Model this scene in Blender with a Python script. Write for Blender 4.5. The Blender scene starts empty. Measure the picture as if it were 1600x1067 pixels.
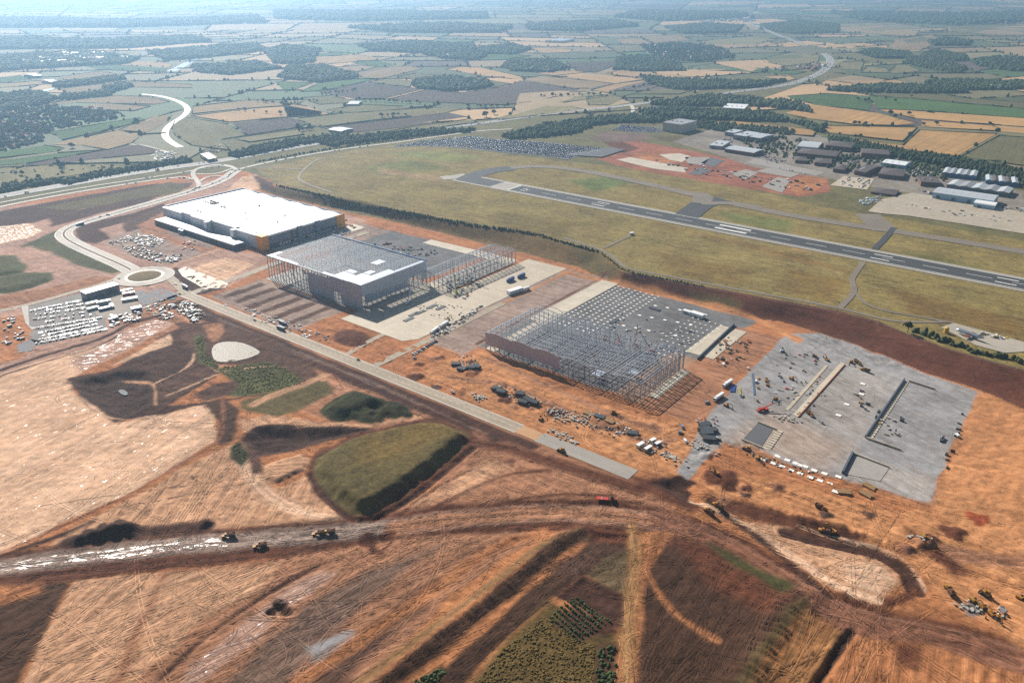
import bpy, math, random
import numpy as np
from mathutils import Vector, Matrix
from mathutils.geometry import delaunay_2d_cdt, tessellate_polygon

# ------------------------------------------------------------------ camera, sky, sun, exposure
scene = bpy.context.scene
COL = scene.collection
random.seed(7)
RNG = np.random.default_rng(11)

CAM_H, FPX, CX, CY, VH = 365.0, 1230.0, 800.0, 533.5, -40.0   # flying height (m), focal length in 1600-wide pixels, horizon row
PITCH = math.atan((CY - VH) / FPX)
cam_data = bpy.data.cameras.new('camera')
cam_data.sensor_width = 36.0
cam_data.lens = 36.0 * FPX / 1600.0
cam_data.clip_start = 1.0
cam_data.clip_end = 150000.0
cam = bpy.data.objects.new('camera', cam_data)
cam.location = (0, 0, CAM_H)
cam.rotation_euler = (math.pi / 2 - PITCH, 0, 0)
COL.objects.link(cam)
scene.camera = cam

SUN_AZ, SUN_EL = math.radians(-29.0), math.radians(33.0)      # azimuth from the view axis (left is negative), elevation
world = bpy.data.worlds.new('World')
scene.world = world
world.use_nodes = True
wn = world.node_tree.nodes
sky = wn.new('ShaderNodeTexSky')
sky.sky_type = 'NISHITA'
sky.sun_disc = False
sky.sun_elevation = SUN_EL
sky.sun_rotation = SUN_AZ
sky.altitude = 100
wn['Background'].inputs['Strength'].default_value = 0.05
world.node_tree.links.new(sky.outputs[0], wn['Background'].inputs['Color'])

sun_data = bpy.data.lights.new('sun', 'SUN')
sun_data.energy = 5.0
sun_data.angle = math.radians(0.53)
sun_data.color = (1.0, 0.93, 0.84)
sun = bpy.data.objects.new('sun', sun_data)
sd = Vector((math.sin(SUN_AZ) * math.cos(SUN_EL), math.cos(SUN_AZ) * math.cos(SUN_EL), math.sin(SUN_EL)))
sun.rotation_euler = sd.to_track_quat('Z', 'Y').to_euler()
sun.location = sd * 3000
COL.objects.link(sun)

scene.view_settings.view_transform = 'Standard'
scene.view_settings.look = 'None'
scene.view_settings.exposure = 0.5
scene.view_settings.gamma = 1.0
scene.view_settings.use_curve_mapping = False
scene.cycles.max_bounces = 5
scene.cycles.diffuse_bounces = 2
scene.cycles.glossy_bounces = 2
scene.cycles.volume_bounces = 1
scene.cycles.sample_clamp_indirect = 1.0
scene.cycles.sample_clamp_direct = 12.0
scene.cycles.use_denoising = False

# ------------------------------------------------------------------ ground geometry helpers
TH = math.radians(-37.8)                                       # the site grid: s runs along the spine road, t away towards the runway
EX, EY = (math.cos(TH), math.sin(TH)), (-math.sin(TH), math.cos(TH))
cp, sp = math.cos(PITCH), math.sin(PITCH)

def ray(u, v):
    u = np.asarray(u, float); v = np.asarray(v, float)
    a, b = (u - CX) / FPX, (CY - v) / FPX
    return a, cp + b * sp, -sp + b * cp

def un(u, v, z=0.0):
    dx, dy, dz = ray(u, v)
    k = (z - CAM_H) / dz
    return dx * k, dy * k

def S(s, t, z=0.0):
    return Vector((s * EX[0] + t * EY[0], s * EX[1] + t * EY[1], z))

def to_st(x, y):
    return x * EX[0] + y * EX[1], x * EY[0] + y * EY[1]

def pts(text):
    return [tuple(float(c) for c in p.split(',')) for p in text.split()]

PLATEAU = 14.0
_crest = pts('380,262 430,288 510,306 580,320 640,332 680,340 760,354 832,361 880,377 940,394 960,410 975,424 1025,432 1100,447 1200,465 1310,485 1375,502 1417,520 1475,542 1550,565 1600,577 1750,620')
_toe = pts('380,285 430,306 500,321 560,330 640,352 700,366 760,380 820,394 866,408 905,417 940,436 980,450 1025,461 1087,475 1150,495 1219,502 1282,519 1330,535 1390,558 1450,583 1534,610 1600,637 1750,700')
_cs = np.array([to_st(*un(u, v, PLATEAU)) for u, v in _crest]); _ts = np.array([to_st(*un(u, v, 0)) for u, v in _toe])

def smooth(x):
    x = np.clip(x, 0, 1)
    return x * x * (3 - 2 * x)

def hz(x, y):
    """height of the levelled land: the cut platform of the site, the bank, the airfield above it"""
    s, t = to_st(np.asarray(x, float), np.asarray(y, float))
    c = np.interp(s, _cs[:, 0], _cs[:, 1]); f = np.interp(s, _ts[:, 0], _ts[:, 1])
    k = np.clip((t - f) / np.maximum(c - f, 12.0), 0, 1)
    return PLATEAU * smooth(k) * smooth((s + 1560.0) / 520.0)

def P(u, v):
    """the ground point that a place of the photograph shows"""
    z = 0.0
    for _ in range(25):
        x, y = un(u, v, z)
        z = 0.5 * z + 0.5 * float(hz(x, y))
    x, y = un(u, v, z)
    return Vector((float(x), float(y), float(hz(x, y))))

def PP(text):
    return [P(u, v) for u, v in (pts(text) if isinstance(text, str) else text)]

def ST(text):
    return [S(s, t) for s, t in (pts(text) if isinstance(text, str) else text)]

def xy(points):
    return np.array([(p[0], p[1]) for p in points])

def inside(x, y, poly):
    """point in polygon, vectorised"""
    r = np.zeros(x.shape, bool)
    n = len(poly)
    for i in range(n):
        x0, y0 = poly[i]; x1, y1 = poly[(i + 1) % n]
        if y0 == y1: continue
        c = ((y0 > y) != (y1 > y)) & (x < (x1 - x0) * (y - y0) / (y1 - y0) + x0)
        r ^= c
    return r

def dist_line(x, y, line, closed=False):
    """distance to a polyline, distance along it and signed side"""
    best = np.full(x.shape, 1e9); al = np.zeros(x.shape); sg = np.zeros(x.shape)
    acc = 0.0
    n = len(line)
    for i in range(n if closed else n - 1):
        x0, y0 = line[i]; x1, y1 = line[(i + 1) % n]
        L = math.hypot(x1 - x0, y1 - y0)
        if L < 1e-6: continue
        ux, uy = (x1 - x0) / L, (y1 - y0) / L
        k = np.clip((x - x0) * ux + (y - y0) * uy, 0, L)
        dx, dy = x - (x0 + ux * k), y - (y0 + uy * k)
        d = np.hypot(dx, dy); m = d < best
        best[m] = d[m]; al[m] = acc + k[m]; sg[m] = (ux * (y - y0) - uy * (x - x0))[m]
        acc += L
    return best, al, sg

def smooth_line(p, n=2):
    """round the corners of a polyline"""
    p = [Vector(q) for q in p]
    for _ in range(n):
        q = [p[0]]
        for a, b in zip(p, p[1:]):
            q += [a.lerp(b, .25), a.lerp(b, .75)]
        q.append(p[-1]); p = q
    return p

def smooth_ring(p, n=2):
    p = [Vector(q) for q in p]
    for _ in range(n):
        q = []
        for a, b in zip(p, p[1:] + p[:1]):
            q += [a.lerp(b, .25), a.lerp(b, .75)]
        p = q
    return p

def lin(c):
    return tuple(((v / 255.0) / 12.92 if v / 255.0 <= 0.04045 else (((v / 255.0) + 0.055) / 1.055) ** 2.4) for v in c)

# ------------------------------------------------------------------ objects
def tag(o, label=None, cat=None, group=None, kind=None):
    if label: o['label'] = label
    if cat: o['category'] = cat
    if group: o['group'] = group
    if kind: o['kind'] = kind
    return o

def link(name, data, parent=None, loc=None, rz=0.0, label=None, cat=None, group=None, kind=None):
    o = bpy.data.objects.new(name, data)
    COL.objects.link(o)
    if parent: o.parent = parent
    if loc is not None: o.location = loc
    if rz: o.rotation_euler = (0, 0, rz)
    return tag(o, label, cat, group, kind)

def thing(name, loc, rz=0.0, label=None, cat=None, group=None):
    return link(name, None, None, loc, rz, label, cat, group)

def kids(o):
    return [c for c in CHILDREN.get(o.name, [])]

def copy_tree(root, loc, rz, label=None, group=None, scale=None):
    """a copy of a thing with copies of its parts and sub-parts (mesh data shared)"""
    def rec(o, parent):
        c = o.copy(); COL.objects.link(c)
        if parent: c.parent = parent
        for k in TREE.get(o, []): rec(k, c)
        return c
    if root not in TREE: index(root)
    c = rec(root, None)
    c.location = loc; c.rotation_euler = (0, 0, rz)
    if scale: c.scale = (scale,) * 3 if not isinstance(scale, tuple) else scale
    return tag(c, label, None, group)

TREE = {}
def index(root):
    TREE.clear() if False else None
    for o in [root] + list(root.children_recursive):
        TREE[o] = list(o.children)

ORD = 'first second third fourth fifth sixth seventh eighth ninth tenth eleventh twelfth thirteenth fourteenth fifteenth sixteenth seventeenth eighteenth nineteenth twentieth'.split()
ORD += ['twenty-' + o for o in ORD[:9]] + ['thirtieth'] + ['thirty-' + o for o in ORD[:9]]

class MB:
    """collects boxes, bars, tubes and prisms into one mesh"""
    def __init__(self):
        self.v, self.f, self.m = [], [], []
    def add(self, vs, fs, m=0):
        b = len(self.v); self.v += [tuple(p) for p in vs]
        self.f += [tuple(i + b for i in q) for q in fs]; self.m += [m] * len(fs)
        return self
    def box(self, x0, y0, z0, x1, y1, z1, m=0):
        return self.add([(x0, y0, z0), (x1, y0, z0), (x1, y1, z0), (x0, y1, z0), (x0, y0, z1), (x1, y0, z1), (x1, y1, z1), (x0, y1, z1)],
                        [(0, 3, 2, 1), (4, 5, 6, 7), (0, 1, 5, 4), (1, 2, 6, 5), (2, 3, 7, 6), (3, 0, 4, 7)], m)
    def frustum(self, x0, y0, x1, y1, z0, z1, ix, iy, m=0, ix2=None):
        ix2 = ix if ix2 is None else ix2
        return self.add([(x0, y0, z0), (x1, y0, z0), (x1, y1, z0), (x0, y1, z0), (x0 + ix, y0 + iy, z1), (x1 - ix2, y0 + iy, z1), (x1 - ix2, y1 - iy, z1), (x0 + ix, y1 - iy, z1)],
                        [(0, 3, 2, 1), (4, 5, 6, 7), (0, 1, 5, 4), (1, 2, 6, 5), (2, 3, 7, 6), (3, 0, 4, 7)], m)
    def bar(self, p, q, w, h=None, m=0, w2=None):
        p, q = Vector(p), Vector(q); h = h or w
        d = (q - p).normalized()
        up = Vector((0, 0, 1)) if abs(d.z) < .95 else Vector((1, 0, 0))
        a = d.cross(up).normalized(); b = a.cross(d).normalized()
        k = (w2 or w) / w
        vs = [p - a * w / 2 - b * h / 2, p + a * w / 2 - b * h / 2, p + a * w / 2 + b * h / 2, p - a * w / 2 + b * h / 2]
        vs += [q - a * w * k / 2 - b * h * k / 2, q + a * w * k / 2 - b * h * k / 2, q + a * w * k / 2 + b * h * k / 2, q - a * w * k / 2 + b * h * k / 2]
        return self.add(vs, [(0, 3, 2, 1), (4, 5, 6, 7), (0, 1, 5, 4), (1, 2, 6, 5), (2, 3, 7, 6), (3, 0, 4, 7)], m)
    def tube(self, p, q, r0, r1=None, n=8, m=0, caps=True):
        p, q = Vector(p), Vector(q); r1 = r0 if r1 is None else r1
        d = (q - p).normalized()
        up = Vector((0, 0, 1)) if abs(d.z) < .95 else Vector((1, 0, 0))
        a = d.cross(up).normalized(); b = a.cross(d).normalized()
        vs = []
        for c, r in ((p, r0), (q, r1)):
            for i in range(n):
                t = 2 * math.pi * i / n
                vs.append(c + a * math.cos(t) * r + b * math.sin(t) * r)
        fs = [(i, (i + 1) % n, n + (i + 1) % n, n + i) for i in range(n)]
        if caps: fs += [tuple(range(n))[::-1], tuple(range(n, 2 * n))]
        return self.add(vs, fs, m)
    def prism(self, poly, z0, z1, m=0, top=None):
        """upright prism over an xy polygon"""
        n = len(poly)
        vs = [(p[0], p[1], z0) for p in poly] + [(p[0], p[1], z1) for p in poly]
        fs = [(i, (i + 1) % n, n + (i + 1) % n, n + i) for i in range(n)]
        self.add(vs, fs, m)
        tr = tessellate_polygon([[Vector((p[0], p[1], 0)) for p in poly]])
        self.add([(p[0], p[1], z1) for p in poly], tr, m if top is None else top)
        return self
    def profile(self, prof, y0, y1, m=0):
        """xz outline extruded along y"""
        n = len(prof)
        vs = [(x, y0, z) for x, z in prof] + [(x, y1, z) for x, z in prof]
        fs = [(i, (i + 1) % n, n + (i + 1) % n, n + i) for i in range(n)]
        fs += [tuple(range(n)), tuple(range(n, 2 * n))[::-1]]
        return self.add(vs, fs, m)
    def mesh(self, name, mats, smooth_shade=False):
        me = bpy.data.meshes.new(name)
        me.from_pydata([tuple(p) for p in self.v], [], self.f)
        for a in (mats if isinstance(mats, (list, tuple)) else [mats]): me.materials.append(a)
        if any(self.m): me.polygons.foreach_set('material_index', self.m)
        if smooth_shade: me.polygons.foreach_set('use_smooth', [True] * len(me.polygons))
        me.update()
        return me
    def obj(self, name, mats, parent=None, loc=None, rz=0.0, **kw):
        return link(name, self.mesh(name, mats), parent, loc, rz, **kw)

def np_mesh(name, V, T, mats, col=None, mi=None):
    me = bpy.data.meshes.new(name)
    V = np.asarray(V, np.float32); T = np.asarray(T, np.int32)
    k = T.shape[1]
    me.vertices.add(len(V)); me.vertices.foreach_set('co', V.ravel())
    me.loops.add(T.size); me.loops.foreach_set('vertex_index', T.ravel())
    me.polygons.add(len(T))
    me.polygons.foreach_set('loop_start', np.arange(0, T.size, k, dtype=np.int32))
    me.polygons.foreach_set('loop_total', np.full(len(T), k, np.int32))
    for a in (mats if isinstance(mats, (list, tuple)) else [mats]): me.materials.append(a)
    if mi is not None: me.polygons.foreach_set('material_index', np.asarray(mi, np.int32))
    me.update(calc_edges=True)
    if col is not None:
        at = me.attributes.new('col', 'FLOAT_COLOR', 'POINT')
        c = np.ones((len(V), 4), np.float32); c[:, :3] = col
        at.data.foreach_set('color', c.ravel())
    return me

# ------------------------------------------------------------------ materials
MATS = {}
def _nt(name):
    m = bpy.data.materials.new(name); m.use_nodes = True
    nt = m.node_tree
    return m, nt, nt.nodes['Principled BSDF']

def N(nt, typ, **kw):
    n = nt.nodes.new(typ)
    for k, v in kw.items():
        if k in n.inputs: n.inputs[k].default_value = v
        else: setattr(n, k, v)
    return n

def math_node(nt, op, a, b=None, clamp=False):
    n = nt.nodes.new('ShaderNodeMath'); n.operation = op; n.use_clamp = clamp
    for i, s in enumerate((a, b)):
        if s is None: continue
        if isinstance(s, (int, float)): n.inputs[i].default_value = s
        else: nt.links.new(s, n.inputs[i])
    return n.outputs[0]

def noise(nt, vec, scale, detail=3.0, rough=0.55):
    n = nt.nodes.new('ShaderNodeTexNoise')
    n.inputs['Scale'].default_value = scale; n.inputs['Detail'].default_value = detail; n.inputs['Roughness'].default_value = rough
    if vec is not None: nt.links.new(vec, n.inputs['Vector'])
    return n.outputs['Fac']

def maprange(nt, v, a, b, c, d):
    n = nt.nodes.new('ShaderNodeMapRange')
    n.inputs[1].default_value = a; n.inputs[2].default_value = b; n.inputs[3].default_value = c; n.inputs[4].default_value = d
    nt.links.new(v, n.inputs[0])
    return n.outputs[0]

def mulcol(nt, colr, fac):
    n = nt.nodes.new('ShaderNodeVectorMath'); n.operation = 'SCALE'
    nt.links.new(colr, n.inputs[0]); nt.links.new(fac, n.inputs['Scale'])
    return n.outputs[0]

def mixcol(nt, fac, a, b):
    n = nt.nodes.new('ShaderNodeMix'); n.data_type = 'RGBA'
    for s, i in ((fac, 0), (a, 6), (b, 7)):
        if isinstance(s, (int, float)): n.inputs[i].default_value = s
        elif isinstance(s, tuple): n.inputs[i].default_value = (*s[:3], 1)
        else: nt.links.new(s, n.inputs[i])
    return n.outputs[2]

def mat(name, rgb, rough=0.6, spec=0.4, metal=0.0, var=0.12, scale=0.25, fine=2.0):
    """paint, steel, concrete: a base colour with weathering noise"""
    if name in MATS: return MATS[name]
    m, nt, b = _nt(name)
    geo = N(nt, 'ShaderNodeNewGeometry')
    n1 = noise(nt, geo.outputs['Position'], scale, 3); n2 = noise(nt, geo.outputs['Position'], fine, 2)
    f = math_node(nt, 'ADD', maprange(nt, n1, .25, .75, 1 - var, 1 + var), maprange(nt, n2, .25, .75, -var * .6, var * .6))
    rg = N(nt, 'ShaderNodeRGB'); rg.outputs[0].default_value = (*lin(rgb), 1)
    nt.links.new(mulcol(nt, rg.outputs[0], f), b.inputs['Base Color'])
    b.inputs['Roughness'].default_value = rough; b.inputs['Metallic'].default_value = metal
    b.inputs['Specular IOR Level'].default_value = spec
    MATS[name] = m
    return m

def attr_mat(name, rough=0.85, var=0.3, scale=0.12, fine=0.9, spec=0.2, trans=0.0):
    """foliage and the like: colour from the mesh's own 'col' attribute with noise"""
    if name in MATS: return MATS[name]
    m, nt, b = _nt(name)
    at = N(nt, 'ShaderNodeAttribute', attribute_name='col')
    geo = N(nt, 'ShaderNodeNewGeometry')
    n1 = noise(nt, geo.outputs['Position'], scale, 3); n2 = noise(nt, geo.outputs['Position'], fine, 2)
    f = math_node(nt, 'ADD', maprange(nt, n1, .25, .75, 1 - var, 1 + var), maprange(nt, n2, .25, .75, -var * .5, var * .5))
    nt.links.new(mulcol(nt, at.outputs['Color'], f), b.inputs['Base Color'])
    b.inputs['Roughness'].default_value = rough; b.inputs['Specular IOR Level'].default_value = spec
    MATS[name] = m
    return m
# ------------------------------------------------------------------ the ground: one sheet, its soils and its relief
KALB = 0.80
PAL = dict(t=(204, 158, 120), T=(226, 186, 150), o=(188, 126, 80), O=(202, 142, 92), b=(116, 70, 47), d=(94, 62, 48), D=(82, 57, 46),
           g=(160, 158, 156), p=(205, 190, 170), l=(112, 100, 58), G=(98, 98, 56), k=(64, 66, 34), r=(132, 108, 94), s=(148, 132, 75),
           m=(158, 146, 100), P=(188, 150, 128), c=(126, 126, 126), y=(112, 92, 50), B=(152, 104, 78), w=(176, 126, 92), e=(108, 78, 62), f=(92, 64, 46), n=(168, 146, 130))

def axis(lo, hi, f):
    a = [lo]
    while a[-1] < hi: a.append(a[-1] + f(a[-1]))
    return np.array(a)
def xstep(x):
    x = abs(x)
    return 1.6 if x < 400 else 2.0 if x < 620 else (4.0 if x < 1000 else max(4.0, x * .03))
xr = axis(0, 90000, xstep); GX = np.concatenate([-xr[:0:-1], xr])
GYv = axis(270, 90000, lambda y: min(1.25 * max(1, (y / 480.0)) ** 1.4, max(9.0, y * .02)))
GYv = np.concatenate([np.array([-90000, -30000, -9000, -3000, -1000, -300, 0, 100, 170, 210, 230, 245, 255, 263.]), GYv])
NX, NY = len(GX), len(GYv)
gx, gy = np.meshgrid(GX, GYv)
gx = gx.ravel(); gy = gy.ravel()
GZ0 = hz(gx, gy)
relief = np.zeros(gx.shape)
gcol = np.zeros((len(gx), 3)); gcol[:] = lin((118, 112, 70))
gpar = np.zeros((len(gx), 3))             # streak strength, wetness, tufts
gpar[:, 2] = .5
gs, gt = to_st(gx, gy)
gflow = np.stack([gs, gt, np.zeros_like(gs)], 1)
# slight edge wobble so that soil boundaries are not ruler-straight
wob = (np.sin(gx * .11 + 1.3 * np.sin(gy * .07)) + np.sin(gy * .13 + 1.1 * np.sin(gx * .09))) * .9

def bbox(poly, m):
    p = np.array(poly)
    return np.nonzero((gx > p[:, 0].min() - m) & (gx < p[:, 0].max() + m) & (gy > p[:, 1].min() - m) & (gy < p[:, 1].max() + m))[0]

def signed(poly, m):
    i = bbox(poly, m)
    d, _, _ = dist_line(gx[i], gy[i], poly, True)
    return i, np.where(inside(gx[i], gy[i], poly), d, -d)

def paint(i, w, colr, streak=None, wet=None, tuft=None):
    c = np.array(lin(PAL[colr] if isinstance(colr, str) else colr)); L_ = float(c @ np.array((.3, .6, .1)))
    red = c[0] > c[1] * 1.12
    c = np.clip((L_ + (c - L_) * .98) * (min(L_, .40) / .22) ** .18, .005, .95) * (np.array((1.0, .985, 1.0)) if red else 1.0)
    gcol[i] = gcol[i] * (1 - w[:, None]) + np.array(c) * w[:, None]
    for k, q in enumerate((streak, wet, tuft)):
        if q is not None: gpar[i, k] = gpar[i, k] * (1 - w) + q * w

def zone(colr, text, feather=3.0, streak=.5, wet=0.0, tuft=0.0, ang=None, h=0.0, hw=6.0, st=False, ring=0):
    P3 = ST(text) if st else PP(text)
    if ring: P3 = smooth_ring(P3, ring)
    poly = [(p[0], p[1]) for p in P3]
    i, d = signed(poly, feather + 2)
    w = smooth((d + wob[i] * min(1, feather / 3) + feather / 2) / feather)
    if colr: paint(i, w, colr, streak, wet, tuft)
    if ang is not None:
        a = math.radians(ang); k = i[w > .5]
        gflow[k, 0] = gx[k] * math.cos(a) + gy[k] * math.sin(a); gflow[k, 1] = -gx[k] * math.sin(a) + gy[k] * math.cos(a)
    if h: relief[i] += h * smooth((d + (np.sin(gx[i] * .23 + 2 * np.sin(gy[i] * .17)) + np.sin(gy[i] * .31 + gx[i] * .12)) * min(.5, hw * .05)) / hw)
    return poly

def track(colr, text, width, feather=4.0, streak=.9, wet=None, tuft=0.0, h=0.0, st=False, flow=True, rounds=2, ruts=0.0):
    P3 = smooth_line(ST(text) if st else PP(text), rounds)
    line = [(p[0], p[1]) for p in P3]
    i = bbox(line, width / 2 + feather + 2)
    d, al, sg = dist_line(gx[i], gy[i], line)
    w = smooth((width / 2 + feather / 2 - d + wob[i] * .5) / feather)
    if colr: paint(i, w, colr, streak, wet, tuft)
    if flow:
        q = w > .3
        gflow[i[q], 0] = al[q]; gflow[i[q], 1] = sg[q]
    if h: relief[i] += h * smooth((width / 2 + feather / 2 - d) / feather)
    if ruts: relief[i] += ruts * w * np.sin(sg * 2 * math.pi / 6.5)
    return line

def ridge(text, h, w, st=False):
    line = [(p[0], p[1]) for p in smooth_line(ST(text) if st else PP(text), 1)]
    i = bbox(line, w + 2)
    d, al, sg = dist_line(gx[i], gy[i], line)
    relief[i] += h * smooth(1 - d / w) * (.75 + .25 * np.sin(al * .9 + np.sin(al * .31) * 2))

def heap(u, v, r, h, colr='b', st=False):
    """a spoil heap or a hollow"""
    c = S(u, v) if st else P(u, v)
    i = bbox([(c.x - r, c.y - r), (c.x + r, c.y + r)], 1)
    a = np.arctan2(gy[i] - c.y, gx[i] - c.x)
    rr = r * (1 + .22 * np.sin(a * 3 + u) + .12 * np.sin(a * 5 + v))
    q = np.hypot(gx[i] - c.x, gy[i] - c.y) / rr
    relief[i] += h * smooth(1.15 - q)
    if colr: paint(i, smooth((1.15 - q) * 3), colr, .2, 0, 0)

# --- whole areas
site = PP('-300,345 0,322 150,295 300,272 385,268 500,322 640,352 905,417 1025,461 1219,502 1330,535 1534,610 1700,680 1900,900 1900,1300 -900,1300')
poly = [(p[0], p[1]) for p in site]
i, d = signed(poly, 4); paint(i, smooth(d / 4 + .5), 'o', .6, 0, 0)
w = (d > 0); gpar[i[w], 2] = 0
# bank between the site and the airfield: dry grass to the left, bare red soil to the right
c_ = np.interp(gs, _cs[:, 0], _cs[:, 1]); f_ = np.interp(gs, _ts[:, 0], _ts[:, 1])
k_ = (gt - f_) / np.maximum(c_ - f_, 12)
sR = to_st(*un(950, 430, 7))[0]; sL = to_st(*un(400, 280, 7))[0]
nz = np.sin(gs * .05) * 6 + np.sin(gs * .17 + gt * .1) * 4
sel = np.nonzero((k_ > -.02) & (k_ < 1.02) & (gs > sL) & (gs < sR + nz * 3))[0]
paint(sel, np.ones(len(sel)), (126, 102, 58), .35, 0, .9)
sel = np.nonzero((k_ > -.02) & (k_ < 1.0) & (gs >= sR + nz * 3) & (gs < 400))[0]
paint(sel, np.ones(len(sel)), (118, 72, 52), .5, 0, .4)
zone((112, 96, 58), '1075,455 1150,468 1165,478 1140,486 1080,470', 10, .3, 0, .8)
zone('l', '890,385 935,398 958,420 950,432 910,415', 10, .3, 0, .8)
# airfield grass
zone('s', '400,264 505,242 600,228 660,226 740,236 860,250 940,258 1010,268 1140,290 1300,325 1420,345 1700,395 1700,612 1600,577 1475,542 1417,520 1375,502 1310,485 1200,465 1100,447 1025,432 975,424 960,410 940,394 880,377 832,361 680,340 580,320 510,306 430,288', 4, .55, 0, .8)
for t_ in ('560,262 640,250 700,262 620,275|128,128,66', '600,240 680,236 760,246 700,254|136,138,72', '780,330 900,350 880,372 760,350|132,116,62', '1020,390 1180,425 1150,445 1040,425|140,118,62',
           '1230,420 1330,440 1300,470 1220,455|142,118,60', '1390,450 1600,500 1600,530 1420,490|138,112,58', '890,282 960,275 990,285 930,300|116,128,64', '1120,330 1240,345 1230,365 1140,345|124,126,66', '1420,395 1530,415 1520,430 1440,410|126,120,64', '1230,385 1330,400 1290,395 1240,392|186,150,92',
           '1330,398 1600,440 1600,436 1330,394|190,152,92', '590,262 690,278 690,284 600,272|168,140,98', '1010,345 1250,400 1330,425 1260,412|150,120,64'):
    a, b = t_.split('|'); zone(tuple(int(q) for q in b.split(',')), a, 26, .6, 0, .8)
# --- upper left corner, between the motorway and the spine road
zone('P', '-200,345 60,318 300,284 385,275 330,330 300,460 200,520 0,600 -200,640', 5, .4)
zone('d', '-100,350 0,330 120,308 235,288 300,286 296,293 230,306 150,320 60,346 0,362 -100,390', 6, .6, ang=20)
zone('l', '60,325 160,307 265,285 293,289 280,301 200,319 150,324 110,328', 6, .4, 0, .7)
zone('d', '75,337 130,327 230,307 252,305 230,316 150,335 110,347 80,354', 5, .6)
zone('T', '-60,362 0,354 45,349 68,361 40,373 0,381 -60,395', 5, .7, .75)
zone('G', '30,386 95,357 93,378 190,424 175,429 110,411 78,393', 5, .2, 0, 1)
zone('P', '32,387 50,384 97,411 44,425', 4, .5, .2)
zone('G', '-30,400 25,399 42,416 40,426 0,433 -30,436', 4, .2, 0, 1, h=3, hw=14)
zone('G', '-30,440 40,425 82,426 82,437 55,449 10,459 -30,460', 4, .2, 0, 1, h=3, hw=14)
zone('w', '-40,468 60,452 150,432 190,433 182,446 130,457 60,472 -40,495', 5, .6)
zone('o', '-40,500 40,492 55,500 60,540 30,560 -40,580', 5, .7)
zone('d', '117,360 130,351 200,335 256,318 258,330 186,350 157,358 172,373 150,381 125,377', 4, .5)
zone('e', '190,345 250,325 262,345 262,362 225,372 196,365', 4, .5)
zone('n', '160,380 186,366 215,358 258,345 300,352 335,386 300,404 262,414 205,400', 5, .35)
zone('w', '215,352 258,330 262,365 300,380 345,395 340,400 290,388 250,372 220,362', 5, .8)
zone('P', '268,430 300,404 335,388 425,399 402,425 352,451 312,441', 4, .5)
zone('T', '300,420 350,402 400,412 352,438 315,434', 4, .9, ang=-38)
zone('d', '262,425 275,418 318,438 352,452 300,462 280,452', 3, .4)
zone('G', '198,432 215,425 235,426 243,432 225,440 205,438', 2, .3, 0, .8)
zone('n', '-860,490 -690,490 -690,572 -860,572', 5, .4, st=True)
zone('o', '-690,488 -560,488 -560,560 -640,560 -690,578', 7, .7, st=True)
for q in range(6): zone('e', f'{-850 + q * 26},500 {-838 + q * 26},500 {-838 + q * 26},560 {-850 + q * 26},560', 4, .8, st=True)
zone('o', '-870,572 -660,572 -660,582 -870,582', 4, .8, st=True)
zone('b', '520,520 545,512 575,520 578,538 550,545 525,535', 5, .3, h=3, hw=14, ring=1)
# --- strips along the spine road
zone('w', '-900,380 -230,380 -230,470 -900,470', 6, .7, st=True)
zone('d', '-880,444 -330,444 -330,467 -880,467', 4, .5, st=True)
track((208, 152, 116), '-880,436 -600,434 -440,432 -395,424 -380,405', 8, 2.5, .7, st=True)
zone('r', '-850,456 -520,455 -360,453 -520,460 -850,460', 2, .3, st=True)
# --- left field and pits
zone('T', '-160,640 0,583 90,556 160,537 205,512 250,497 268,507 200,548 140,575 107,592 107,600 125,622 178,660 250,649 326,627 337,660 335,690 210,768 100,815 0,868 -180,930', 3, .35, .4, ang=62)
zone('P', '110,566 205,513 250,498 267,507 205,546 128,580', 10, .3, .62, ang=20)
track('d', '-140,640 0,577 90,549 165,528 205,504 255,492', 7, 3, .9)
track('d', '-140,640 0,587 80,562 150,543 190,522', 3, 3, .9)
zone('d', '105,592 190,572 262,520 290,508 320,520 345,583 300,612 262,634 340,627 326,628 250,649 178,661 122,622', 3, .5)
zone('D', '114,595 140,588 190,577 235,580 243,600 241,632 200,652 180,657 150,635 124,615', 5, .5, ang=-20, h=-5, hw=16)
zone('T', '172,573 264,522 268,538 215,556', 3, .4, .3)
zone('e', '245,602 300,573 338,585 300,608 262,630 247,632', 4, .5)
track('T', '108,598 112,612 140,632 178,659 250,649', 2.5, 2)
track('t', '190,589 225,592 243,602 243,632', 2.5, 2)
track('T', '240,600 300,572 305,545 298,522', 2.0, 2)
track('T', '260,618 300,602 340,585', 1.6, 2)
zone('e', '275,505 330,504 400,520 480,560 505,592 470,600 420,570 330,570 300,550', 4, .5)
zone('w', '318,508 345,505 350,520 335,535 326,530', 4, .6)
zone('G', '303,524 318,522 320,550 345,575 420,565 446,575 482,596 470,604 380,622 345,618 372,600 345,584 312,566 305,550', 4, .3, 0, 1)
zone('e', '330,600 372,595 360,618 320,625 300,618', 5, .4)
zone('e', '408,551 440,557 492,586 500,596 475,596 446,571 412,563', 3, .5, ang=-40)
track('T', '330,575 342,583 400,572 450,572', 1.6, 2)
track('d', '250,642 330,628 420,615 480,605', 4, 3)
zone('l', '372,628 450,602 512,594 524,612 470,640 430,652 400,646 378,640', 6, .4, 0, .8)
track('t', '395,632 430,615 470,603 510,585', 8, 6)
zone('t', '370,655 420,648 500,658 560,664 640,648 665,650 560,672 470,670 420,667 385,680', 4, .9)
zone('f', '322,630 350,621 374,640 366,690 340,698 345,662', 4, .7, ang=85)
track('B', '348,622 350,660 345,690 300,712 210,770 110,815 0,864 -150,920', 3, 3)
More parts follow.
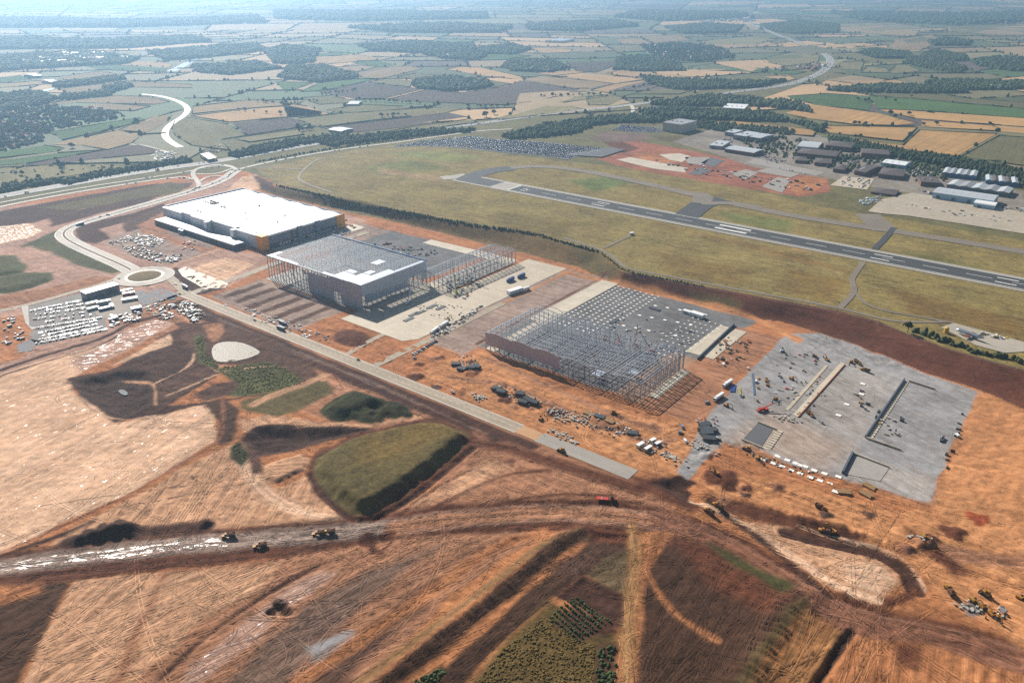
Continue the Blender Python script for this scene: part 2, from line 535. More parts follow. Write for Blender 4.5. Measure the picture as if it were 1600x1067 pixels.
zone('D', '374,684 400,666 430,662 560,668 600,668 510,690 470,702 430,712 395,716 380,702', 5, .8, ang=10, h=-5, hw=16)
zone('t', '415,726 470,709 482,720 478,735 430,757 411,745', 3, .8, h=2, hw=4, ang=8)
zone('t', '342,700 212,774 112,824 82,852 200,846 360,826 480,822 541,813 500,771 480,740 432,762 408,748 392,702 366,692', 5, .8, ang=85)
track('T', '378,700 388,735 410,770 470,800 560,818', 12, 10, .9)
track('e', '385,690 398,715 402,735', 8, 4)
zone('k', '358,700 375,685 388,712 378,728 362,715', 5, .3, 0, .8)
track('D', '150,812 65,848 -120,905', 4, 4, h=.5)
# --- the two grassed heaps
zone('b', '478,740 495,705 560,675 684,650 748,682 742,698 648,778 595,812 555,816 530,806 492,768', 5, .8)
zone('l', '487,737 500,711 560,681 682,657 735,681 737,691 642,769 590,800 560,808 540,800 503,766', 3, .3, 0, 1, ring=1, h=8, hw=13)
zone((124, 104, 54), '560,690 680,660 725,680 640,720 560,740', 20, .3, 0, 1)
zone('k', '497,641 545,611 562,610 607,625 605,634 560,655 522,661 502,651', 3, .3, 0, 1, ring=1, h=7, hw=16)
for q in ((570, 652), (590, 649), (625, 645), (612, 638)): heap(q[0], q[1], 12, 3, 'k')
track('d', '484,742 500,770 540,806 560,814 595,808 650,775 740,700', 5, 3, h=-1.5)
track('B', '745,676 764,690 758,705 715,735 660,785 560,826', 7, 5, ruts=.15)
# --- right hand orange land
zone('O', '1500,600 1534,612 1700,690 1900,800 1900,1000 1600,905 1500,845 1452,790 1485,720', 6, .3, ang=-30)
zone('O', '640,590 700,562 755,548 800,572 900,620 1030,660 1060,650 1110,690 1065,745 1000,735 900,690 800,655', 8, .7)
zone('w', '560,820 650,785 745,700 790,690 990,752 1060,800 950,800 800,798 650,812', 8, .9)
for q in ('570,818 700,720 745,705', '600,820 720,735 800,720', '640,815 780,740 860,735', '700,806 850,770 960,775', '740,800 900,780 1000,785'): track('b', q, 3, 6, .9, ruts=.2)
zone('t', '640,790 760,720 800,730 720,770', 14, .9)
track('b', '730,690 800,700 900,735 1000,765', 14, 8, .9)
zone('b', '980,742 1040,745 1120,790 1080,800 1000,765', 8, .8)
zone('D', '1060,742 1085,752 1080,775 1040,765 1030,748', 6, .4)
# haul road and its wet left end
track('b', '-120,905 0,893 100,880 200,867 300,857 400,848 500,838 600,828 700,815 800,806 900,804 980,810 1060,824 1120,848 1180,882 1240,922 1290,952 1350,977 1430,994 1500,1008 1600,1038 1750,1085', 40, 8, .9, h=-.6)
track('n', '-120,898 0,886 100,871 200,859 300,849 400,841 500,832 600,823 700,811 800,802 900,800 980,806 1060,820 1120,843 1180,878 1240,917 1290,947 1350,972 1430,989 1500,1003 1600,1033 1750,1080', 18, 8, 1.0, ruts=.12)
track('w', '620,822 700,811 800,802 900,800 980,806 1060,820 1120,843 1180,878 1240,917 1290,947 1350,972 1430,989 1500,1003 1600,1033 1750,1080', 18, 8, 1.0)
track('n', '-120,899 0,887 100,872 200,860 300,850 350,845', 13, 8, 1.0, wet=.85)
track('B', '1040,812 1120,846 1180,882 1240,922 1290,952 1350,977 1430,994 1500,1008 1600,1038 1750,1085', 26, 8, 1.0)
track('d', '110,846 200,832 320,822', 14, 6, .5)
for q, r_, h_ in (((140, 838), 9, 3), ((165, 832), 10, 4.5), ((190, 826), 10, 5), ((205, 830), 7, 3), ((322, 818), 5, 2.5), ((120, 845), 6, 2)): heap(q[0], q[1], r_, h_, 'D')
# --- foreground, below the haul road
zone('f', '-90,925 110,908 15,1100 -140,1100', 4, .9, ang=48)
zone('o', '-60,920 60,912 70,925 0,945 -60,950', 8, .7)
zone('t', '116,906 256,892 168,1100 15,1100', 2, .95, .25, ang=64)
zone('w', '258,893 430,872 640,838 860,826 700,930 560,1100 150,1100', 5, .8, ang=38)
zone('t', '262,895 440,880 400,920 330,960 215,1060 185,1090', 8, .6, .15)
zone('P', '300,1040 440,925 500,890 540,890 440,960 330,1060 260,1100', 6, .7, .55, ang=38)
track('d', '250,1060 330,985 420,925 500,882', 3, 4, .8, h=-.6)
zone((134, 106, 88), '330,1090 470,950 560,900 660,860 690,850 610,910 520,990 430,1090', 12, .9, .3, ang=38)
zone('e', '450,1090 560,990 640,930 680,900 660,950 560,1040 510,1100', 12, .9, ang=40)
zone((146, 142, 140), '480,1010 545,985 560,995 500,1040', 6, .6, .3)
track('o', '420,1100 560,1000 680,920 770,855 850,830', 9, 9, .9)
track((142, 108, 70), '520,1100 640,1010 760,920 850,850 905,832', 8, 6, .5, tuft=.6)
track('f', '560,1105 680,1010 790,925 870,855 912,836', 12, 5, .7, tuft=.2)
ridge('560,1090 680,1000 790,912 870,846 912,832', 3.5, 13)
zone('k', '640,1070 690,1040 705,1050 670,1075', 4, .3, 0, 1)
heap(436, 952, 8, -4, 'f'); heap(430, 956, 4, 1.0, 't'); heap(590, 845, 13, -3, 'b'); heap(597, 846, 5, .8, 'w')
zone('f', '640,1100 780,965 880,880 925,842 987,852 986,905 912,898 866,932 782,1004 700,1100', 4, .7, 0, .15, ang=42)
zone('e', '850,890 930,850 960,860 900,905', 12, .9, ang=-50)
zone('d', '868,932 912,898 984,935 982,985 935,965', 3, .5, ang=-25, h=-1.2, hw=4)
zone((118, 98, 68), '918,900 940,870 980,862 984,930', 4, .9, ang=42)
zone('y', '700,1110 770,1020 858,938 900,958 962,990 962,1110', 8, .2, 0, 1)
zone('d', '895,945 960,972 962,985 905,1000 860,975', 8, .6, 0, .5, ang=-25)
zone('d', '930,1005 965,1010 968,1100 920,1100', 8, .4, 0, .8)
zone('f', '1012,842 1090,850 1180,893 1262,932 1232,960 1250,982 1190,1100 1004,1100', 5, .7, 0, .2, ang=55)
zone('b', '1040,838 1120,850 1240,930 1200,960 1120,920', 14, .8, ang=-35)
zone((86, 84, 46), '1108,848 1200,890 1242,914 1222,922 1150,886', 8, .3, 0, 1)
zone((104, 86, 54), '1195,1000 1232,950 1262,935 1270,950 1180,1100 1130,1100', 6, .5, 0, .8, ang=50)
zone('b', '915,828 988,832 988,850 930,845', 4, .5, h=-2, hw=5)
zone('o', '992,825 1050,832 1040,850 1010,900 992,900', 6, .9, ang=75)
track((176, 132, 84), '986,818 993,850 991,900 985,950 982,1000 978,1100', 8, 6, .9, h=.3)
track('f', '1012,920 1010,1000 1000,1100', 5, 4, .8)
track('o', '1010,890 1030,930 1060,965 1120,1000', 4, 4, .9)
ridge('1262,934 1230,960 1200,1010 1140,1100', 5, 16)
zone((168, 118, 72), '1215,1000 1262,950 1328,990 1262,1100 1160,1100', 6, .95, ang=52)
zone('o', '1334,990 1450,1008 1600,1052 1750,1100 1268,1110', 5, .9, ang=60)
zone('b', '1395,1000 1440,1010 1435,1050 1400,1035', 12, .6)
track('D', '1332,984 1300,1030 1262,1090', 5, 3, h=-3)
# --- the teardrop and the machines' ground to the right
zone('O', '1075,775 1180,790 1300,830 1420,860 1470,930 1600,1010 1700,1010 1700,850 1500,845 1460,800 1200,745 1120,745', 8, .95, ang=-42)
zone('b', '1075,760 1150,782 1260,810 1350,838 1330,850 1240,830 1130,800', 10, .9)
zone('t', '1160,815 1230,822 1310,852 1380,876 1402,910 1372,936 1310,925 1245,880 1180,842', 5, .8, ang=-35)
zone('T', '1310,880 1370,880 1398,905 1365,925 1320,910', 8, .5, ang=-20)
zone('d', '1060,744 1086,753 1125,792 1075,786 1005,750 1035,749', 3, .7, h=-3, hw=9)
track('d', '1230,832 1300,850 1370,862 1415,888 1432,922', 12, 2.5, .8, h=-1.2)
track('T', '1245,822 1310,841 1380,855 1428,884 1447,922', 1.6, 2)
track('t', '1240,845 1300,862 1360,872 1402,896', 1.6, 2)
track('b', '1432,922 1410,938 1370,942 1310,930', 7, 2.5, .8)
track('T', '1085,780 1150,812 1240,868 1300,912 1370,938', 6, 2.5, .9)
track('d', '1130,802 1190,842 1250,892 1300,930', 5, 3, .8, h=-1)
ridge('1250,815 1300,825 1370,842 1420,860', 2.5, 9)
ridge('1200,795 1260,812 1310,822', 2.0, 9)
track('O', '1360,835 1420,865 1470,920 1490,945', 6, 5, .9)
zone('b', '1420,830 1470,850 1500,880 1520,895 1490,900 1440,860', 8, .8, ang=-60)
zone('w', '1460,850 1600,868 1700,875 1700,905 1600,890 1500,880', 8, 1, ang=-8)
zone('c', '1505,945 1530,942 1535,958 1515,962', 5, .4)
heap(1440, 848, 8, 3, 'b'); heap(1490, 832, 9, 2, 'b'); heap(1528, 810, 8, .4, (176, 90, 50))
# orange mud in front of the third hall, heaps of it
for q in ((660, 600, 12, 2.5), (648, 590, 9, 2), (715, 612, 10, 1.8), (690, 605, 9, 1.5), (740, 580, 8, 1.5), (790, 625, 7, 1.5), (1020, 645, 8, -1), (870, 645, 9, 1.2), (935, 655, 10, 1.0), (1105, 735, 12, 2.0), (1130, 750, 14, 3.5), (1095, 770, 10, 1.5)): heap(*q, random.choice(('b', 'o', 'o')))
for q in ((655, 570, 6, 2), (665, 497, 9, 3), (655, 520, 7, 2.5), (715, 500, 6, 2), (730, 488, 6, 2), (790, 470, 6, 1.5), (845, 455, 7, 2)): heap(*q, 'b')
for _ in range(46):
    q = random.choice(((650, 590), (760, 590), (860, 640), (950, 665), (1040, 690), (700, 570), (1100, 720), (1180, 770), (1300, 800), (1440, 850), (690, 500), (800, 465))); heap(q[0] + random.gauss(0, 24), q[1] + random.gauss(0, 9), random.uniform(3, 6.5), random.uniform(.8, 2.2), random.choice(('b', 'w', 'o', 'B', 'e')))
for q in '700,590 800,600 900,650 1010,690|760,560 850,600 960,650 1030,672|1030,700 1060,670 1110,640 1180,580|640,600 720,640 820,680 980,735'.split('|'): track('w', q, 7, 6, 1.0, ruts=.15)
track('O', '1000,700 1040,680 1110,655 1180,650 1300,655', 9, 10, .9)
# --- gravel platforms
zone('c', '-505,586 -290,586 -290,845 -505,845', 4, .25, st=True)
zone((176, 140, 110), '-330,586 -285,586 -285,700 -330,700', 12, .5, st=True)
zone('w', '-300,580 -250,580 -250,810 -300,810', 6, .8, st=True)
zone('g', '1222,528 1240,520 1282,521 1330,537 1390,560 1450,586 1530,612 1490,690 1452,785 1330,752 1230,724 1165,690 1120,700 1075,750 1058,738 1085,690 1095,660 1120,635 1150,600 1180,570', 2.2, .35, ang=-60)
zone((176, 168, 160), '1340,720 1460,745 1450,782 1330,750', 16, .5)
zone((166, 160, 153), '1270,590 1330,560 1400,600 1350,680 1300,720 1220,680 1200,650', 30, .5)
zone((176, 160, 144), '1120,700 1200,640 1330,700 1290,735 1180,700', 26, .6)
zone('o', '1130,690 1230,727 1330,757 1440,790 1400,800 1200,745 1110,730', 5, .8)
zone('n', '-570,560 -500,560 -500,850 -570,850', 5, .5, st=True)
track('O', '-556,860 -556,700 -560,560', 5, 4, st=True); track('b', '-508,860 -508,700 -506,590', 3, 3, st=True)
zone('O', '-640,838 -480,848 -300,850 -230,820 -230,808 -290,838 -480,836 -640,826', 5, .8, st=True)
zone('n', '-960,700 -860,700 -860,830 -960,830', 5, .4, st=True)
zone('c', '-880,696 -690,696 -690,840 -880,840', 6, .3, st=True)
zone('o', '-1000,826 -640,834 -640,850 -1000,842', 6, .7, st=True)
zone('P', '-1240,800 -950,800 -950,846 -1240,846', 6, .6, st=True)
for q in ((-1100, 815), (-1060, 822), (-1150, 818), (-1010, 812)): heap(*q, 9, 2, 'o', st=True)
zone('T', '375,278 400,273 408,295 380,300 350,300', 3, .4, .2)
zone('e', '395,273 425,285 430,300 408,296', 4, .5)
# --- beyond the airfield: red building plots
zone((170, 108, 80), '925,246 955,232 965,222 990,219 1060,232 1180,256 1295,284 1298,300 1250,308 1150,292 1050,275 975,262', 3, .7)
zone('o', '985,240 1060,240 1090,250 1020,258', 8, .6); zone('b', '940,222 975,222 1000,232 975,240', 6, .5)
zone('o', '1225,290 1262,272 1298,276 1275,300 1245,305', 4, .6)
zone('r', '920,218 940,207 1010,208 1020,217 980,222', 6, .4); zone('l', '1015,212 1060,212 1120,225 1100,232 1040,222', 8, .4)
zone((150, 142, 128), '1130,195 1240,200 1600,300 1600,330 1350,290 1300,280 1180,262 1100,235 1050,222', 10, .3)
zone('l', '1480,240 1600,262 1600,290 1480,262 1420,250', 10, .3, 0, 1)

# --- keep built ground level, roughen the rest
FLAT = []
def level(poly, m=3.0):
    i, d = signed(poly, m + 1)
    w = smooth((d + m) / m)
    flat[i] = np.maximum(flat[i], w)
flat = np.zeros(gx.shape)
for t_ in ('-1230,612 -940,612 -940,820 -1230,820', '-880,540 -560,540 -560,855 -880,855', '-570,575 -225,575 -225,845 -570,845', '-246,582 -54,582 -54,806 -246,806', '-900,466 -240,466 -240,489 -900,489'):
    level([(p[0], p[1]) for p in ST(t_)])
level([(p[0], p[1]) for p in PP('30,480 150,448 215,450 232,470 222,492 170,520 60,540')])
level([(p[0], p[1]) for p in PP('-60,345 230,275 380,262 330,300 180,340 230,420 260,440 200,440 140,408 80,370')], 8)
rgh = np.clip(1 - gpar[:, 2], 0, 1) * (gy < 1500) * (np.abs(gx) < 1100)
def fbm(x, y, L, o=4):
    r = np.zeros_like(x); a = 1.0
    for k in range(o):
        f = 2 * math.pi / L * 2 ** k
        r += a * np.sin(f * x + 2.1 * np.sin(f * .63 * y + k) + k * 1.7) * np.sin(f * y * .93 + 1.9 * np.sin(f * .57 * x + 2 * k) + k)
        a *= .55
    return r
micro = fbm(gx, gy, 34.0) * .45 + fbm(gx + 50, gy - 20, 11.0, 2) * .2
micro += np.sin(gflow[:, 1] * 2 * math.pi / 9.0 + fbm(gflow[:, 0], gflow[:, 1], 60, 2)) * .18 * gpar[:, 0]
tuf = (np.sin(gx * 1.1 + 2 * np.sin(gy * .8)) * np.sin(gy * 1.3 + 2 * np.sin(gx * .7))) * .42 * (gpar[:, 2] > .5)
inx = (gs > -1500) & (gs < 400) & (k_ < .05)
relief = (relief + (micro * rgh * (1 - .8 * gpar[:, 1]) + tuf * (k_ < 0)) * inx) * (1 - flat)
GZ = GZ0 + relief
GZ2 = GZ.reshape(NY, NX)

def gz(x, y):
    """height of the finished ground"""
    i = int(np.clip(np.searchsorted(GX, x) - 1, 0, NX - 2)); j = int(np.clip(np.searchsorted(GYv, y) - 1, 0, NY - 2))
    a = (x - GX[i]) / (GX[i + 1] - GX[i]); b = (y - GYv[j]) / (GYv[j + 1] - GYv[j])
    return float((GZ2[j, i] * (1 - a) + GZ2[j, i + 1] * a) * (1 - b) + (GZ2[j + 1, i] * (1 - a) + GZ2[j + 1, i + 1] * a) * b)

def G(u, v, dz=0.0):
    p = P(u, v); return Vector((p.x, p.y, gz(p.x, p.y) + dz))

def ground_material():
    m, nt, b = _nt('earth_and_grass')
    at = N(nt, 'ShaderNodeAttribute', attribute_name='col'); pa = N(nt, 'ShaderNodeAttribute', attribute_name='par'); fl = N(nt, 'ShaderNodeAttribute', attribute_name='flow')
    geo = N(nt, 'ShaderNodeNewGeometry'); pos = geo.outputs['Position']
    sep = N(nt, 'ShaderNodeSeparateColor'); nt.links.new(pa.outputs['Color'], sep.inputs[0])
    streak, wet, tuft = sep.outputs
    n1 = noise(nt, pos, .018, 4); n2 = noise(nt, pos, .11, 4, .6); n3 = noise(nt, pos, .7, 4, .65)
    mp = N(nt, 'ShaderNodeMapping'); mp.inputs['Scale'].default_value = (.012, .22, 1); nt.links.new(fl.outputs['Vector'], mp.inputs[0])
    s1 = noise(nt, mp.outputs[0], 1.0, 4, .62)
    mp2 = N(nt, 'ShaderNodeMapping'); mp2.inputs['Scale'].default_value = (.035, .9, 1); nt.links.new(fl.outputs['Vector'], mp2.inputs[0])
    s2 = noise(nt, mp2.outputs[0], 1.0, 3, .6)
    f = math_node(nt, 'ADD', maprange(nt, n1, .3, .7, .76, 1.18), maprange(nt, n2, .3, .7, -.24, .20))
    f = math_node(nt, 'ADD', f, maprange(nt, n3, .3, .7, -.18, .16))
    st = math_node(nt, 'ADD', maprange(nt, s1, .32, .68, -.36, .34), maprange(nt, s2, .3, .7, -.12, .12))
    f = math_node(nt, 'ADD', f, math_node(nt, 'MULTIPLY', st, streak))
    tf = math_node(nt, 'MULTIPLY', maprange(nt, noise(nt, pos, .33, 4, .7), .3, .7, -.35, .3), tuft)
    f = math_node(nt, 'ADD', f, tf)
    # wheel marks: thin meandering contours of stretched noise, drawn along the local direction of travel
    for sc_, w_, dk in (((.006, .035, 1), .010, .42), ((.011, .06, 1), .012, .30), ((.02, .02, 1), .006, .35)):
        mq = N(nt, 'ShaderNodeMapping'); mq.inputs['Scale'].default_value = sc_; nt.links.new(fl.outputs['Vector'], mq.inputs[0])
        q = noise(nt, mq.outputs[0], 1.0, 1.5, .5)
        q = math_node(nt, 'ABSOLUTE', math_node(nt, 'SUBTRACT', q, .5))
        q = maprange(nt, q, w_ * .5, w_, dk, 0)
        q = math_node(nt, 'MULTIPLY', q, maprange(nt, n2, .42, .56, 0, 1))
        q = math_node(nt, 'MULTIPLY', q, math_node(nt, 'MINIMUM', math_node(nt, 'MULTIPLY', streak, 1.6), 1.0))
        f = math_node(nt, 'SUBTRACT', f, q)
    f = math_node(nt, 'MAXIMUM', f, .25)
    c = mulcol(nt, at.outputs['Color'], f)
    # redder where the streaks are dark, sandier where pale
    hue = mixcol(nt, maprange(nt, s1, .35, .65, 0, 1), (1.05, .97, .92), (.98, 1.0, 1.03))
    mm = N(nt, 'ShaderNodeMix', data_type='RGBA', blend_type='MULTIPLY'); mm.inputs[0].default_value = 1
    nt.links.new(c, mm.inputs[6]); nt.links.new(hue, mm.inputs[7])
    c = mm.outputs[2]
    # standing water where the ground is wet
    mp3 = N(nt, 'ShaderNodeMapping'); mp3.inputs['Scale'].default_value = (.09, .42, 1); nt.links.new(fl.outputs['Vector'], mp3.inputs[0])
    wn_ = noise(nt, mp3.outputs[0], 1.0, 5, .68)
    thr = maprange(nt, wet, 0, 1, .74, .46)
    wm = N(nt, 'ShaderNodeMath', operation='SUBTRACT'); nt.links.new(wn_, wm.inputs[0]); nt.links.new(thr, wm.inputs[1])
    wmask = maprange(nt, wm.outputs[0], 0, .04, 0, 1)
    wmask = math_node(nt, 'MULTIPLY', wmask, math_node(nt, 'GREATER_THAN', wet, .04))
    c = mixcol(nt, math_node(nt, 'MULTIPLY', wmask, .45), c, (.30, .26, .22))
    nt.links.new(c, b.inputs['Base Color'])
    nt.links.new(maprange(nt, wmask, 0, 1, .93, .3), b.inputs['Roughness'])
    nt.links.new(maprange(nt, wmask, 0, 1, .15, .6), b.inputs['Specular IOR Level'])
    bp = N(nt, 'ShaderNodeBump'); bp.inputs['Distance'].default_value = .6
    nt.links.new(maprange(nt, wmask, 0, 1, .38, .08), bp.inputs['Strength'])
    hh = math_node(nt, 'ADD', math_node(nt, 'MULTIPLY', s2, streak), math_node(nt, 'ADD', n3, math_node(nt, 'MULTIPLY', n2, 1.4)))
    nt.links.new(hh, bp.inputs['Height']); nt.links.new(bp.outputs[0], b.inputs['Normal'])
    return m

def build_ground():
    idx = np.arange(NX * NY).reshape(NY, NX)
    T = np.stack([idx[:-1, :-1].ravel(), idx[:-1, 1:].ravel(), idx[1:, 1:].ravel(), idx[1:, :-1].ravel()], 1)
    me = np_mesh('ground', np.stack([gx, gy, GZ], 1), T, ground_material(), gcol * KALB)
    a = me.attributes.new('par', 'FLOAT_COLOR', 'POINT'); c = np.ones((len(gx), 4), np.float32); c[:, :3] = gpar; a.data.foreach_set('color', c.ravel())
    a = me.attributes.new('flow', 'FLOAT_VECTOR', 'POINT'); a.data.foreach_set('vector', gflow.astype(np.float32).ravel())
    me.polygons.foreach_set('use_smooth', np.ones(len(T), bool))
    link('ground', me, label='red earthworks, airfield grass and open country', cat='ground', kind='structure')
build_ground()
# ------------------------------------------------------------------ sheets laid on the land: fields, roads, slabs
def sheet_mesh(name, P3, off, m, grid=None, col=None, flow=None):
    ring = [(p[0], p[1]) for p in P3]
    n = len(ring)
    pv = [Vector(p) for p in ring]
    if grid:
        a = np.array(ring); xs = np.arange(a[:, 0].min() + grid * .37, a[:, 0].max(), grid); ys = np.arange(a[:, 1].min() + grid * .37, a[:, 1].max(), grid)
        if len(xs) * len(ys) > 4000: xs, ys = xs[::2], ys[::2]
        X, Y = np.meshgrid(xs, ys); X, Y = X.ravel(), Y.ravel()
        k = inside(X, Y, ring)
        if k.any():
            d, _, _ = dist_line(X, Y, ring, True); k &= d > grid * .2
        pv += [Vector((float(x), float(y))) for x, y in zip(X[k], Y[k])]
    vs, es, fs, *_ = delaunay_2d_cdt(pv, [], [list(range(n))], 1, 1e-4)
    V = np.array([(v.x, v.y) for v in vs])
    Z = hz(V[:, 0], V[:, 1]) + off
    me = bpy.data.meshes.new(name)
    me.from_pydata([(float(a), float(b), float(c)) for (a, b), c in zip(V, Z)], [], [tuple(f) if _ccw(V, f) else tuple(f)[::-1] for f in fs])
    for q in (m if isinstance(m, (list, tuple)) else [m]): me.materials.append(q)
    if flow is not None:
        a = math.radians(flow)
        at = me.attributes.new('flow', 'FLOAT_VECTOR', 'POINT')
        F3 = np.stack([V[:, 0] * math.cos(a) + V[:, 1] * math.sin(a), -V[:, 0] * math.sin(a) + V[:, 1] * math.cos(a), np.zeros(len(V))], 1)
        at.data.foreach_set('vector', F3.astype(np.float32).ravel())
    return me

def _ccw(V, f):
    a, b, c = (V[i] for i in f[:3])
    return (b[0] - a[0]) * (c[1] - a[1]) - (b[1] - a[1]) * (c[0] - a[0]) > 0

def sheet(name, P3, off, m, grid=None, label=None, cat=None, kind='structure', flow=None, rgb=None, group=None):
    o = link(name, sheet_mesh(name, P3, off, m, grid, flow=flow), label=label, cat=cat, kind=kind, group=group)
    if rgb: o.color = (*[c * KALB for c in lin(rgb)], 1)
    return o

def strip_points(line, w, off=0.0):
    """left and right edges of a ribbon along a polyline, shifted sideways by off"""
    L, R = [], []
    n = len(line)
    for i in range(n):
        a, b = Vector(line[max(0, i - 1)][:2]), Vector(line[min(n - 1, i + 1)][:2])
        d = (b - a).normalized(); nn = Vector((-d.y, d.x)); c = Vector(line[i][:2]) + nn * off
        L.append(c + nn * w / 2); R.append(c - nn * w / 2)
    return L, R

def ribbon_mesh(name, line, w, off, m, side=0.0, sub=40.0):
    q = [Vector(line[0][:2])]
    for a, b in zip(line, line[1:]):
        a, b = Vector(a[:2]), Vector(b[:2]); k = max(1, int((b - a).length / sub))
        q += [a.lerp(b, (i + 1) / k) for i in range(k)]
    L, R = strip_points(q, w, side)
    V = np.array([(p.x, p.y) for p in L + R]); Z = hz(V[:, 0], V[:, 1]) + off
    n = len(q)
    me = bpy.data.meshes.new(name)
    me.from_pydata([(float(a), float(b), float(c)) for (a, b), c in zip(V, Z)], [], [(n + i, n + i + 1, i + 1, i) for i in range(n - 1)])
    for t in (m if isinstance(m, (list, tuple)) else [m]): me.materials.append(t)
    return me

def ribbon(name, line, w, off, m, side=0.0, rounds=2, label=None, cat=None, kind='structure', parent=None):
    line = smooth_line(line, rounds) if rounds else line
    return link(name, ribbon_mesh(name, line, w, off, m, side), parent=parent, label=label, cat=cat, kind=kind)

def dashes(name, line, w, dash, gap, off, m, side=0.0, parent=None, rounds=2):
    """a broken line as one mesh of separate paint marks"""
    line = smooth_line(line, rounds) if rounds else line
    q = [Vector(p[:2]) for p in line]
    b = MB(); pos = 0.0; nxt = 0.0
    for a, c in zip(q, q[1:]):
        L = (c - a).length
        if L < 1e-6: continue
        d = (c - a) / L; nn = Vector((-d.y, d.x))
        while nxt < pos + L:
            p = a + d * (nxt - pos) + nn * side; e = p + d * dash
            z = float(hz(p.x, p.y)) + off
            b.add([(*(p - nn * w / 2), z), (*(e - nn * w / 2), z), (*(e + nn * w / 2), z), (*(p + nn * w / 2), z)], [(0, 1, 2, 3)])
            nxt += dash + gap
        pos += L
    return b.obj(name, m, parent, kind='stuff')

def field_material():
    m, nt, b = _nt('field_crop')
    oi = N(nt, 'ShaderNodeObjectInfo'); fl = N(nt, 'ShaderNodeAttribute', attribute_name='flow'); geo = N(nt, 'ShaderNodeNewGeometry')
    n1 = noise(nt, geo.outputs['Position'], .008, 4); n2 = noise(nt, geo.outputs['Position'], .06, 3)
    mp = N(nt, 'ShaderNodeMapping'); mp.inputs['Scale'].default_value = (.004, .07, 1); nt.links.new(fl.outputs['Vector'], mp.inputs[0])
    s = noise(nt, mp.outputs[0], 1.0, 3, .6)
    wv = N(nt, 'ShaderNodeTexWave'); wv.bands_direction = 'Y'; wv.inputs['Scale'].default_value = .0135; wv.inputs['Distortion'].default_value = .4; nt.links.new(fl.outputs['Vector'], wv.inputs['Vector'])
    tram = maprange(nt, wv.outputs['Fac'], .0, .05, -.16, 0)
    f = math_node(nt, 'ADD', maprange(nt, n1, .3, .7, .86, 1.12), maprange(nt, n2, .3, .7, -.08, .08))
    f = math_node(nt, 'ADD', f, maprange(nt, s, .3, .7, -.14, .14)); f = math_node(nt, 'ADD', f, tram)
    nt.links.new(mulcol(nt, oi.outputs['Color'], f), b.inputs['Base Color'])
    b.inputs['Roughness'].default_value = .95; b.inputs['Specular IOR Level'].default_value = .1
    return m
FIELD = field_material()
FOL = attr_mat('foliage')
PLOT = attr_mat('far_field_soil', var=.12, scale=.01, fine=.05)

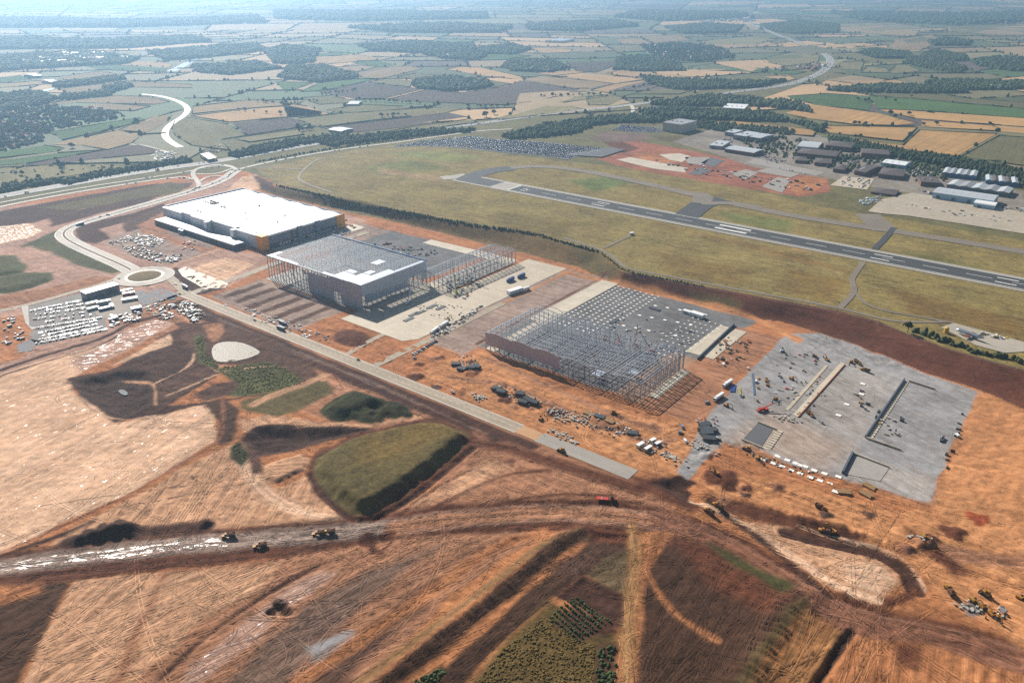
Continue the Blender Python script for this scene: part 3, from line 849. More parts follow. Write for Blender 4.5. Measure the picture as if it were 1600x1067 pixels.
WHEAT, GOLD, GREEN, PLOUGH, OLIVE, STUB, DULL = (194, 158, 114), (198, 156, 100), (84, 110, 60), (98, 84, 76), (140, 130, 92), (166, 142, 106), (118, 112, 78)
FDESC = {WHEAT: ('wheat_field', 'pale ripe wheat field'), GOLD: ('wheat_field', 'golden striped wheat field'), GREEN: ('grass_field', 'bright green field'), PLOUGH: ('ploughed_field', 'dark ploughed field'),
         OLIVE: ('pasture_field', 'dry olive pasture'), STUB: ('stubble_field', 'tan stubble field'), DULL: ('pasture_field', 'dull green pasture')}
FIELDS = [
 (STUB, '302,167 397,156 457,164 450,166 377,171 300,179', 'above the orange field'), (WHEAT, '298,182 378,172.5 452,166.5 503,175 500,180 409,187 358,192', 'left of the sunken road'),
 (OLIVE, '273,190 293,184 340,192 357,195 385,212 362,216 345,219 360,236 300,228 275,213 268,203', 'inside the new road bend'), (PLOUGH, '362,193 405,189 450,184 478,192 466,200 387,212', 'beside the pasture'),
 (OLIVE, '365,217 465,203 475,211 390,223', 'above the cutting trees'), (STUB, '185,204 240,182 268,180 262,190 232,207 205,209', 'left of the new road'),
 (GREEN, '75,208 220,184 224,189 210,193 98,220 88,212', 'below the village'), (STUB, '80,226 185,204 222,207 216,216 205,225 168,235 130,228', 'below the village strip'),
 (GREEN, '-40,243 70,228 100,232 90,237 60,241 -40,252', 'at the left edge'), (GREEN, '-40,257 90,240 165,235 120,243 40,256 -40,262', 'nearest the motorway'),
 (PLOUGH, '42,257 210,226 250,236 235,241 160,248 60,259', 'above the motorway cutting'), (OLIVE, '-60,266 60,260 90,260 160,257 190,262 100,277 40,291 -60,300', 'rough with bushes'),
 (STUB, '30,167 180,150 235,152 265,160 240,164 120,161 60,168', 'above the village'), (STUB, '110,169 165,162 235,167 210,174 150,173', 'between village trees'),
 (STUB, '90,140 200,127 300,133 300,138 215,137 180,140 110,148', 'by the round copse'), (STUB, '95,120 155,112 195,118 190,122 135,124 100,126', 'far left'),
 (WHEAT, '135,95 250,97 270,102 265,106 150,100', 'near the bright river'), (GREEN, '130,104 190,102 262,108 260,113 160,110', 'below the far wheat'), (STUB, '-30,134 60,127 85,131 30,136 -30,139', 'far left edge'), (GREEN, '-30,126 30,118 50,125 -30,131', 'far left corner'),
 (WHEAT, '468,101 493,89 555,86 592,91 590,94 510,101', 'beside the far wood'), (GREEN, '493,85 520,83 560,83 530,88 495,89', 'behind the far wheat'), (STUB, '513,107 560,103 590,105 555,113 515,112', 'below the far wheat'),
 (STUB, '555,114 600,107 640,103 660,108 625,117 590,125 565,121', 'centre far'), (GREEN, '550,98 590,95 620,102 595,106 560,101', 'narrow, far centre'),
 (PLOUGH, '500,145 570,129 650,139 662,140 600,155 560,156', 'left of the oblong wood'), (PLOUGH, '607,156 666,141 720,146 790,136 812,127 905,140 880,150 830,160 790,165 740,163 660,160', 'large, round the oblong wood'),
 (DULL, '620,121 650,115 700,120 740,123 800,132 770,138 700,134', 'behind the oblong wood'), (OLIVE, '575,129 610,123 645,127 640,137 600,132', 'left end of the wood'), (GREEN, '430,128 490,130 446,145', 'left of the pine wood'),
 (GREEN, '470,144 500,130 560,124 585,125 500,143', 'below the pine wood'), (WHEAT, '697,109 720,105 750,106 790,115 820,122 800,124 745,118', 'behind the oblong wood'), (DULL, '470,154 520,150 560,160 500,164', 'narrow, left centre'),
 (DULL, '510,173 560,164 630,167 645,170 560,177', 'left centre'), (OLIVE, '465,186 530,178 640,171 690,169 722,171 700,176 580,189 500,199 480,196', 'above the ploughed strip'),
 (PLOUGH, '500,200 640,184 700,177 735,185 600,203 545,208', 'long strip by the motorway'), (OLIVE, '590,209 640,200 735,187 745,192 650,205', 'below the ploughed strip'), (WHEAT, '440,160 480,167 520,180 450,184', 'left centre'),
 (STUB, '815,125 845,119 955,131 920,139 885,139', 'right of the large plough'), (WHEAT, '868,119 905,115 1007,124 960,131', 'centre right'), (WHEAT, '835,115 895,111 915,114 865,119', 'small, centre right'),
 (WHEAT, '925,141 960,132 1015,125 1042,126 1000,136 950,146', 'above the slip road'), (WHEAT, '948,116 965,111 1090,120 1040,124 990,121', 'long, centre right'), (PLOUGH, '885,98 960,96 962,103 930,114 900,112', 'between two woods'),
 (OLIVE, '835,159 890,145 915,144 950,151 880,161', 'above the motorway'), (OLIVE, '775,185 850,166 890,167 910,171 840,181 780,188', 'beside the motorway'), (DULL, '975,151 1040,133 1095,138 1060,148 985,148', 'beside the slip road'),
 (WHEAT, '822,76 850,75 895,78 890,83 850,84', 'far centre'), (GREEN, '740,86 790,85 830,88 800,93 750,95', 'far centre'), (OLIVE, '915,153 950,149 978,153 950,165 920,165', 'with scattered bushes'),
 (GOLD, '1225,178 1270,164 1370,177 1432,193 1395,197 1330,195 1260,186', 'with tree groups on its lower edge'), (GOLD, '1370,172 1400,172 1700,192 1700,206 1500,192 1430,186', 'below the long green field'),
 (GREEN, '1230,151 1290,147 1340,150 1365,160 1357,174 1270,163 1240,156', 'bright, beside the motorway bend'), (GREEN, '1340,150 1420,155 1700,180 1700,193 1480,176 1375,171 1362,160', 'long, right'), (DULL, '1340,147 1420,143 1520,155 1700,168 1700,179 1450,157', 'above the long green field'),
 (WHEAT, '1275,134 1290,126 1330,131 1340,137', 'right of the motorway bend'), (WHEAT, '1310,127 1400,126 1443,134 1380,137', 'long, right of the motorway'), (STUB, '1300,43 1400,39 1440,43 1430,58 1350,52', 'far right'),
 (WHEAT, '1480,131 1600,120 1700,122 1600,127 1520,133', 'right edge'), (OLIVE, '1310,108 1315,98 1350,97 1345,110', 'small, right'), (OLIVE, '1345,114 1355,105 1385,107 1390,114', 'small, right'), (OLIVE, '1390,112 1400,102 1420,103 1438,112 1400,116', 'small, right'),
 (GOLD, '1093,190 1149,190 1276,204 1270,214 1226,210 1166,202 1106,195', 'strip above the business park'), (GOLD, '1280,197 1433,200 1410,222 1296,209', 'square, above the business park'),
 (GOLD, '1283,214 1410,228 1436,204 1557,210 1496,244 1366,228', 'large with a dark pit'), (DULL, '1500,246 1560,213 1700,222 1700,285 1600,260', 'dark, right edge'), (GOLD, '1440,189 1600,201 1700,208 1700,216 1560,206 1440,199', 'right edge strip'),
 (GREEN, '1075,105 1110,101 1180,107 1260,113 1240,117 1150,112 1090,110', 'bright, before the far village'), (WHEAT, '1190,121 1230,119 1245,124 1230,127', 'small, beside the motorway bend'), (OLIVE, '1190,92 1240,82 1280,88 1278,98 1230,104 1195,98', 'inside the motorway bend'),
 (WHEAT, '1215,70 1235,66 1252,72 1230,75', 'small, by the far motorway'), (STUB, '1400,62 1455,55 1470,64 1440,79 1385,78', 'far right'), (WHEAT, '1290,67 1340,73 1330,77 1288,72', 'pale, far right'), (STUB, '1480,42 1600,38 1700,40 1700,55 1560,56 1480,50', 'far right edge'),
 (OLIVE, '1100,64 1170,58 1215,62 1180,70 1110,70', 'left of the far motorway'), (STUB, '1000,58 1060,55 1080,64 1020,68', 'far centre right'), (STUB, '960,62 1000,60 1020,70 975,70', 'far centre right'),
]
FPOLY = []
for k, (c, t, where) in enumerate(FIELDS):
    P3 = PP(t); FPOLY.append([(p[0], p[1]) for p in P3])
    e = max(((P3[i] - P3[i - 1]).length, i) for i in range(len(P3)))[1]; d = P3[e] - P3[e - 1]
    nm, ds = FDESC[c]
    k_f = random.uniform(.92, 1.06); cc = tuple(int(min(255, q * k_f)) for q in c)
    sheet(nm, P3, .9, FIELD, 70 if P3[0].length < 4500 else None, f'{ds} {where}', 'field', flow=math.degrees(math.atan2(d.y, d.x)), rgb=cc)

# ---- what the loose country has to keep clear of
CLEAR = [[(p[0], p[1]) for p in PP(t)] for t in (
 '-400,345 0,300 95,288 230,268 265,262 380,256 500,236 660,214 745,206 900,212 1000,205 1040,186 1240,192 1290,212 1400,245 1500,262 1800,320 1800,1300 -900,1300',)]
MWAY = PP('-420,388 -200,346 0,307 100,290 200,272 262,263 340,253 460,230 560,214 675,201 740,195 815,184 871,176 927,171 974,166 1080,152 1192,139 1231,133 1262,124 1287,112 1299,98 1293,87 1271,75 1234,62 1200,49 1178,39 1168,32 1171,25 1183,18')
MWAY_S = smooth_line(MWAY, 2); MW_XY = [(p.x, p.y) for p in MWAY_S]
NEWROAD = PP('221,148 245,150 268,155 287,163 295,172 288,182 266,195 258,205 258,215 268,224 280,230')
RIVER = PP('268,112 285,104 297,97 310,92')
def blocked(x, y, pad=0.0):
    b = np.zeros(x.shape, bool)
    for q in CLEAR: b |= inside(x, y, q)
    d, _, _ = dist_line(x, y, MW_XY); b |= d < 24 + pad
    d, _, _ = dist_line(x, y, [(p.x, p.y) for p in NEWROAD]); b |= d < 20 + pad
    return b
def in_fields(x, y):
    b = np.zeros(x.shape, bool)
    for q in FPOLY:
        a = np.array(q); k = (x > a[:, 0].min()) & (x < a[:, 0].max()) & (y > a[:, 1].min()) & (y < a[:, 1].max())
        if k.any(): b[k] |= inside(x[k], y[k], q)
    return b

# ---- parcels out to the horizon, hedges and hedgerow trees round them
random.seed(21); parcels, hedges = [], []
def split(q, depth, size):
    a, b, c, d = q
    w = ((b - a).length + (c - d).length) / 2; h = ((d - a).length + (c - b).length) / 2
    if max(w, h) < size * random.uniform(.8, 1.7) or depth > 11:
        parcels.append(q); return
    t0, t1 = random.uniform(.36, .64), random.uniform(.36, .64)
    if w > h:
        m, n = a.lerp(b, t0), d.lerp(c, t1); hedges.append((m, n))
        split([a, m, n, d], depth + 1, size); split([m, b, c, n], depth + 1, size)
    else:
        m, n = a.lerp(d, t0), b.lerp(c, t1); hedges.append((m, n))
        split([a, b, n, m], depth + 1, size); split([m, n, c, d], depth + 1, size)
def V2(x, y): return Vector((x, y))
split([V2(-5200, 1150), V2(5400, 1250), V2(6200, 6200), V2(-6200, 6000)], 0, 400)
split([V2(-9500, 6000), V2(9500, 6200), V2(12500, 13500), V2(-12500, 13500)], 0, 760)
split([V2(-17000, 13500), V2(17000, 13500), V2(26000, 34000), V2(-26000, 34000)], 0, 1700)
FV, FT, FC = [], [], []
for q in parcels:
    c = random.choices([WHEAT, STUB, OLIVE, DULL, GREEN, PLOUGH, (96, 104, 66)], [20, 24, 18, 20, 6, 9, 26])[0]
    cen = (q[0] + q[1] + q[2] + q[3]) / 4
    if cen.y < 3600:
        grid_ = [q[0].lerp(q[1], a).lerp(q[3].lerp(q[2], a), b) for a in (0, .25, .5, .75, 1) for b in (0, .25, .5, .75, 1)]
        if inside(np.array([p.x for p in grid_]), np.array([p.y for p in grid_]), CLEAR[0]).any(): continue
    k_f = random.uniform(.88, 1.08); rgb = np.array(lin(tuple(min(255, v * k_f) for v in c))) * KALB
    b = len(FV)
    for p in q:
        p = cen + (p - cen) * .985
        FV.append((p.x, p.y, float(hz(p.x, p.y)) + .35)); FC.append(rgb)
    FT.append((b, b + 1, b + 2, b + 3))
link('far_fields', np_mesh('far_fields', FV, FT, PLOT, np.array(FC)), label='patchwork of small fields fading towards the horizon', cat='fields', kind='structure')

# ---- leafy masses as many small jittered domes
def dome_mesh(name, C, R, Hh, cols, label, cat, kind='stuff', n=6, jit=.28, **kw):
    """C: centres (k,3); R radii; Hh heights: every crown its own low dome with uneven facets"""
    k = len(C)
    rings = [(1.0, .08), (1.02, .42), (.62, .86)]
    vs = np.zeros((k, n * 3 + 1, 3)); cc = np.zeros((k, n * 3 + 1, 3))
    ph = RNG.uniform(0, 6.28, k)
    for r, (rr, zz) in enumerate(rings):
        for j in range(n):
            a = ph + 2 * math.pi * (j + .5 * r) / n
            rad = R * rr * (1 + RNG.uniform(-jit, jit, k))
            vs[:, r * n + j, 0] = C[:, 0] + np.cos(a) * rad; vs[:, r * n + j, 1] = C[:, 1] + np.sin(a) * rad
            vs[:, r * n + j, 2] = C[:, 2] + Hh * zz * (1 + RNG.uniform(-jit, jit, k) * .8)
    vs[:, -1, 0] = C[:, 0] + RNG.uniform(-.2, .2, k) * R; vs[:, -1, 1] = C[:, 1] + RNG.uniform(-.2, .2, k) * R; vs[:, -1, 2] = C[:, 2] + Hh * (1 + RNG.uniform(-.1, .1, k))
    cc[:] = (cols * RNG.uniform(.75, 1.25, (k, 1)))[:, None, :] * RNG.uniform(.8, 1.2, (k, n * 3 + 1, 1))
    T = []
    for r in range(2):
        for j in range(n):
            a, b, c, d = r * n + j, r * n + (j + 1) % n, (r + 1) * n + (j + 1) % n, (r + 1) * n + j
            T += [(a, b, d), (b, c, d)]
    for j in range(n): T.append((2 * n + j, 2 * n + (j + 1) % n, 3 * n))
    T = np.array(T)
    TT = (T[None] + (np.arange(k) * (3 * n + 1))[:, None, None]).reshape(-1, 3)
    return link(name, np_mesh(name, vs.reshape(-1, 3), TT, FOL, cc.reshape(-1, 3)), label=label, cat=cat, kind=kind, **kw)

LEAF = np.array(lin((68, 82, 48))) * .95
LEAF2 = np.array(lin((58, 76, 44))) * .95
def zarr(x, y): return hz(x, y)

hv, ht, hc = [], [], []
tC, tR, tH = [], [], []
def hedge_box(a, b, w, h):
    d = (b - a)
    if d.length < 1: return
    k = max(1, int(d.length / 90)); u = d.normalized(); nn = Vector((-u.y, u.x)) * w / 2
    for i in range(k):
        if random.random() < .08: continue
        p, q = a.lerp(b, i / k), a.lerp(b, (i + 1) / k)
        hh = h * random.uniform(.6, 1.3); hh2 = h * random.uniform(.6, 1.3)
        bb = len(hv)
        for c, z in ((p, hh), (q, hh2)):
            g = 0.0
            hv.extend([(c.x + nn.x, c.y + nn.y, g), (c.x + nn.x * .5, c.y + nn.y * .5, g + z), (c.x - nn.x * .5, c.y - nn.y * .5, g + z), (c.x - nn.x, c.y - nn.y, g)])
        ht.extend([(bb, bb + 4, bb + 5, bb + 1), (bb + 1, bb + 5, bb + 6, bb + 2), (bb + 2, bb + 6, bb + 7, bb + 3), (bb, bb + 1, bb + 2, bb + 3), (bb + 4, bb + 7, bb + 6, bb + 5)])
        hc.extend([LEAF * random.uniform(.6, 1.0)] * 8)
cnt = [max(2, int((b - a).length / 60)) for a, b in hedges]
HX = np.array([a.x + (b.x - a.x) * (i + .5) / n for (a, b), n in zip(hedges, cnt) for i in range(n)]); HY = np.array([a.y + (b.y - a.y) * (i + .5) / n for (a, b), n in zip(hedges, cnt) for i in range(n)])
HBAD = blocked(HX, HY) | in_fields(HX, HY)
k0 = 0
for (a, b), n in zip(hedges, cnt):
    far = (a.y + b.y) / 2; bad = HBAD[k0:k0 + n]; k0 += n
    w = max(3.0, far / 1600)
    for i in range(n):
        if bad[i]: continue
        hedge_box(a.lerp(b, i / n), a.lerp(b, (i + 1) / n), w, 2.6 + far / 5000)
        for _ in range(2 if far < 9000 else 1):
            if random.random() < (.5 if far < 6000 else .42):
                p = a.lerp(b, (i + random.random()) / n)
                tC.append((p.x + random.gauss(0, 3), p.y + random.gauss(0, 3), 0.0)); tR.append(random.uniform(3, 6.0) * max(1, far / 4500)); tH.append(random.uniform(6, 13) * max(1, far / 9000))
for poly in FPOLY:                                     # hedges on the edges of the fields that can be told apart
    n = len(poly)
    for i in range(n):
        a, b = Vector(poly[i]), Vector(poly[(i + 1) % n])
        if random.random() < .8: hedge_box(a, b, 4.0, 2.4)
        L = (b - a).length
        for _ in range(int(L / 110)):
            if random.random() < .35:
                p = a.lerp(b, random.random())
                tC.append((p.x, p.y, 0.0)); tR.append(random.uniform(2.5, 5)); tH.append(random.uniform(5, 10))
hv = np.array(hv); hv[:, 2] += hz(hv[:, 0], hv[:, 1])
link('hedgerows', np_mesh('hedgerows', hv, ht, FOL, np.array(hc)), label='dark hedgerows dividing the distant fields', cat='hedges', kind='stuff')
C = np.array(tC); C[:, 2] = hz(C[:, 0], C[:, 1])
bad = blocked(C[:, 0], C[:, 1], 4)
dome_mesh('hedgerow_trees', C[~bad], np.array(tR)[~bad], np.array(tH)[~bad], np.tile(LEAF, ((~bad).sum(), 1)), 'countless small trees along the distant hedgerows', 'trees')

# ---- woods: each a mass of crowns
WOODS = [('435,123 450,106 505,103 558,118 556,123 500,130 450,124', 'dark pine wood above the green fields', 12), ('640,133 650,127 700,121 760,127 770,135 745,141 700,144 655,139', 'oblong wood in the middle of the large ploughed field', 11),
 ('785,104 800,94 860,95 890,107 860,114 800,112', 'dark wood behind the wheat fields', 12), ('960,110 962,92 1010,88 1060,100 1070,112 1000,112', 'wood right of the narrow ploughed field', 12), ('415,82 440,72 500,78 490,98 455,102 430,100', 'wood far left of centre', 14),
 ('560,72 640,66 740,70 745,80 650,84 580,80', 'long dark wood far behind the centre', 14), ('740,78 800,70 830,78 800,86 745,84', 'wood far behind, beside the wheat', 14), ('660,85 720,78 760,88 745,95 690,92', 'small wood far behind the centre', 14),
 ('155,147 165,137 200,131 208,136 180,145 160,150', 'round copse above the village', 9), ('95,152 160,146 178,150 120,156 90,157', 'belt of trees below the round copse', 9), ('85,132 190,120 195,125 110,137 86,138', 'belt of trees by the far stubble', 10),
 ('0,150 60,145 90,155 60,166 0,175', 'wood at the left edge', 10), ('1270,178 1235,172 1200,168 1120,165 1050,168 1000,162 1010,158 1100,150 1180,156 1250,163', 'woodland right of the slip road', 8), ('1000,176 1060,172 1200,180 1240,192 1290,200 1280,212 1240,205 1160,196 1080,188 1020,182', 'tree belt behind the hotel', 8),
 ('1420,90 1470,95 1510,108 1500,116 1440,106 1410,98', 'dark wood at the right', 10), ('1340,84 1360,78 1420,84 1430,92 1370,92', 'wood right of the motorway bend', 10), ('1440,86 1460,80 1510,88 1505,97 1460,95', 'second dark wood at the right', 10), ('1290,142 1380,134 1480,138 1520,146 1440,147 1330,145', 'tree belt above the dull pasture', 8),
 ('1180,41 1250,34 1310,40 1308,52 1240,54 1190,48', 'large dark wood beside the far motorway', 16), ('1450,66 1480,62 1520,66 1510,72 1460,72', 'far dark wood at the right', 14), ('1040,44 1100,38 1160,42 1150,52 1070,54', 'far wood left of the motorway', 16),
 ('1515,96 1560,90 1700,100 1700,112 1580,112 1530,104', 'wood at the right edge', 12), ('1440,130 1500,126 1640,132 1640,140 1500,142', 'tree belt at the right edge', 9), ('1000,120 1060,126 1180,130 1230,127 1180,138 1060,142 1020,134', 'trees along the slip road', 9),
 ('0,90 120,80 220,92 200,100 60,108 0,112', 'dark wooded valley far left', 14), ('0,60 150,64 300,58 330,66 200,76 0,78', 'far woods at the left', 18), ('230,82 330,74 400,70 420,80 330,90 260,96', 'woods behind the bright river', 14), ('300,104 400,98 440,108 360,118 310,114', 'trees right of the bright river', 12),
 ('540,44 700,38 800,44 780,52 620,52', 'far woods in the haze', 22), ('820,40 960,34 1000,42 900,50 830,48', 'far woods in the haze right of centre', 22), ('0,30 200,34 400,28 420,36 200,44 0,44', 'farthest woods in the haze', 26), ('1300,20 1500,24 1640,18 1640,34 1500,40 1340,32', 'wooded suburbs far right', 24), ('1000,18 1160,22 1180,30 1040,34 960,28', 'wooded hills far right of centre', 24), ('430,18 760,22 760,30 560,34 430,30', 'wooded ridge far centre', 26)]
for k, (t, lab, sp_) in enumerate(WOODS):
    poly = [(p[0], p[1]) for p in PP(t)]
    a = np.array(poly); x0, y0 = a.min(0); x1, y1 = a.max(0)
    n = int((x1 - x0) * (y1 - y0) / sp_ ** 2)
    while n > 60000: sp_ *= 1.4; n = int((x1 - x0) * (y1 - y0) / sp_ ** 2)
    X = RNG.uniform(x0, x1, n); Y = RNG.uniform(y0, y1, n)
    q = inside(X, Y, poly) & ~blocked(X, Y, 3); X, Y = X[q], Y[q]
    if len(X) > 2600: X, Y, sp_ = X[:2600], Y[:2600], sp_ * math.sqrt(len(X) / 2600)
    if len(X) < 3: continue
    R = sp_ * RNG.uniform(.55, .95, len(X)); Hh = RNG.uniform(8, 15, len(X)) * min(2.2, max(1, sp_ / 12))
    dome_mesh('wood', np.stack([X, Y, hz(X, Y)], 1), R, Hh, np.tile(LEAF2 if k % 2 else LEAF, (len(X), 1)), lab, 'wood')
# ------------------------------------------------------------------ roads, runway, slabs
def paved(name, rgb, rough=.75, var=.1, joint=None, wear=.0, spec=.3, line=.0):
    """asphalt or concrete: base colour, patches, optional slab joints along the site grid"""
    if name in MATS: return MATS[name]
    m, nt, b = _nt(name)
    geo = N(nt, 'ShaderNodeNewGeometry')
    mp = N(nt, 'ShaderNodeMapping'); mp.inputs['Rotation'].default_value = (0, 0, -TH); nt.links.new(geo.outputs['Position'], mp.inputs[0])
    n1 = noise(nt, geo.outputs['Position'], .03, 4); n2 = noise(nt, geo.outputs['Position'], .35, 4, .65)
    mp2 = N(nt, 'ShaderNodeMapping'); mp2.inputs['Scale'].default_value = (.02, .35, 1); nt.links.new(mp.outputs[0], mp2.inputs[0])
    n3 = noise(nt, mp2.outputs[0], 1.0, 3)
    f = math_node(nt, 'ADD', maprange(nt, n1, .3, .7, 1 - var, 1 + var), maprange(nt, n2, .3, .7, -var, var))
    f = math_node(nt, 'ADD', f, maprange(nt, n3, .3, .7, -wear, wear))
    rg = N(nt, 'ShaderNodeRGB'); rg.outputs[0].default_value = (*[c * KALB for c in lin(rgb)], 1)
    c = mulcol(nt, rg.outputs[0], f)
    if joint:
        br = N(nt, 'ShaderNodeTexBrick'); br.offset = 0.0
        br.inputs['Scale'].default_value = 1.0; br.inputs['Brick Width'].default_value = joint; br.inputs['Row Height'].default_value = joint
        br.inputs['Mortar Size'].default_value = .12; br.inputs['Mortar Smooth'].default_value = .3
        br.inputs['Color1'].default_value = (1, 1, 1, 1); br.inputs['Color2'].default_value = (.88, .88, .88, 1); br.inputs['Mortar'].default_value = (.55, .5, .46, 1)
        nt.links.new(mp.outputs[0], br.inputs['Vector'])
        x = N(nt, 'ShaderNodeMix', data_type='RGBA', blend_type='MULTIPLY'); x.inputs[0].default_value = 1
        nt.links.new(c, x.inputs[6]); nt.links.new(br.outputs['Color'], x.inputs[7]); c = x.outputs[2]
    nt.links.new(c, b.inputs['Base Color'])
    nt.links.new(maprange(nt, n2, .3, .7, rough - .08, rough + .08), b.inputs['Roughness']); b.inputs['Specular IOR Level'].default_value = spec
    MATS[name] = m
    return m
CONC = paved('pale_concrete', (214, 198, 172), .6, .08, 6.0, .08)
CONC2 = paved('new_concrete', (222, 208, 184), .55, .07, 12.0, .05)
ROADC = paved('dusty_road', (178, 162, 140), .75, .1, None, .2, .2)
ROADA = paved('worn_asphalt_road', (216, 207, 194), .8, .1, None, .2, .15)
BASE = paved('road_base', (168, 160, 150), .7, .06, None, .1)
ASPH = paved('motorway_asphalt', (170, 166, 160), .75, .08, None, .12, .2)
RUNW = paved('runway_asphalt', (74, 75, 76), .75, .07, None, .14)
TAXI = paved('taxiway_asphalt', (138, 126, 112), .8, .08, None, .1)
SHOUL = paved('pale_shoulder', (178, 170, 156), .7, .08)
APRON = paved('airport_apron', (198, 184, 162), .65, .06, 9.0, .05)
WHITE = mat('white_road_paint', (236, 234, 226), .6, .3, var=.06)
YELLOW = mat('yellow_paint', (214, 170, 60), .6)
DARKG = paved('dark_hardstanding', (104, 104, 108), .75, .1)
GRAVEL = paved('crushed_stone', (150, 144, 138), .9, .16)

def kerbs(line, w, parent, off=.0, rounds=2):
    line = smooth_line(line, rounds) if rounds else line
    q = []
    for a, b in zip(line, line[1:]):
        k = max(1, int((b - a).length / 25)); q += [a.lerp(b, i / k) for i in range(k)]
    q.append(line[-1])
    for sgn in (-1, 1):
        L, R = strip_points(q, .5, off + sgn * (w / 2 + .25))
        b = MB()
        for i in range(len(L) - 1):
            za, zb = float(hz(*L[i])) + .1, float(hz(*L[i + 1])) + .1
            b.add([(*R[i], za), (*R[i + 1], zb), (*L[i + 1], zb), (*L[i], za), (*R[i], za + .25), (*R[i + 1], zb + .25), (*L[i + 1], zb + .25), (*L[i], za + .25)], [(4, 5, 6, 7), (0, 1, 5, 4), (2, 3, 7, 6)])
        b.obj('kerb', CONC, parent)

# motorway with its lanes
mw = ribbon('motorway', MWAY, 33, .55, ASPH, label='grey motorway running past the site into the distance', cat='motorway')
link('central_reserve', ribbon_mesh('central_reserve', smooth_line(MWAY, 2), 3, .62, mat('reserve_grass', (120, 112, 78), .9)), mw)
for s_ in (-5.2, -9, 5.2, 9): dashes('lane_line', MWAY, .45, 6, 12, .66, WHITE, s_, mw)
for s_ in (-2.2, 2.2, -13, 13): link('edge_line', ribbon_mesh('edge_line', smooth_line(MWAY, 2), .4, .64, WHITE, s_), mw)
def road(name, text, w, label, m=None, off=.5, side=0.0, kerb=False, line=True, st=False, rounds=2, edges=False):
    m = m or ROADA
    p = ST(text) if st else PP(text)
    r = ribbon(name, p, w, off, m, side, rounds, label, 'road')
    if line: dashes('centre_line', p, .3, 4, 5, off + .06, WHITE, side, r, rounds)
    if edges:
        for k in (-1, 1): link('edge_line', ribbon_mesh('edge_line', smooth_line(p, rounds), .35, off + .05, WHITE, side + k * (w / 2 - .6)), r)
    if kerb: kerbs(p, w, r, side, rounds)
    return r
road('slip_road', '-300,390 -120,352 0,323 100,304 167,293 230,283 270,278 290,277 300,281', 9, 'pale slip road beside the motorway at the left', edges=True)
road('slip_road', '-300,378 0,317 120,295 200,283 294,269 316,262 350,259 370,264', 7, 'narrow pale slip road between the motorway and the gyratory', off=.6)
NRD = '215,428 190,414 150,397 115,381 100,371 99,363 112,354 150,342 200,328 256,312 303,298 331,289 354,278 369,267'
road('spine_road', NRD, 10, 'outer carriageway of the new spine road curving round the roundabout', side=7, kerb=True, edges=True)
road('spine_road', NRD, 10, 'inner carriageway of the new spine road curving round the roundabout', side=-7, kerb=True, edges=True)
link('central_island', ribbon_mesh('central_island', smooth_line(PP(NRD), 2), 3.0, .45, mat('verge_soil', (112, 92, 70), .95)), bpy.data.objects['spine_road'])
road('airport_road', '369,266 400,258 444,249 500,239 560,230 620,223 690,213 745,205 800,202', 10, 'airport access road along the top of the airfield', edges=True)
road('gyratory_road', '369,266 362,260 345,257 318,260 302,267 301,274 308,282 312,290 307,296 300,299', 9, 'curved gyratory road of the motorway junction')
road('gyratory_road', '301,272 330,273 350,269 362,264', 7, 'short link road across the motorway junction', off=.65)
road('gyratory_road', '312,284 325,276 345,275 352,279', 6, 'small loop road of the motorway junction', off=.7)
road('haul_track', '221,148 245,150 268,155 287,163 295,172 288,182 266,195 258,205 258,215 268,224 282,231', 17, 'new white road base sweeping in an S bend through fields', paved('white_base', (226, 212, 188), .6, .06), off=1.2, line=False)
road('haul_track', '200,226 225,228 250,236 275,241', 9, 'site track beside the dark ploughed field', off=1.2, line=False)
ribbon('river', RIVER, 40, 1.2, mat('bright_water', (190, 200, 205), .15, .6, var=.02), label='bright glinting river bend far left', cat='river')
ribbon('river', PP('44,152 60,146 75,141 90,138'), 26, 1.2, mat('bright_water', (190, 200, 205)), label='bright water strip above the left village', cat='river')
road('approach_road', '974,167 986,164 990,172 986,180 1000,186 1030,192', 11, 'junction road crossing the motorway by the woodland', off=1.0)
road('perimeter_road', '400,262 440,263 470,266 478,263 490,252 510,246', 5, 'thin perimeter road at the left tip of the airfield', TAXI, line=False)
road('perimeter_road', '478,263 466,275 468,283 490,292 520,302', 5, 'thin loop of the perimeter road above the bank', TAXI, off=.56, line=False)
road('perimeter_road', '880,372 920,384 945,393 962,405 977,420 1025,428 1100,443 1200,461 1310,481 1390,502 1440,504 1482,503', 5, 'grey perimeter track along the airfield fence', TAXI, line=False)
road('perimeter_road', '944,388 965,378 985,369', 4, 'short airfield track leading to a small hut', TAXI, off=.56, line=False)
road('perimeter_road', '1349,410 1332,433 1331,441 1337,456 1312,482', 7, 'crooked service track leaving the runway', TAXI, off=.56, line=False)
road('perimeter_road', '1337,458 1350,475 1380,486 1440,496 1490,505', 4, 'thin curved service track towards the fire training ground', TAXI, off=.6, line=False)
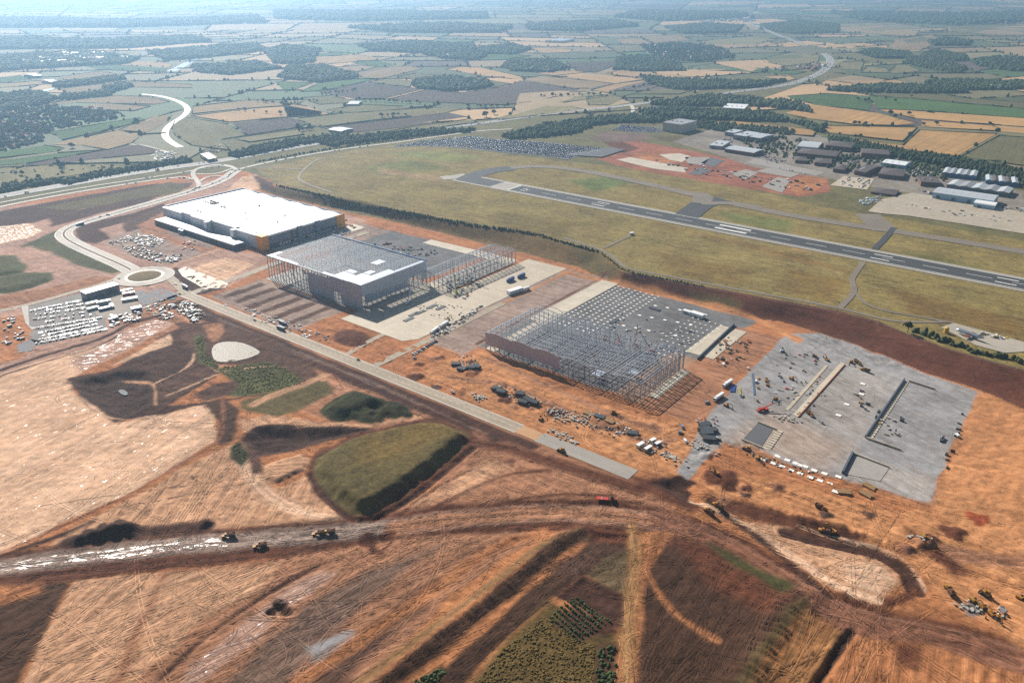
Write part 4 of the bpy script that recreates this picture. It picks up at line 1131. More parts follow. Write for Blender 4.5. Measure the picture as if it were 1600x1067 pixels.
# the spine road through the site
sr = road('site_road', '-905,477.5 -700,477.5 -500,477.5 -362,477.5', 15, 'straight pale concrete site road through the earthworks', ROADC, .3, st=True, rounds=0, kerb=True, edges=True)
road('site_road', '-362,477.5 -340,477.5', 14, 'sandy unsurfaced gap in the site road', paved('sandy_gap', (206, 160, 118), .9, .1), .28, st=True, rounds=0, line=False)
road('site_road', '-340,477.5 -247,477.5', 15, 'unfinished grey stone base of the site road', BASE, .3, st=True, rounds=0, line=False, kerb=True)
road('side_road', '-555,485 -555,600 -556,700', 8, 'pale side road between the second and third halls', ROADC, .26, st=True, rounds=0, line=False, kerb=True)
road('side_road', '-598,486 -604,520 -606,575', 7, 'short pale access road into the concrete yard', ROADC, .26, st=True, rounds=1, line=False)
road('side_road', '-888,485 -890,560 -900,640 -905,720 -905,800', 11, 'pale access road between the white hall and the steel frame', ROADC, .26, st=True, rounds=1, line=False, kerb=True)
road('side_road', '0,489 -60,500', 7, 'road at the left edge', ROADC, .26, line=False)
road('side_road', '-60,498 40,478 110,458 160,444 192,432 205,430', 7, 'pale lane running left from the roundabout above the cars', ROADC, .3, line=False, kerb=True)
road('side_road', '222,482 250,472 275,462 290,458', 7, 'lane from the car park to the site road', ROADC, .3, line=False)
road('site_road', '262,432 275,442 292,459', 13, 'pale mouth of the site road at the roundabout', ROADC, .36, line=False)
road('side_road', '262,422 280,410 320,398 345,392', 6, 'dirt lane from the roundabout to the white hall', paved('sandy_gap', (206, 160, 118)), .26, line=False)
# roundabout
c = P(226, 432); rb = thing('roundabout', (c.x, c.y, 0), 0, 'oval pale roundabout with a grassed island', 'roundabout')
rb['kind'] = 'structure'
def ring(r0, r1, z, n=48):
    b = MB()
    for i in range(n):
        a, e = 2 * math.pi * i / n, 2 * math.pi * (i + 1) / n
        b.add([(r0 * math.cos(a), r0 * math.sin(a), z), (r1 * math.cos(a), r1 * math.sin(a), z), (r1 * math.cos(e), r1 * math.sin(e), z), (r0 * math.cos(e), r0 * math.sin(e), z)], [(0, 1, 2, 3)])
    return b
ring(25, 38, .62).obj('carriageway', ROADA, rb); ring(23.5, 25, .8).obj('kerb', CONC, rb); ring(21, 23.5, .7).obj('apron', CONC2, rb)
isl = MB()
for i in range(24):
    a, e = 2 * math.pi * i / 24, 2 * math.pi * (i + 1) / 24
    isl.add([(0, 0, 2.2), (12 * math.cos(a), 12 * math.sin(a), 1.7), (12 * math.cos(e), 12 * math.sin(e), 1.7), (21 * math.cos(a), 21 * math.sin(a), .6), (21 * math.cos(e), 21 * math.sin(e), .6)], [(0, 1, 2), (1, 3, 4, 2)])
isl.obj('island', mat('island_grass', (112, 96, 62), .95, var=.3), rb)

# runway and taxiways
def T2(s, t): return S(s, t)
rw = thing('runway', (0, 0, 0), 0, 'long dark runway with white centre and touchdown markings', 'runway'); rw['kind'] = 'structure'
def rsheet(name, s0, t0, s1, t1, off, m):
    p = [S(s0, t0), S(s1, t0), S(s1, t1), S(s0, t1)]
    o = link(name, sheet_mesh(name, p, off, m, 40), rw); return o
rsheet('shoulder', -990, 1089, 1500, 1147, .5, SHOUL); rsheet('surface', -985, 1096, 1500, 1139.5, .62, RUNW)
for t_ in (1097.6, 1138): rsheet('edge_line', -900, t_ - .6, 1500, t_ + .6, .7, WHITE)
rsheet('threshold_slab', -902, 1096.5, -860, 1139, .68, SHOUL); rsheet('threshold_bar', -862, 1097, -859.5, 1138.5, .74, WHITE)
for k in range(40): rsheet('centre_dash', -800 + k * 52, 1117.4, -800 + k * 52 + 30, 1118.3, .70, WHITE)
for k, s_ in enumerate((-690, -390, -240, -90, 60, 210)):
    for t_ in (1107, 1125.5): rsheet('touchdown_bar', s_, t_, s_ + (24 if k != 1 else 0) + .1, t_ + 2.2, .72, WHITE)
for t_ in (1106.5, 1124.5): rsheet('aiming_bar', -468, t_, -418, t_ + 5.0, .73, WHITE)
def runway_number():
    b = MB()      # the figures 2 and 7, read from the left end
    z = PLATEAU + .74
    segs = {'2': [(0, 8, 3, 9), (2, 4.5, 3, 9), (0, 4, 3, 5), (0, 0, 1, 5), (0, 0, 3, 1)], '7': [(0, 8, 3, 9), (2, 0, 3, 9)]}
    for k, ch in enumerate('27'):
        for (x0, y0, x1, y1) in segs[ch]:
            q = [S(-842 + y * 1.3, 1124 - k * 9 - x * 2.0) for x, y in ((x0, y0), (x1, y0), (x1, y1), (x0, y1))]
            b.add([(p.x, p.y, z) for p in q], [(0, 1, 2, 3)])
    b.obj('number_27', WHITE, rw)
runway_number()
tw = thing('taxiway', (0, 0, 0), 0, 'grey taxiway curving from the runway end past the apron', 'taxiway'); tw['kind'] = 'structure'
def trib(name, text, w, off, m, rounds=2): return link(name, ribbon_mesh(name, smooth_line(PP(text), rounds), w, off, m), tw)
trib('taxiway_strip', '772,268 800,262 850,260 905,266 1000,285 1080,304 1160,322 1240,338 1330,352 1400,362 1500,378 1700,410', 24, .58, TAXI)
trib('taxiway_end', '725,282 745,273 772,266 800,263', 38, .60, RUNW, 1)
trib('taxiway_link', '1065,345 1085,328 1100,318 1130,312', 40, .66, RUNW, 1); trib('taxiway_link', '1095,318 1100,306 1080,303', 34, .68, TAXI, 1); trib('taxiway_link', '1095,318 1150,318 1190,326', 20, .70, TAXI, 1)
trib('crossing_track', '1366,390 1383,373 1397,356', 9, .64, RUNW, 1); trib('crossing_track', '1385,362 1360,340 1355,335', 40, .62, TAXI, 1)
trib('blast_pad', '690,279 712,277 730,274', 30, .57, SHOUL, 1)
def slab(name, text, m, label, st=False, off=.4, grid=40, cat='paving'):
    return sheet(name, ST(text) if st else PP(text), off, m, grid, label, cat)
slab('apron', '1356,331 1378,312 1425,302 1600,332 1700,350 1700,392 1600,366 1500,350 1420,338 1375,334', APRON, 'broad pale concrete airport apron at the right', off=.75)
slab('slab', '963,250 985,246 1075,263 1070,270 1020,264', CONC2, 'long white slab on the red plot behind the taxiway'); slab('slab', '1030,242 1062,240 1080,245 1065,254 1045,250', CONC2, 'small white slab on the red plot'); slab('slab', '1070,246 1110,246 1100,258 1075,256', BASE, 'grey stone plot beside the white slab')
slab('slab', '1095,255 1110,247 1132,251 1115,262', DARKG, 'dark stone plot behind the taxiway'); slab('slab', '1165,255 1180,248 1290,270 1275,275', BASE, 'long grey plot strip behind the airport'); slab('slab', '1180,268 1205,262 1250,272 1235,278', BASE, 'grey plot beside the red mound'); slab('slab', '1190,292 1215,277 1235,281 1222,302', BASE, 'grey plot at the airport boundary')
slab('slab', '1140,272 1165,265 1185,270 1165,281', BASE, 'grey plot with parked machines'); slab('slab', '1075,272 1092,262 1110,266 1095,274', DARKG, 'dark small plot near the taxiway'); slab('slab', '880,243 950,232 978,235 940,247', DARKG, 'raised dark grey stone platform by the car park', off=2.0)
slab('car_park', '606,231 660,221 738,213 775,218 845,222 940,232 938,238 885,250 860,246 780,238 720,231 660,229', DARKG, 'vast dark car park filled with rows of cars', off=.5, cat='car park'); slab('car_park', '955,204 970,195 1032,200 1035,208 985,207', DARKG, 'car park left of the hotel', off=.5, cat='car park')
slab('car_park', '1297,290 1318,276 1366,280 1355,297', CONC, 'pale car park behind the taxiway', off=.5, cat='car park')
# site car park, compounds, yards
slab('car_park', '33,482 118,460 132,458 150,490 165,500 168,515 60,540 40,525 58,513 45,510', GRAVEL, 'site car park full of rows of cars', off=.3, cat='car park')
slab('slab', '33,479 44,478 46,510 58,512 50,516 40,505', SHOUL, 'pale strip at the left end of the site car park', off=.36); slab('slab', '206,455 258,452 280,460 272,468 222,478', DARKG, 'dark empty hardstanding beside the cabins', off=.3)
slab('slab', '128,460 205,452 222,490 150,500', paved('cabin_yard', (172, 160, 146), .85, .12), 'dusty yard under the site cabins', off=.24)
slab('slab', '26,540 48,530 62,533 50,548 30,552', DARKG, 'small dark slab left of the site car park', off=.3)
slab('slab', '278,422 290,417 357,443 352,450 320,452 285,432', CONC, 'pale lorry park slab below the roundabout', off=.3)
slab('yard', '-676,545 -575,545 -565,560 -565,850 -630,850 -630,700 -676,700', CONC, 'wide pale concrete yard right of the second hall', True, .3)
slab('yard', '-858,573 -676,573 -676,693 -858,693', BASE, 'stone floor inside the half clad hall', True, .2); slab('yard', '-676,690 -636,690 -636,829 -676,829', BASE, 'stone floor under the bare steel frame', True, .25)
slab('slab', '-800,812 -640,815 -640,838 -800,832', CONC2, 'white slab strip below the grass bank', True, .3); slab('yard', '-955,655 -925,655 -925,815 -955,815', CONC, 'concrete dock yard beside the white hall', True, .3)
slab('slab', '-503,680 -478,680 -478,842 -503,842', CONC2, 'long white floor slab behind the third hall', True, .34); slab('slab', '-491,586 -478,586 -478,679 -491,679', CONC, 'pale floor strip inside the third hall', True, .34)
slab('slab', '-318,712 -302,712 -302,800 -318,800', CONC2, 'white floor slab right of the third hall', True, .4); slab('slab', '-300,712 -286,712 -286,800 -300,800', CONC2, 'second white floor slab right of the third hall', True, .4)
slab('slab', '-302,600 -292,600 -292,672 -302,672', CONC2, 'new white slab outside the third hall frame', True, .45)
slab('slab', '1314,566 1320,569 1247,652 1239,648', CONC2, 'narrow white strip slab with machines on the stone platform', off=.4); slab('slab', '1290,570 1294,572 1232,642 1227,640', CONC, 'thin kerb strip on the stone platform', off=.4)
slab('slab', '1413,595 1420,597 1362,688 1353,684', CONC2, 'ribbed white strip slab at the right of the platform', off=.4); slab('slab', '1212,673 1224,674 1204,703 1193,700', CONC2, 'short ribbed slab at the left of the platform', off=.4)
slab('slab', '1185,660 1208,670 1190,698 1160,687', DARKG, 'dark sunken bay at the left of the platform', off=.3); slab('slab', '1318,740 1330,710 1390,730 1375,752', paved('pale_stone', (176, 170, 162), .9, .1), 'sunken pale bay at the front of the platform', off=.3)
pond = sheet('pond', smooth_ring(PP('330,547 336,538 352,534 375,535 392,541 403,547 408,552 387,561 359,566 340,566 333,561'), 1), .5, None, 12, 'pale muddy pond glinting beside the green scrub', 'pond')
def water_mat():
    m, nt, b = _nt('muddy_water')
    geo = N(nt, 'ShaderNodeNewGeometry')
    b.inputs['Base Color'].default_value = (.30, .265, .21, 1); b.inputs['Roughness'].default_value = .42; b.inputs['Specular IOR Level'].default_value = .07
    bp = N(nt, 'ShaderNodeBump'); bp.inputs['Strength'].default_value = .6; bp.inputs['Distance'].default_value = .5
    nt.links.new(noise(nt, geo.outputs['Position'], .5, 4, .6), bp.inputs['Height']); nt.links.new(bp.outputs[0], b.inputs['Normal'])
    return m
WATER = water_mat(); pond.data.materials.clear(); pond.data.materials.append(WATER)
sheet('puddle', smooth_ring(PP('182,604 190,602 199,607 197,612 188,610'), 1), -4.2, mat('still_water', (120, 122, 124), .04, .5, var=.02), None, 'small puddle in the dark excavated basin', 'puddle')
sheet('puddle', smooth_ring(PP('1512,808 1530,806 1542,812 1530,817'), 1), .55, mat('red_water', (150, 72, 36), .25, .5), None, 'red puddle on the orange ground at the right', 'puddle')
random.seed(77)
# ------------------------------------------------------------------ the big halls (local frame: x along the road, y towards the runway)
WCLAD = mat('white_cladding', (214, 214, 216), .45, .5, var=.05); GCLAD = mat('grey_cladding', (128, 138, 152), .4, .5, .3, var=.06); BCLAD = mat('mauve_grey_cladding', (190, 182, 184), .5, .4, var=.06)
ROOFW = mat('white_roof_sheet', (240, 240, 238), .42, .6, var=.03, scale=.05); ORNG = mat('orange_cladding', (240, 166, 40), .5); DARKW = mat('dark_glazing', (50, 56, 66), .2, .6); STEEL = mat('galvanised_steel', (176, 182, 188), .45, .5, .15, var=.12)
STEELD = mat('painted_steel', (92, 98, 106), .5, .5, .2, var=.15); ROOFS = mat('silver_roof_sheet', (184, 192, 202), .5, .5, .2, var=.05); BLACK = mat('black_rubber', (28, 28, 30), .8)
def box_obj(name, x0, y0, z0, x1, y1, z1, m, parent): return MB().box(x0, y0, z0, x1, y1, z1).obj(name, m, parent)

def white_hall():
    h = thing('warehouse', S(-1224, 644), TH, 'finished white roofed warehouse with orange corners and a low office wing', 'warehouse')
    W, D, Z = 267.0, 154.0, 20.0
    # the stepped front wall: bays stand forward of it
    steps = [(0, 55, 0), (55, 82, 4), (82, 128, 0), (128, 134, -6), (134, 195, 5), (195, 203, -5), (203, 267, 0)]
    for k, (x0, x1, y) in enumerate(steps):
        n = max(1, int((x1 - x0) / 13))
        for i in range(n):
            a, b = x0 + (x1 - x0) * i / n, x0 + (x1 - x0) * (i + 1) / n
            box_obj('wall_panel', a + .08, y, .2, b - .08, y + 9, Z, WCLAD if (x1 - x0) > 9 else WCLAD, h)
    box_obj('back_wall', 0, D - 1, .2, W, D, Z, GCLAD, h); box_obj('side_wall', .0, 9.1, .2, 1, D - 1.1, Z, GCLAD, h)
    for i in range(11):
        y0 = 10 + i * 13; box_obj('wall_panel', W - 1.2, y0, 6.5, W, min(y0 + 12.85, D - 1.2), Z - 1, GCLAD, h)
    box_obj('dock_wall', W - 1.6, 10, .2, W - .5, D - 1.2, 6.4, mat('dark_dock', (70, 74, 82), .6), h)
    for i in range(24):
        y0 = 24 + i * 5.2
        d = box_obj('dock_door', W - .5, y0, .8, W + .25, y0 + 3.4, 4.6, WCLAD if i % 5 else DARKW, h)
        box_obj('dock_hood', W - .5, y0 - .3, 4.65, W + 1.6, y0 + 3.7, 5.3, ORNG if i < 14 else STEELD, d)
    for y0 in (62, 96): box_obj('stair_tower', W - .4, y0, .2, W + 3, y0 + 8, Z + 2.2, GCLAD, h)
    box_obj('louvre', W + .02, 50, 9, W + .3, 54, 17, DARKW, h)
    for x0, y0, x1, y1 in ((W - 14, -1.2, W + .8, 10), (W - .9, D - 16, W + .9, D + .8)): box_obj('orange_corner', x0, y0, .2, x1, y1, Z + 1, ORNG, h)
    r = MB()                                      # three shallow ridges
    nx = 6
    for i in range(nx):
        a, b = 1 + (W - 2) * i / nx, 1 + (W - 2) * (i + 1) / nx; m_ = (a + b) / 2
        r.add([(a, 8, Z - .6), (m_, 8, Z + 1.0), (b, 8, Z - .6), (a, D - 1, Z - .6), (m_, D - 1, Z + 1.0), (b, D - 1, Z - .6)], [(0, 1, 4, 3), (1, 2, 5, 4)])
    rf = r.obj('roof', ROOFW, h)
    box_obj('parapet', -.3, D - .9, Z, W + .3, D + .3, Z + 1.5, GCLAD, h); box_obj('parapet', -.5, 8.0, Z, .6, D - 1, Z + 1.5, GCLAD, h); box_obj('parapet', W - .6, 10.2, Z, W + .4, D - 16.2, Z + .7, GCLAD, h)
    for x, y, n in ((62, 20, 6), (75, 60, 5), (20, 60, 8), (30, 70, 7), (40, 62, 6), (140, 60, 1), (170, 40, 1), (200, 90, 1), (120, 100, 1), (220, 60, 1)):
        for k in range(n): box_obj('roof_unit', x + k * 3.2 + random.random(), y + random.uniform(-2, 2), Z - .4, x + k * 3.2 + 2.2, y + 1.5 + random.random(), Z + 1.9, random.choice((STEELD, mat('pallet_load', (150, 118, 70)))), rf)
    # office wing in front
    o = MB()
    prof = [(18, -26), (233, -26), (233, -8), (214, -8), (214, -11), (206, -11), (206, -5.2), (196, -5.2), (150, -14), (100, -8), (18, -6)]
    o.prism(prof, .2, 8.0); w = o.obj('office_wing', mat('dark_grey_wall', (84, 92, 104), .45), h)
    MB().prism([(19, -25), (232, -25), (232, -9), (213, -9), (207, -12), (196, -6.4), (150, -15.2), (100, -9), (19, -7)], 8.01, 8.5).obj('office_roof', ROOFW, w)
    for i in range(26):
        x = 24 + i * 8; f = box_obj('window', x, -26.25, 2.0, x + 5.6, -25.9, 6.2, DARKW, w)
    box_obj('entrance', 92, -30, .2, 104, -26.3, 6.8, GCLAD, w)
    return h
white_hall()

def arch(span, x, rise): return rise * math.sin(math.pi * ((x / span) % 1.0))
def col_mesh(hh, w=.75): return MB().box(-w / 2, -w / 2, 0, w / 2, w / 2, hh).mesh('column', STEEL)

def frame(t, x0, x1, y0, y1, Z, span, bay, rise, lattice=False, purl=4.0, raf=True, skip=None, side_cols=True, m=STEEL, side=7.0, thick=.55):
    """columns, arched rafters along x, valley beams along y, purlins along y"""
    cm = col_mesh(Z)
    ys = [y0 + (y1 - y0) * i / max(1, round((y1 - y0) / bay)) for i in range(round((y1 - y0) / bay) + 1)]
    nsp = round((x1 - x0) / span); span = (x1 - x0) / nsp
    for i in range(nsp + 1):
        x = x0 + span * i
        for k, y in enumerate(ys):
            if skip and skip(x, y): continue
            if 0 < i < nsp and 0 < k < len(ys) - 1 and k % 2: continue
            link('column', cm, t, (x, y, .3))
        box_obj('valley_beam', x - .3, y0, Z + .3, x + .3, y1, Z + 1.1, m, t)
    if side_cols:
        n = round((x1 - x0) / side)
        for i in range(1, n):
            x = x0 + (x1 - x0) * i / n
            for y in (y0, y1): link('column', cm, t, (x, y, .3))
    for y in ys:
        if not raf: break
        b = MB(); n = nsp * 8
        for i in range(n):
            a, e = x0 + (x1 - x0) * i / n, x0 + (x1 - x0) * (i + 1) / n
            b.bar((a, y, Z + 1.0 + arch(span, a - x0, rise)), (e, y, Z + 1.0 + arch(span, e - x0 - 1e-6, rise)), thick, thick * 1.3)
            if lattice and i % 2 == 0: b.bar((a, y, Z + .2), (e, y, Z + .9 + arch(span, e - x0 - 1e-6, rise)), .2)
        b.obj('rafter', m, t)
    n = int((x1 - x0) / purl)
    for i in range(n + 1):
        x = min(x0 + i * purl, x1)
        box_obj('purlin', x - .17, y0, Z + 1.5 + arch(span, x - x0 - 1e-6, rise), x + .17, y1, Z + 1.75 + arch(span, x - x0 - 1e-6, rise), m, t)

def clad_hall():
    t = thing('steel_hall', S(-857, 580), TH, 'tall half clad steel hall with grey wall sheets and silver roof sheets', 'building frame')
    W, D, Z = 180.0, 112.0, 29.0
    frame(t, 0, W, 0, D, Z, 30, 8.0, .5, purl=1.5, side=6.0)
    for z in (5, 10, 15, 20, 25):
        box_obj('side_rail', 0, -.4, z, 82, -.2, z + .25, STEEL, t); box_obj('side_rail', 0, D + .2, z, W, D + .4, z + .25, STEEL, t); box_obj('side_rail', -.4, 0, z, -.2, D, z + .25, STEEL, t)
    for i in range(16):                                     # grey wall sheets of the near corner
        x = 82 + i * 6.1; top = 29.8 if i > 6 else 27.0
        if i in (8, 9): box_obj('wall_sheet', x, -.7, 12, x + 6.0, -.3, top, BCLAD, t)
        else: box_obj('wall_sheet', x, -.7, .4, x + 6.0, -.3, top, BCLAD, t)
    for i in range(19):
        y = -.2 + i * 5.9; box_obj('wall_sheet', W + .3, y, 16.5 if i < 18 else 8, W + .7, y + 5.85, 31.2, mat('pale_grey_sheet', (190, 198, 210), .4, .5, .2, var=.05), t)
    for i in range(12):
        y = 10 + i * 6.2; box_obj('inner_sheet', W - 6, y, 2.5, W - 5.6, y + 6.1, 14.0, ROOFS, t)
    b = MB(); n = 24
    def roof_patch(x0, x1, y0, y1):
        q = MB(); k = max(2, int((x1 - x0) / 3))
        for i in range(k):
            a, e = x0 + (x1 - x0) * i / k, x0 + (x1 - x0) * (i + 1) / k
            za, ze = Z + 1.9 + arch(30, a, .5), Z + 1.9 + arch(30, e - 1e-6, .5)
            q.add([(a, y0, za), (e, y0, ze), (e, y1, ze), (a, y1, za)], [(0, 1, 2, 3)])
        q.obj('roof_sheet', ROOFS, t)
    for x0, x1, y0, y1 in ((150, 179.5, 0, 30), (128, 149.5, 0, 20), (166, 179.5, 30.2, 60), (175, 179.5, 60.2, 111), (128, 142, 22, 30), (130, 142, 62, 78), (150, 159.8, 32, 44), (0, 8, 0, 20), (8.2, 60, 0, 5), (110, 127.5, 0, 5)): roof_patch(x0, x1, y0, y1)
    box_obj('gutter', -.5, D - 1.4, Z + 1.6, W, D + .6, Z + 3.4, mat('blue_grey_gutter', (96, 116, 146), .4, .5, .3), t); box_obj('gutter', -.6, -.6, Z + 1.0, 150, .4, Z + 2.2, STEEL, t)
    for x, y in ((20, 40), (60, 60), (100, 40), (140, 80), (150, 20), (165, 50)): box_obj('scissor_lift', x, y, .4, x + 3, y + 1.8, 4.5, ORNG, t)
clad_hall()

def bare_frame():
    t = thing('unclad_hall', S(-680, 686), TH, 'low bare steel frame with curved rafters behind the clad hall', 'building frame')
    frame(t, 0, 44, 0, 142, 16.5, 22, 8.0, 1.6, lattice=True, purl=3.6, side=7.3, thick=.55)
    for z in (5, 10, 14): box_obj('side_rail', 44.3, 0, z, 44.5, 142, z + .25, STEEL, t)
    for k in range(9): MB().bar((44.2, k * 16, 1), (44.2, k * 16 + 8, 15), .25).obj('brace', STEEL, t)
bare_frame()

def third_hall():
    t = thing('unclad_hall', S(-490, 586), TH, 'large open steel frame with a mauve fascia on its left corner', 'building frame')
    W, D, Z = 188.0, 89.0, 18.0
    frame(t, 0, W, 0, D, Z, 31.33, 8.9, 1.9, lattice=True, purl=3.1, side=6.27, thick=.6)
    for y in range(0, 90, 15):
        for x in range(0, 188, 8):
            pass
    for z in (6, 12): box_obj('side_rail', 0, -.4, z, W, -.2, z + .3, STEEL, t); box_obj('side_rail', W + .2, 0, z, W + .4, D, z + .3, STEEL, t)
    for k in range(12): MB().bar((k * 15.6, .2, 1), (k * 15.6 + 7.8, .2, 17), .28).obj('brace', STEEL, t)
    for k in range(6): MB().bar((W, k * 15, 1), (W, k * 15 + 7.5, 17), .28).obj('brace', STEEL, t)
    for k in range(10): MB().bar((31.33 * (k % 5 + 1), 0, 18.4), (31.33 * (k % 5), 44, 18.4), .3).obj('brace', STEELD, t)
    for i in range(16):                                       # fascia sheets follow the curved roof edge
        x = i * 6.0; z = Z + 1.9 + arch(31.33, x + 3, 1.9)
        box_obj('fascia_sheet', x, -.8, 6.5, x + 5.92, -.4, z, BCLAD, t)
    for i in range(20):                                       # deck levels inside
        x = 62 + (i % 10) * 12.5; y = 6 + (i // 10) * 40
        box_obj('floor_beam', x, y, 5.5, x + .4, y + 34, 6.2, STEEL, t)
    for i in range(14): box_obj('floor_beam', 62, 4 + i * 6, 5.0, 187, 4.4 + i * 6, 5.5, STEEL, t)
    for i in (1, 5): box_obj('deck_sheet', 100 + (i % 3) * 27, 10 + (i // 3) * 24, 6.25, 110 + (i % 3) * 27, 22 + (i // 3) * 24, 6.4, ROOFS, t)
    for k in range(7): link('column', col_mesh(22.5), t, (W + .1, 30 + k * 9.5, .3))
    # extra tall portals standing above the roof
    for x, y0 in ((94, 30), (125, 36), (62, 50), (156, 40)):
        b = MB(); b.bar((x, y0, Z + 1), (x, y0 + 40, Z + 1), .5); b.obj('tie_beam', STEEL, t)
    # outer frame still going up behind: free rows of columns and rafters
    for i in range(1, 5):
        x = 31.33 * i
        link('column', col_mesh(18), t, (x, D + 8.9, .3))
        b = MB()
        for k in range(8): b.bar((x - 31.33 * k / 8, D + 8.9, 19 + arch(31.33, 31.33 * (1 - k / 8) - 1e-6, 2.6)), (x - 31.33 * (k + 1) / 8, D + 8.9, 19 + arch(31.33, 31.33 * (1 - (k + 1) / 8), 2.6)), .5)
        b.obj('rafter', STEEL, t)
third_hall()

# ---- pads of the third hall: every foundation block on its own
PAD = MB().box(-1.35, -1.05, 0, 1.35, 1.05, .2).mesh('foundation_pad', mat('pad_concrete', (244, 240, 230), .6, .3, var=.06))
def pad(s, t, label, group, sc=1.0):
    o = link('foundation_pad', PAD, None, S(s + random.uniform(-.3, .3), t + random.uniform(-.3, .3), .25), TH + random.uniform(-.05, .05), label, 'foundation', group)
    if sc != 1: o.scale = (sc, sc, 1)
for i in range(8):
    for k in range(20): pad(-474 + i * 8.2, 690 + k * 7.6, f'{ORD[k]} small pad from the hall in the {ORD[i]} close row beside the long slab', 'close rows of foundation pads')
for i in range(6):
    for k in range(11): pad(-352 + i * 7, 690 + k * 11, f'{ORD[k]} small pad from the hall in the {ORD[i]} loose row near the dock wall', 'loose rows of foundation pads', .8)
for i in range(5):
    for k in range(3): pad(-405 + i * 15, 730 + k * 38 + i * 3, f'larger pad, {ORD[k]} from the hall in the {ORD[i]} scattered line', 'scattered larger foundation pads', 1.5)
for n_, (u, v) in enumerate(pts('1215,713 1230,719 1243,724 1250,727 1258,729 1272,735 1288,740 1310,745 1193,718 1208,724 1222,729 1236,735 1250,740 1266,746 1281,751 1296,756 1305,768 1348,600 1323,632 1310,649 1346,616')):
    p = P(u, v); o = link('foundation_pad', PAD, None, (p.x, p.y, .25), TH, (f'{ORD[n_]} block from the left in the back row at the platform front' if n_ < 8 else f'{ORD[n_ - 8]} block from the left in the front row at the platform front' if n_ < 17 else f'{ORD[n_ - 17]} lone white block in the middle of the stone platform'), 'foundation', 'foundation blocks of the stone platform'); o.scale = (1.7, 1.7, 1)
# upstand walls of the sunken bays on the stone platform
def upstand(text, h, label, w=.9, m=CONC):
    p = smooth_line(PP(text), 0); b = MB()
    for a, c in zip(p, p[1:]): b.bar((a.x, a.y, .3 + h / 2), (c.x, c.y, .3 + h / 2), w, h)
    b.obj('retaining_wall', m, label=label, cat='wall')
upstand('1352,684 1413,594', 2.2, 'long dark edged dock wall at the right of the stone platform', 1.4, STEELD); upstand('1353,685 1408,704', 1.6, 'low wall closing the right bay at the front')
upstand('1420,596 1461,609', 1.6, 'low wall at the head of the right bay'); upstand('1316,740 1332,709', 2.4, 'dark wall of the sunken front bay', 1.6, STEELD); upstand('1332,709 1390,731', 1.4, 'low wall at the back of the sunken front bay'); upstand('1158,687 1192,701', 1.2, 'low pale wall in front of the sunken left bay')
upstand('1184,660 1214,672', 1.2, 'pale wall at the back of the sunken left bay'); upstand('1090,562 1147,508', 2.4, 'dark dock wall beside the third hall slabs', 1.5, STEELD); upstand('1320,570 1247,652', .8, 'orange stained kerb of the strip slab', .8, mat('rust_kerb', (170, 104, 64)))
RIB = MB().box(-2.9, -.25, 0, 2.9, .25, .5).mesh('rib', CONC2)
for n, a, b, lab in ((26, (1417, 596), (1357, 686), 'row of concrete ribs along the right strip slab'), (8, (1218, 674), (1199, 701), 'row of concrete ribs on the short left slab')):
    t = thing('dock_ribs', (0, 0, 0), 0, lab, 'concrete ribs')
    p, q = P(*a), P(*b)
    for i in range(n): c = p.lerp(q, (i + .5) / n); link('rib', RIB, t, (c.x, c.y, .42), TH)
random.seed(91)
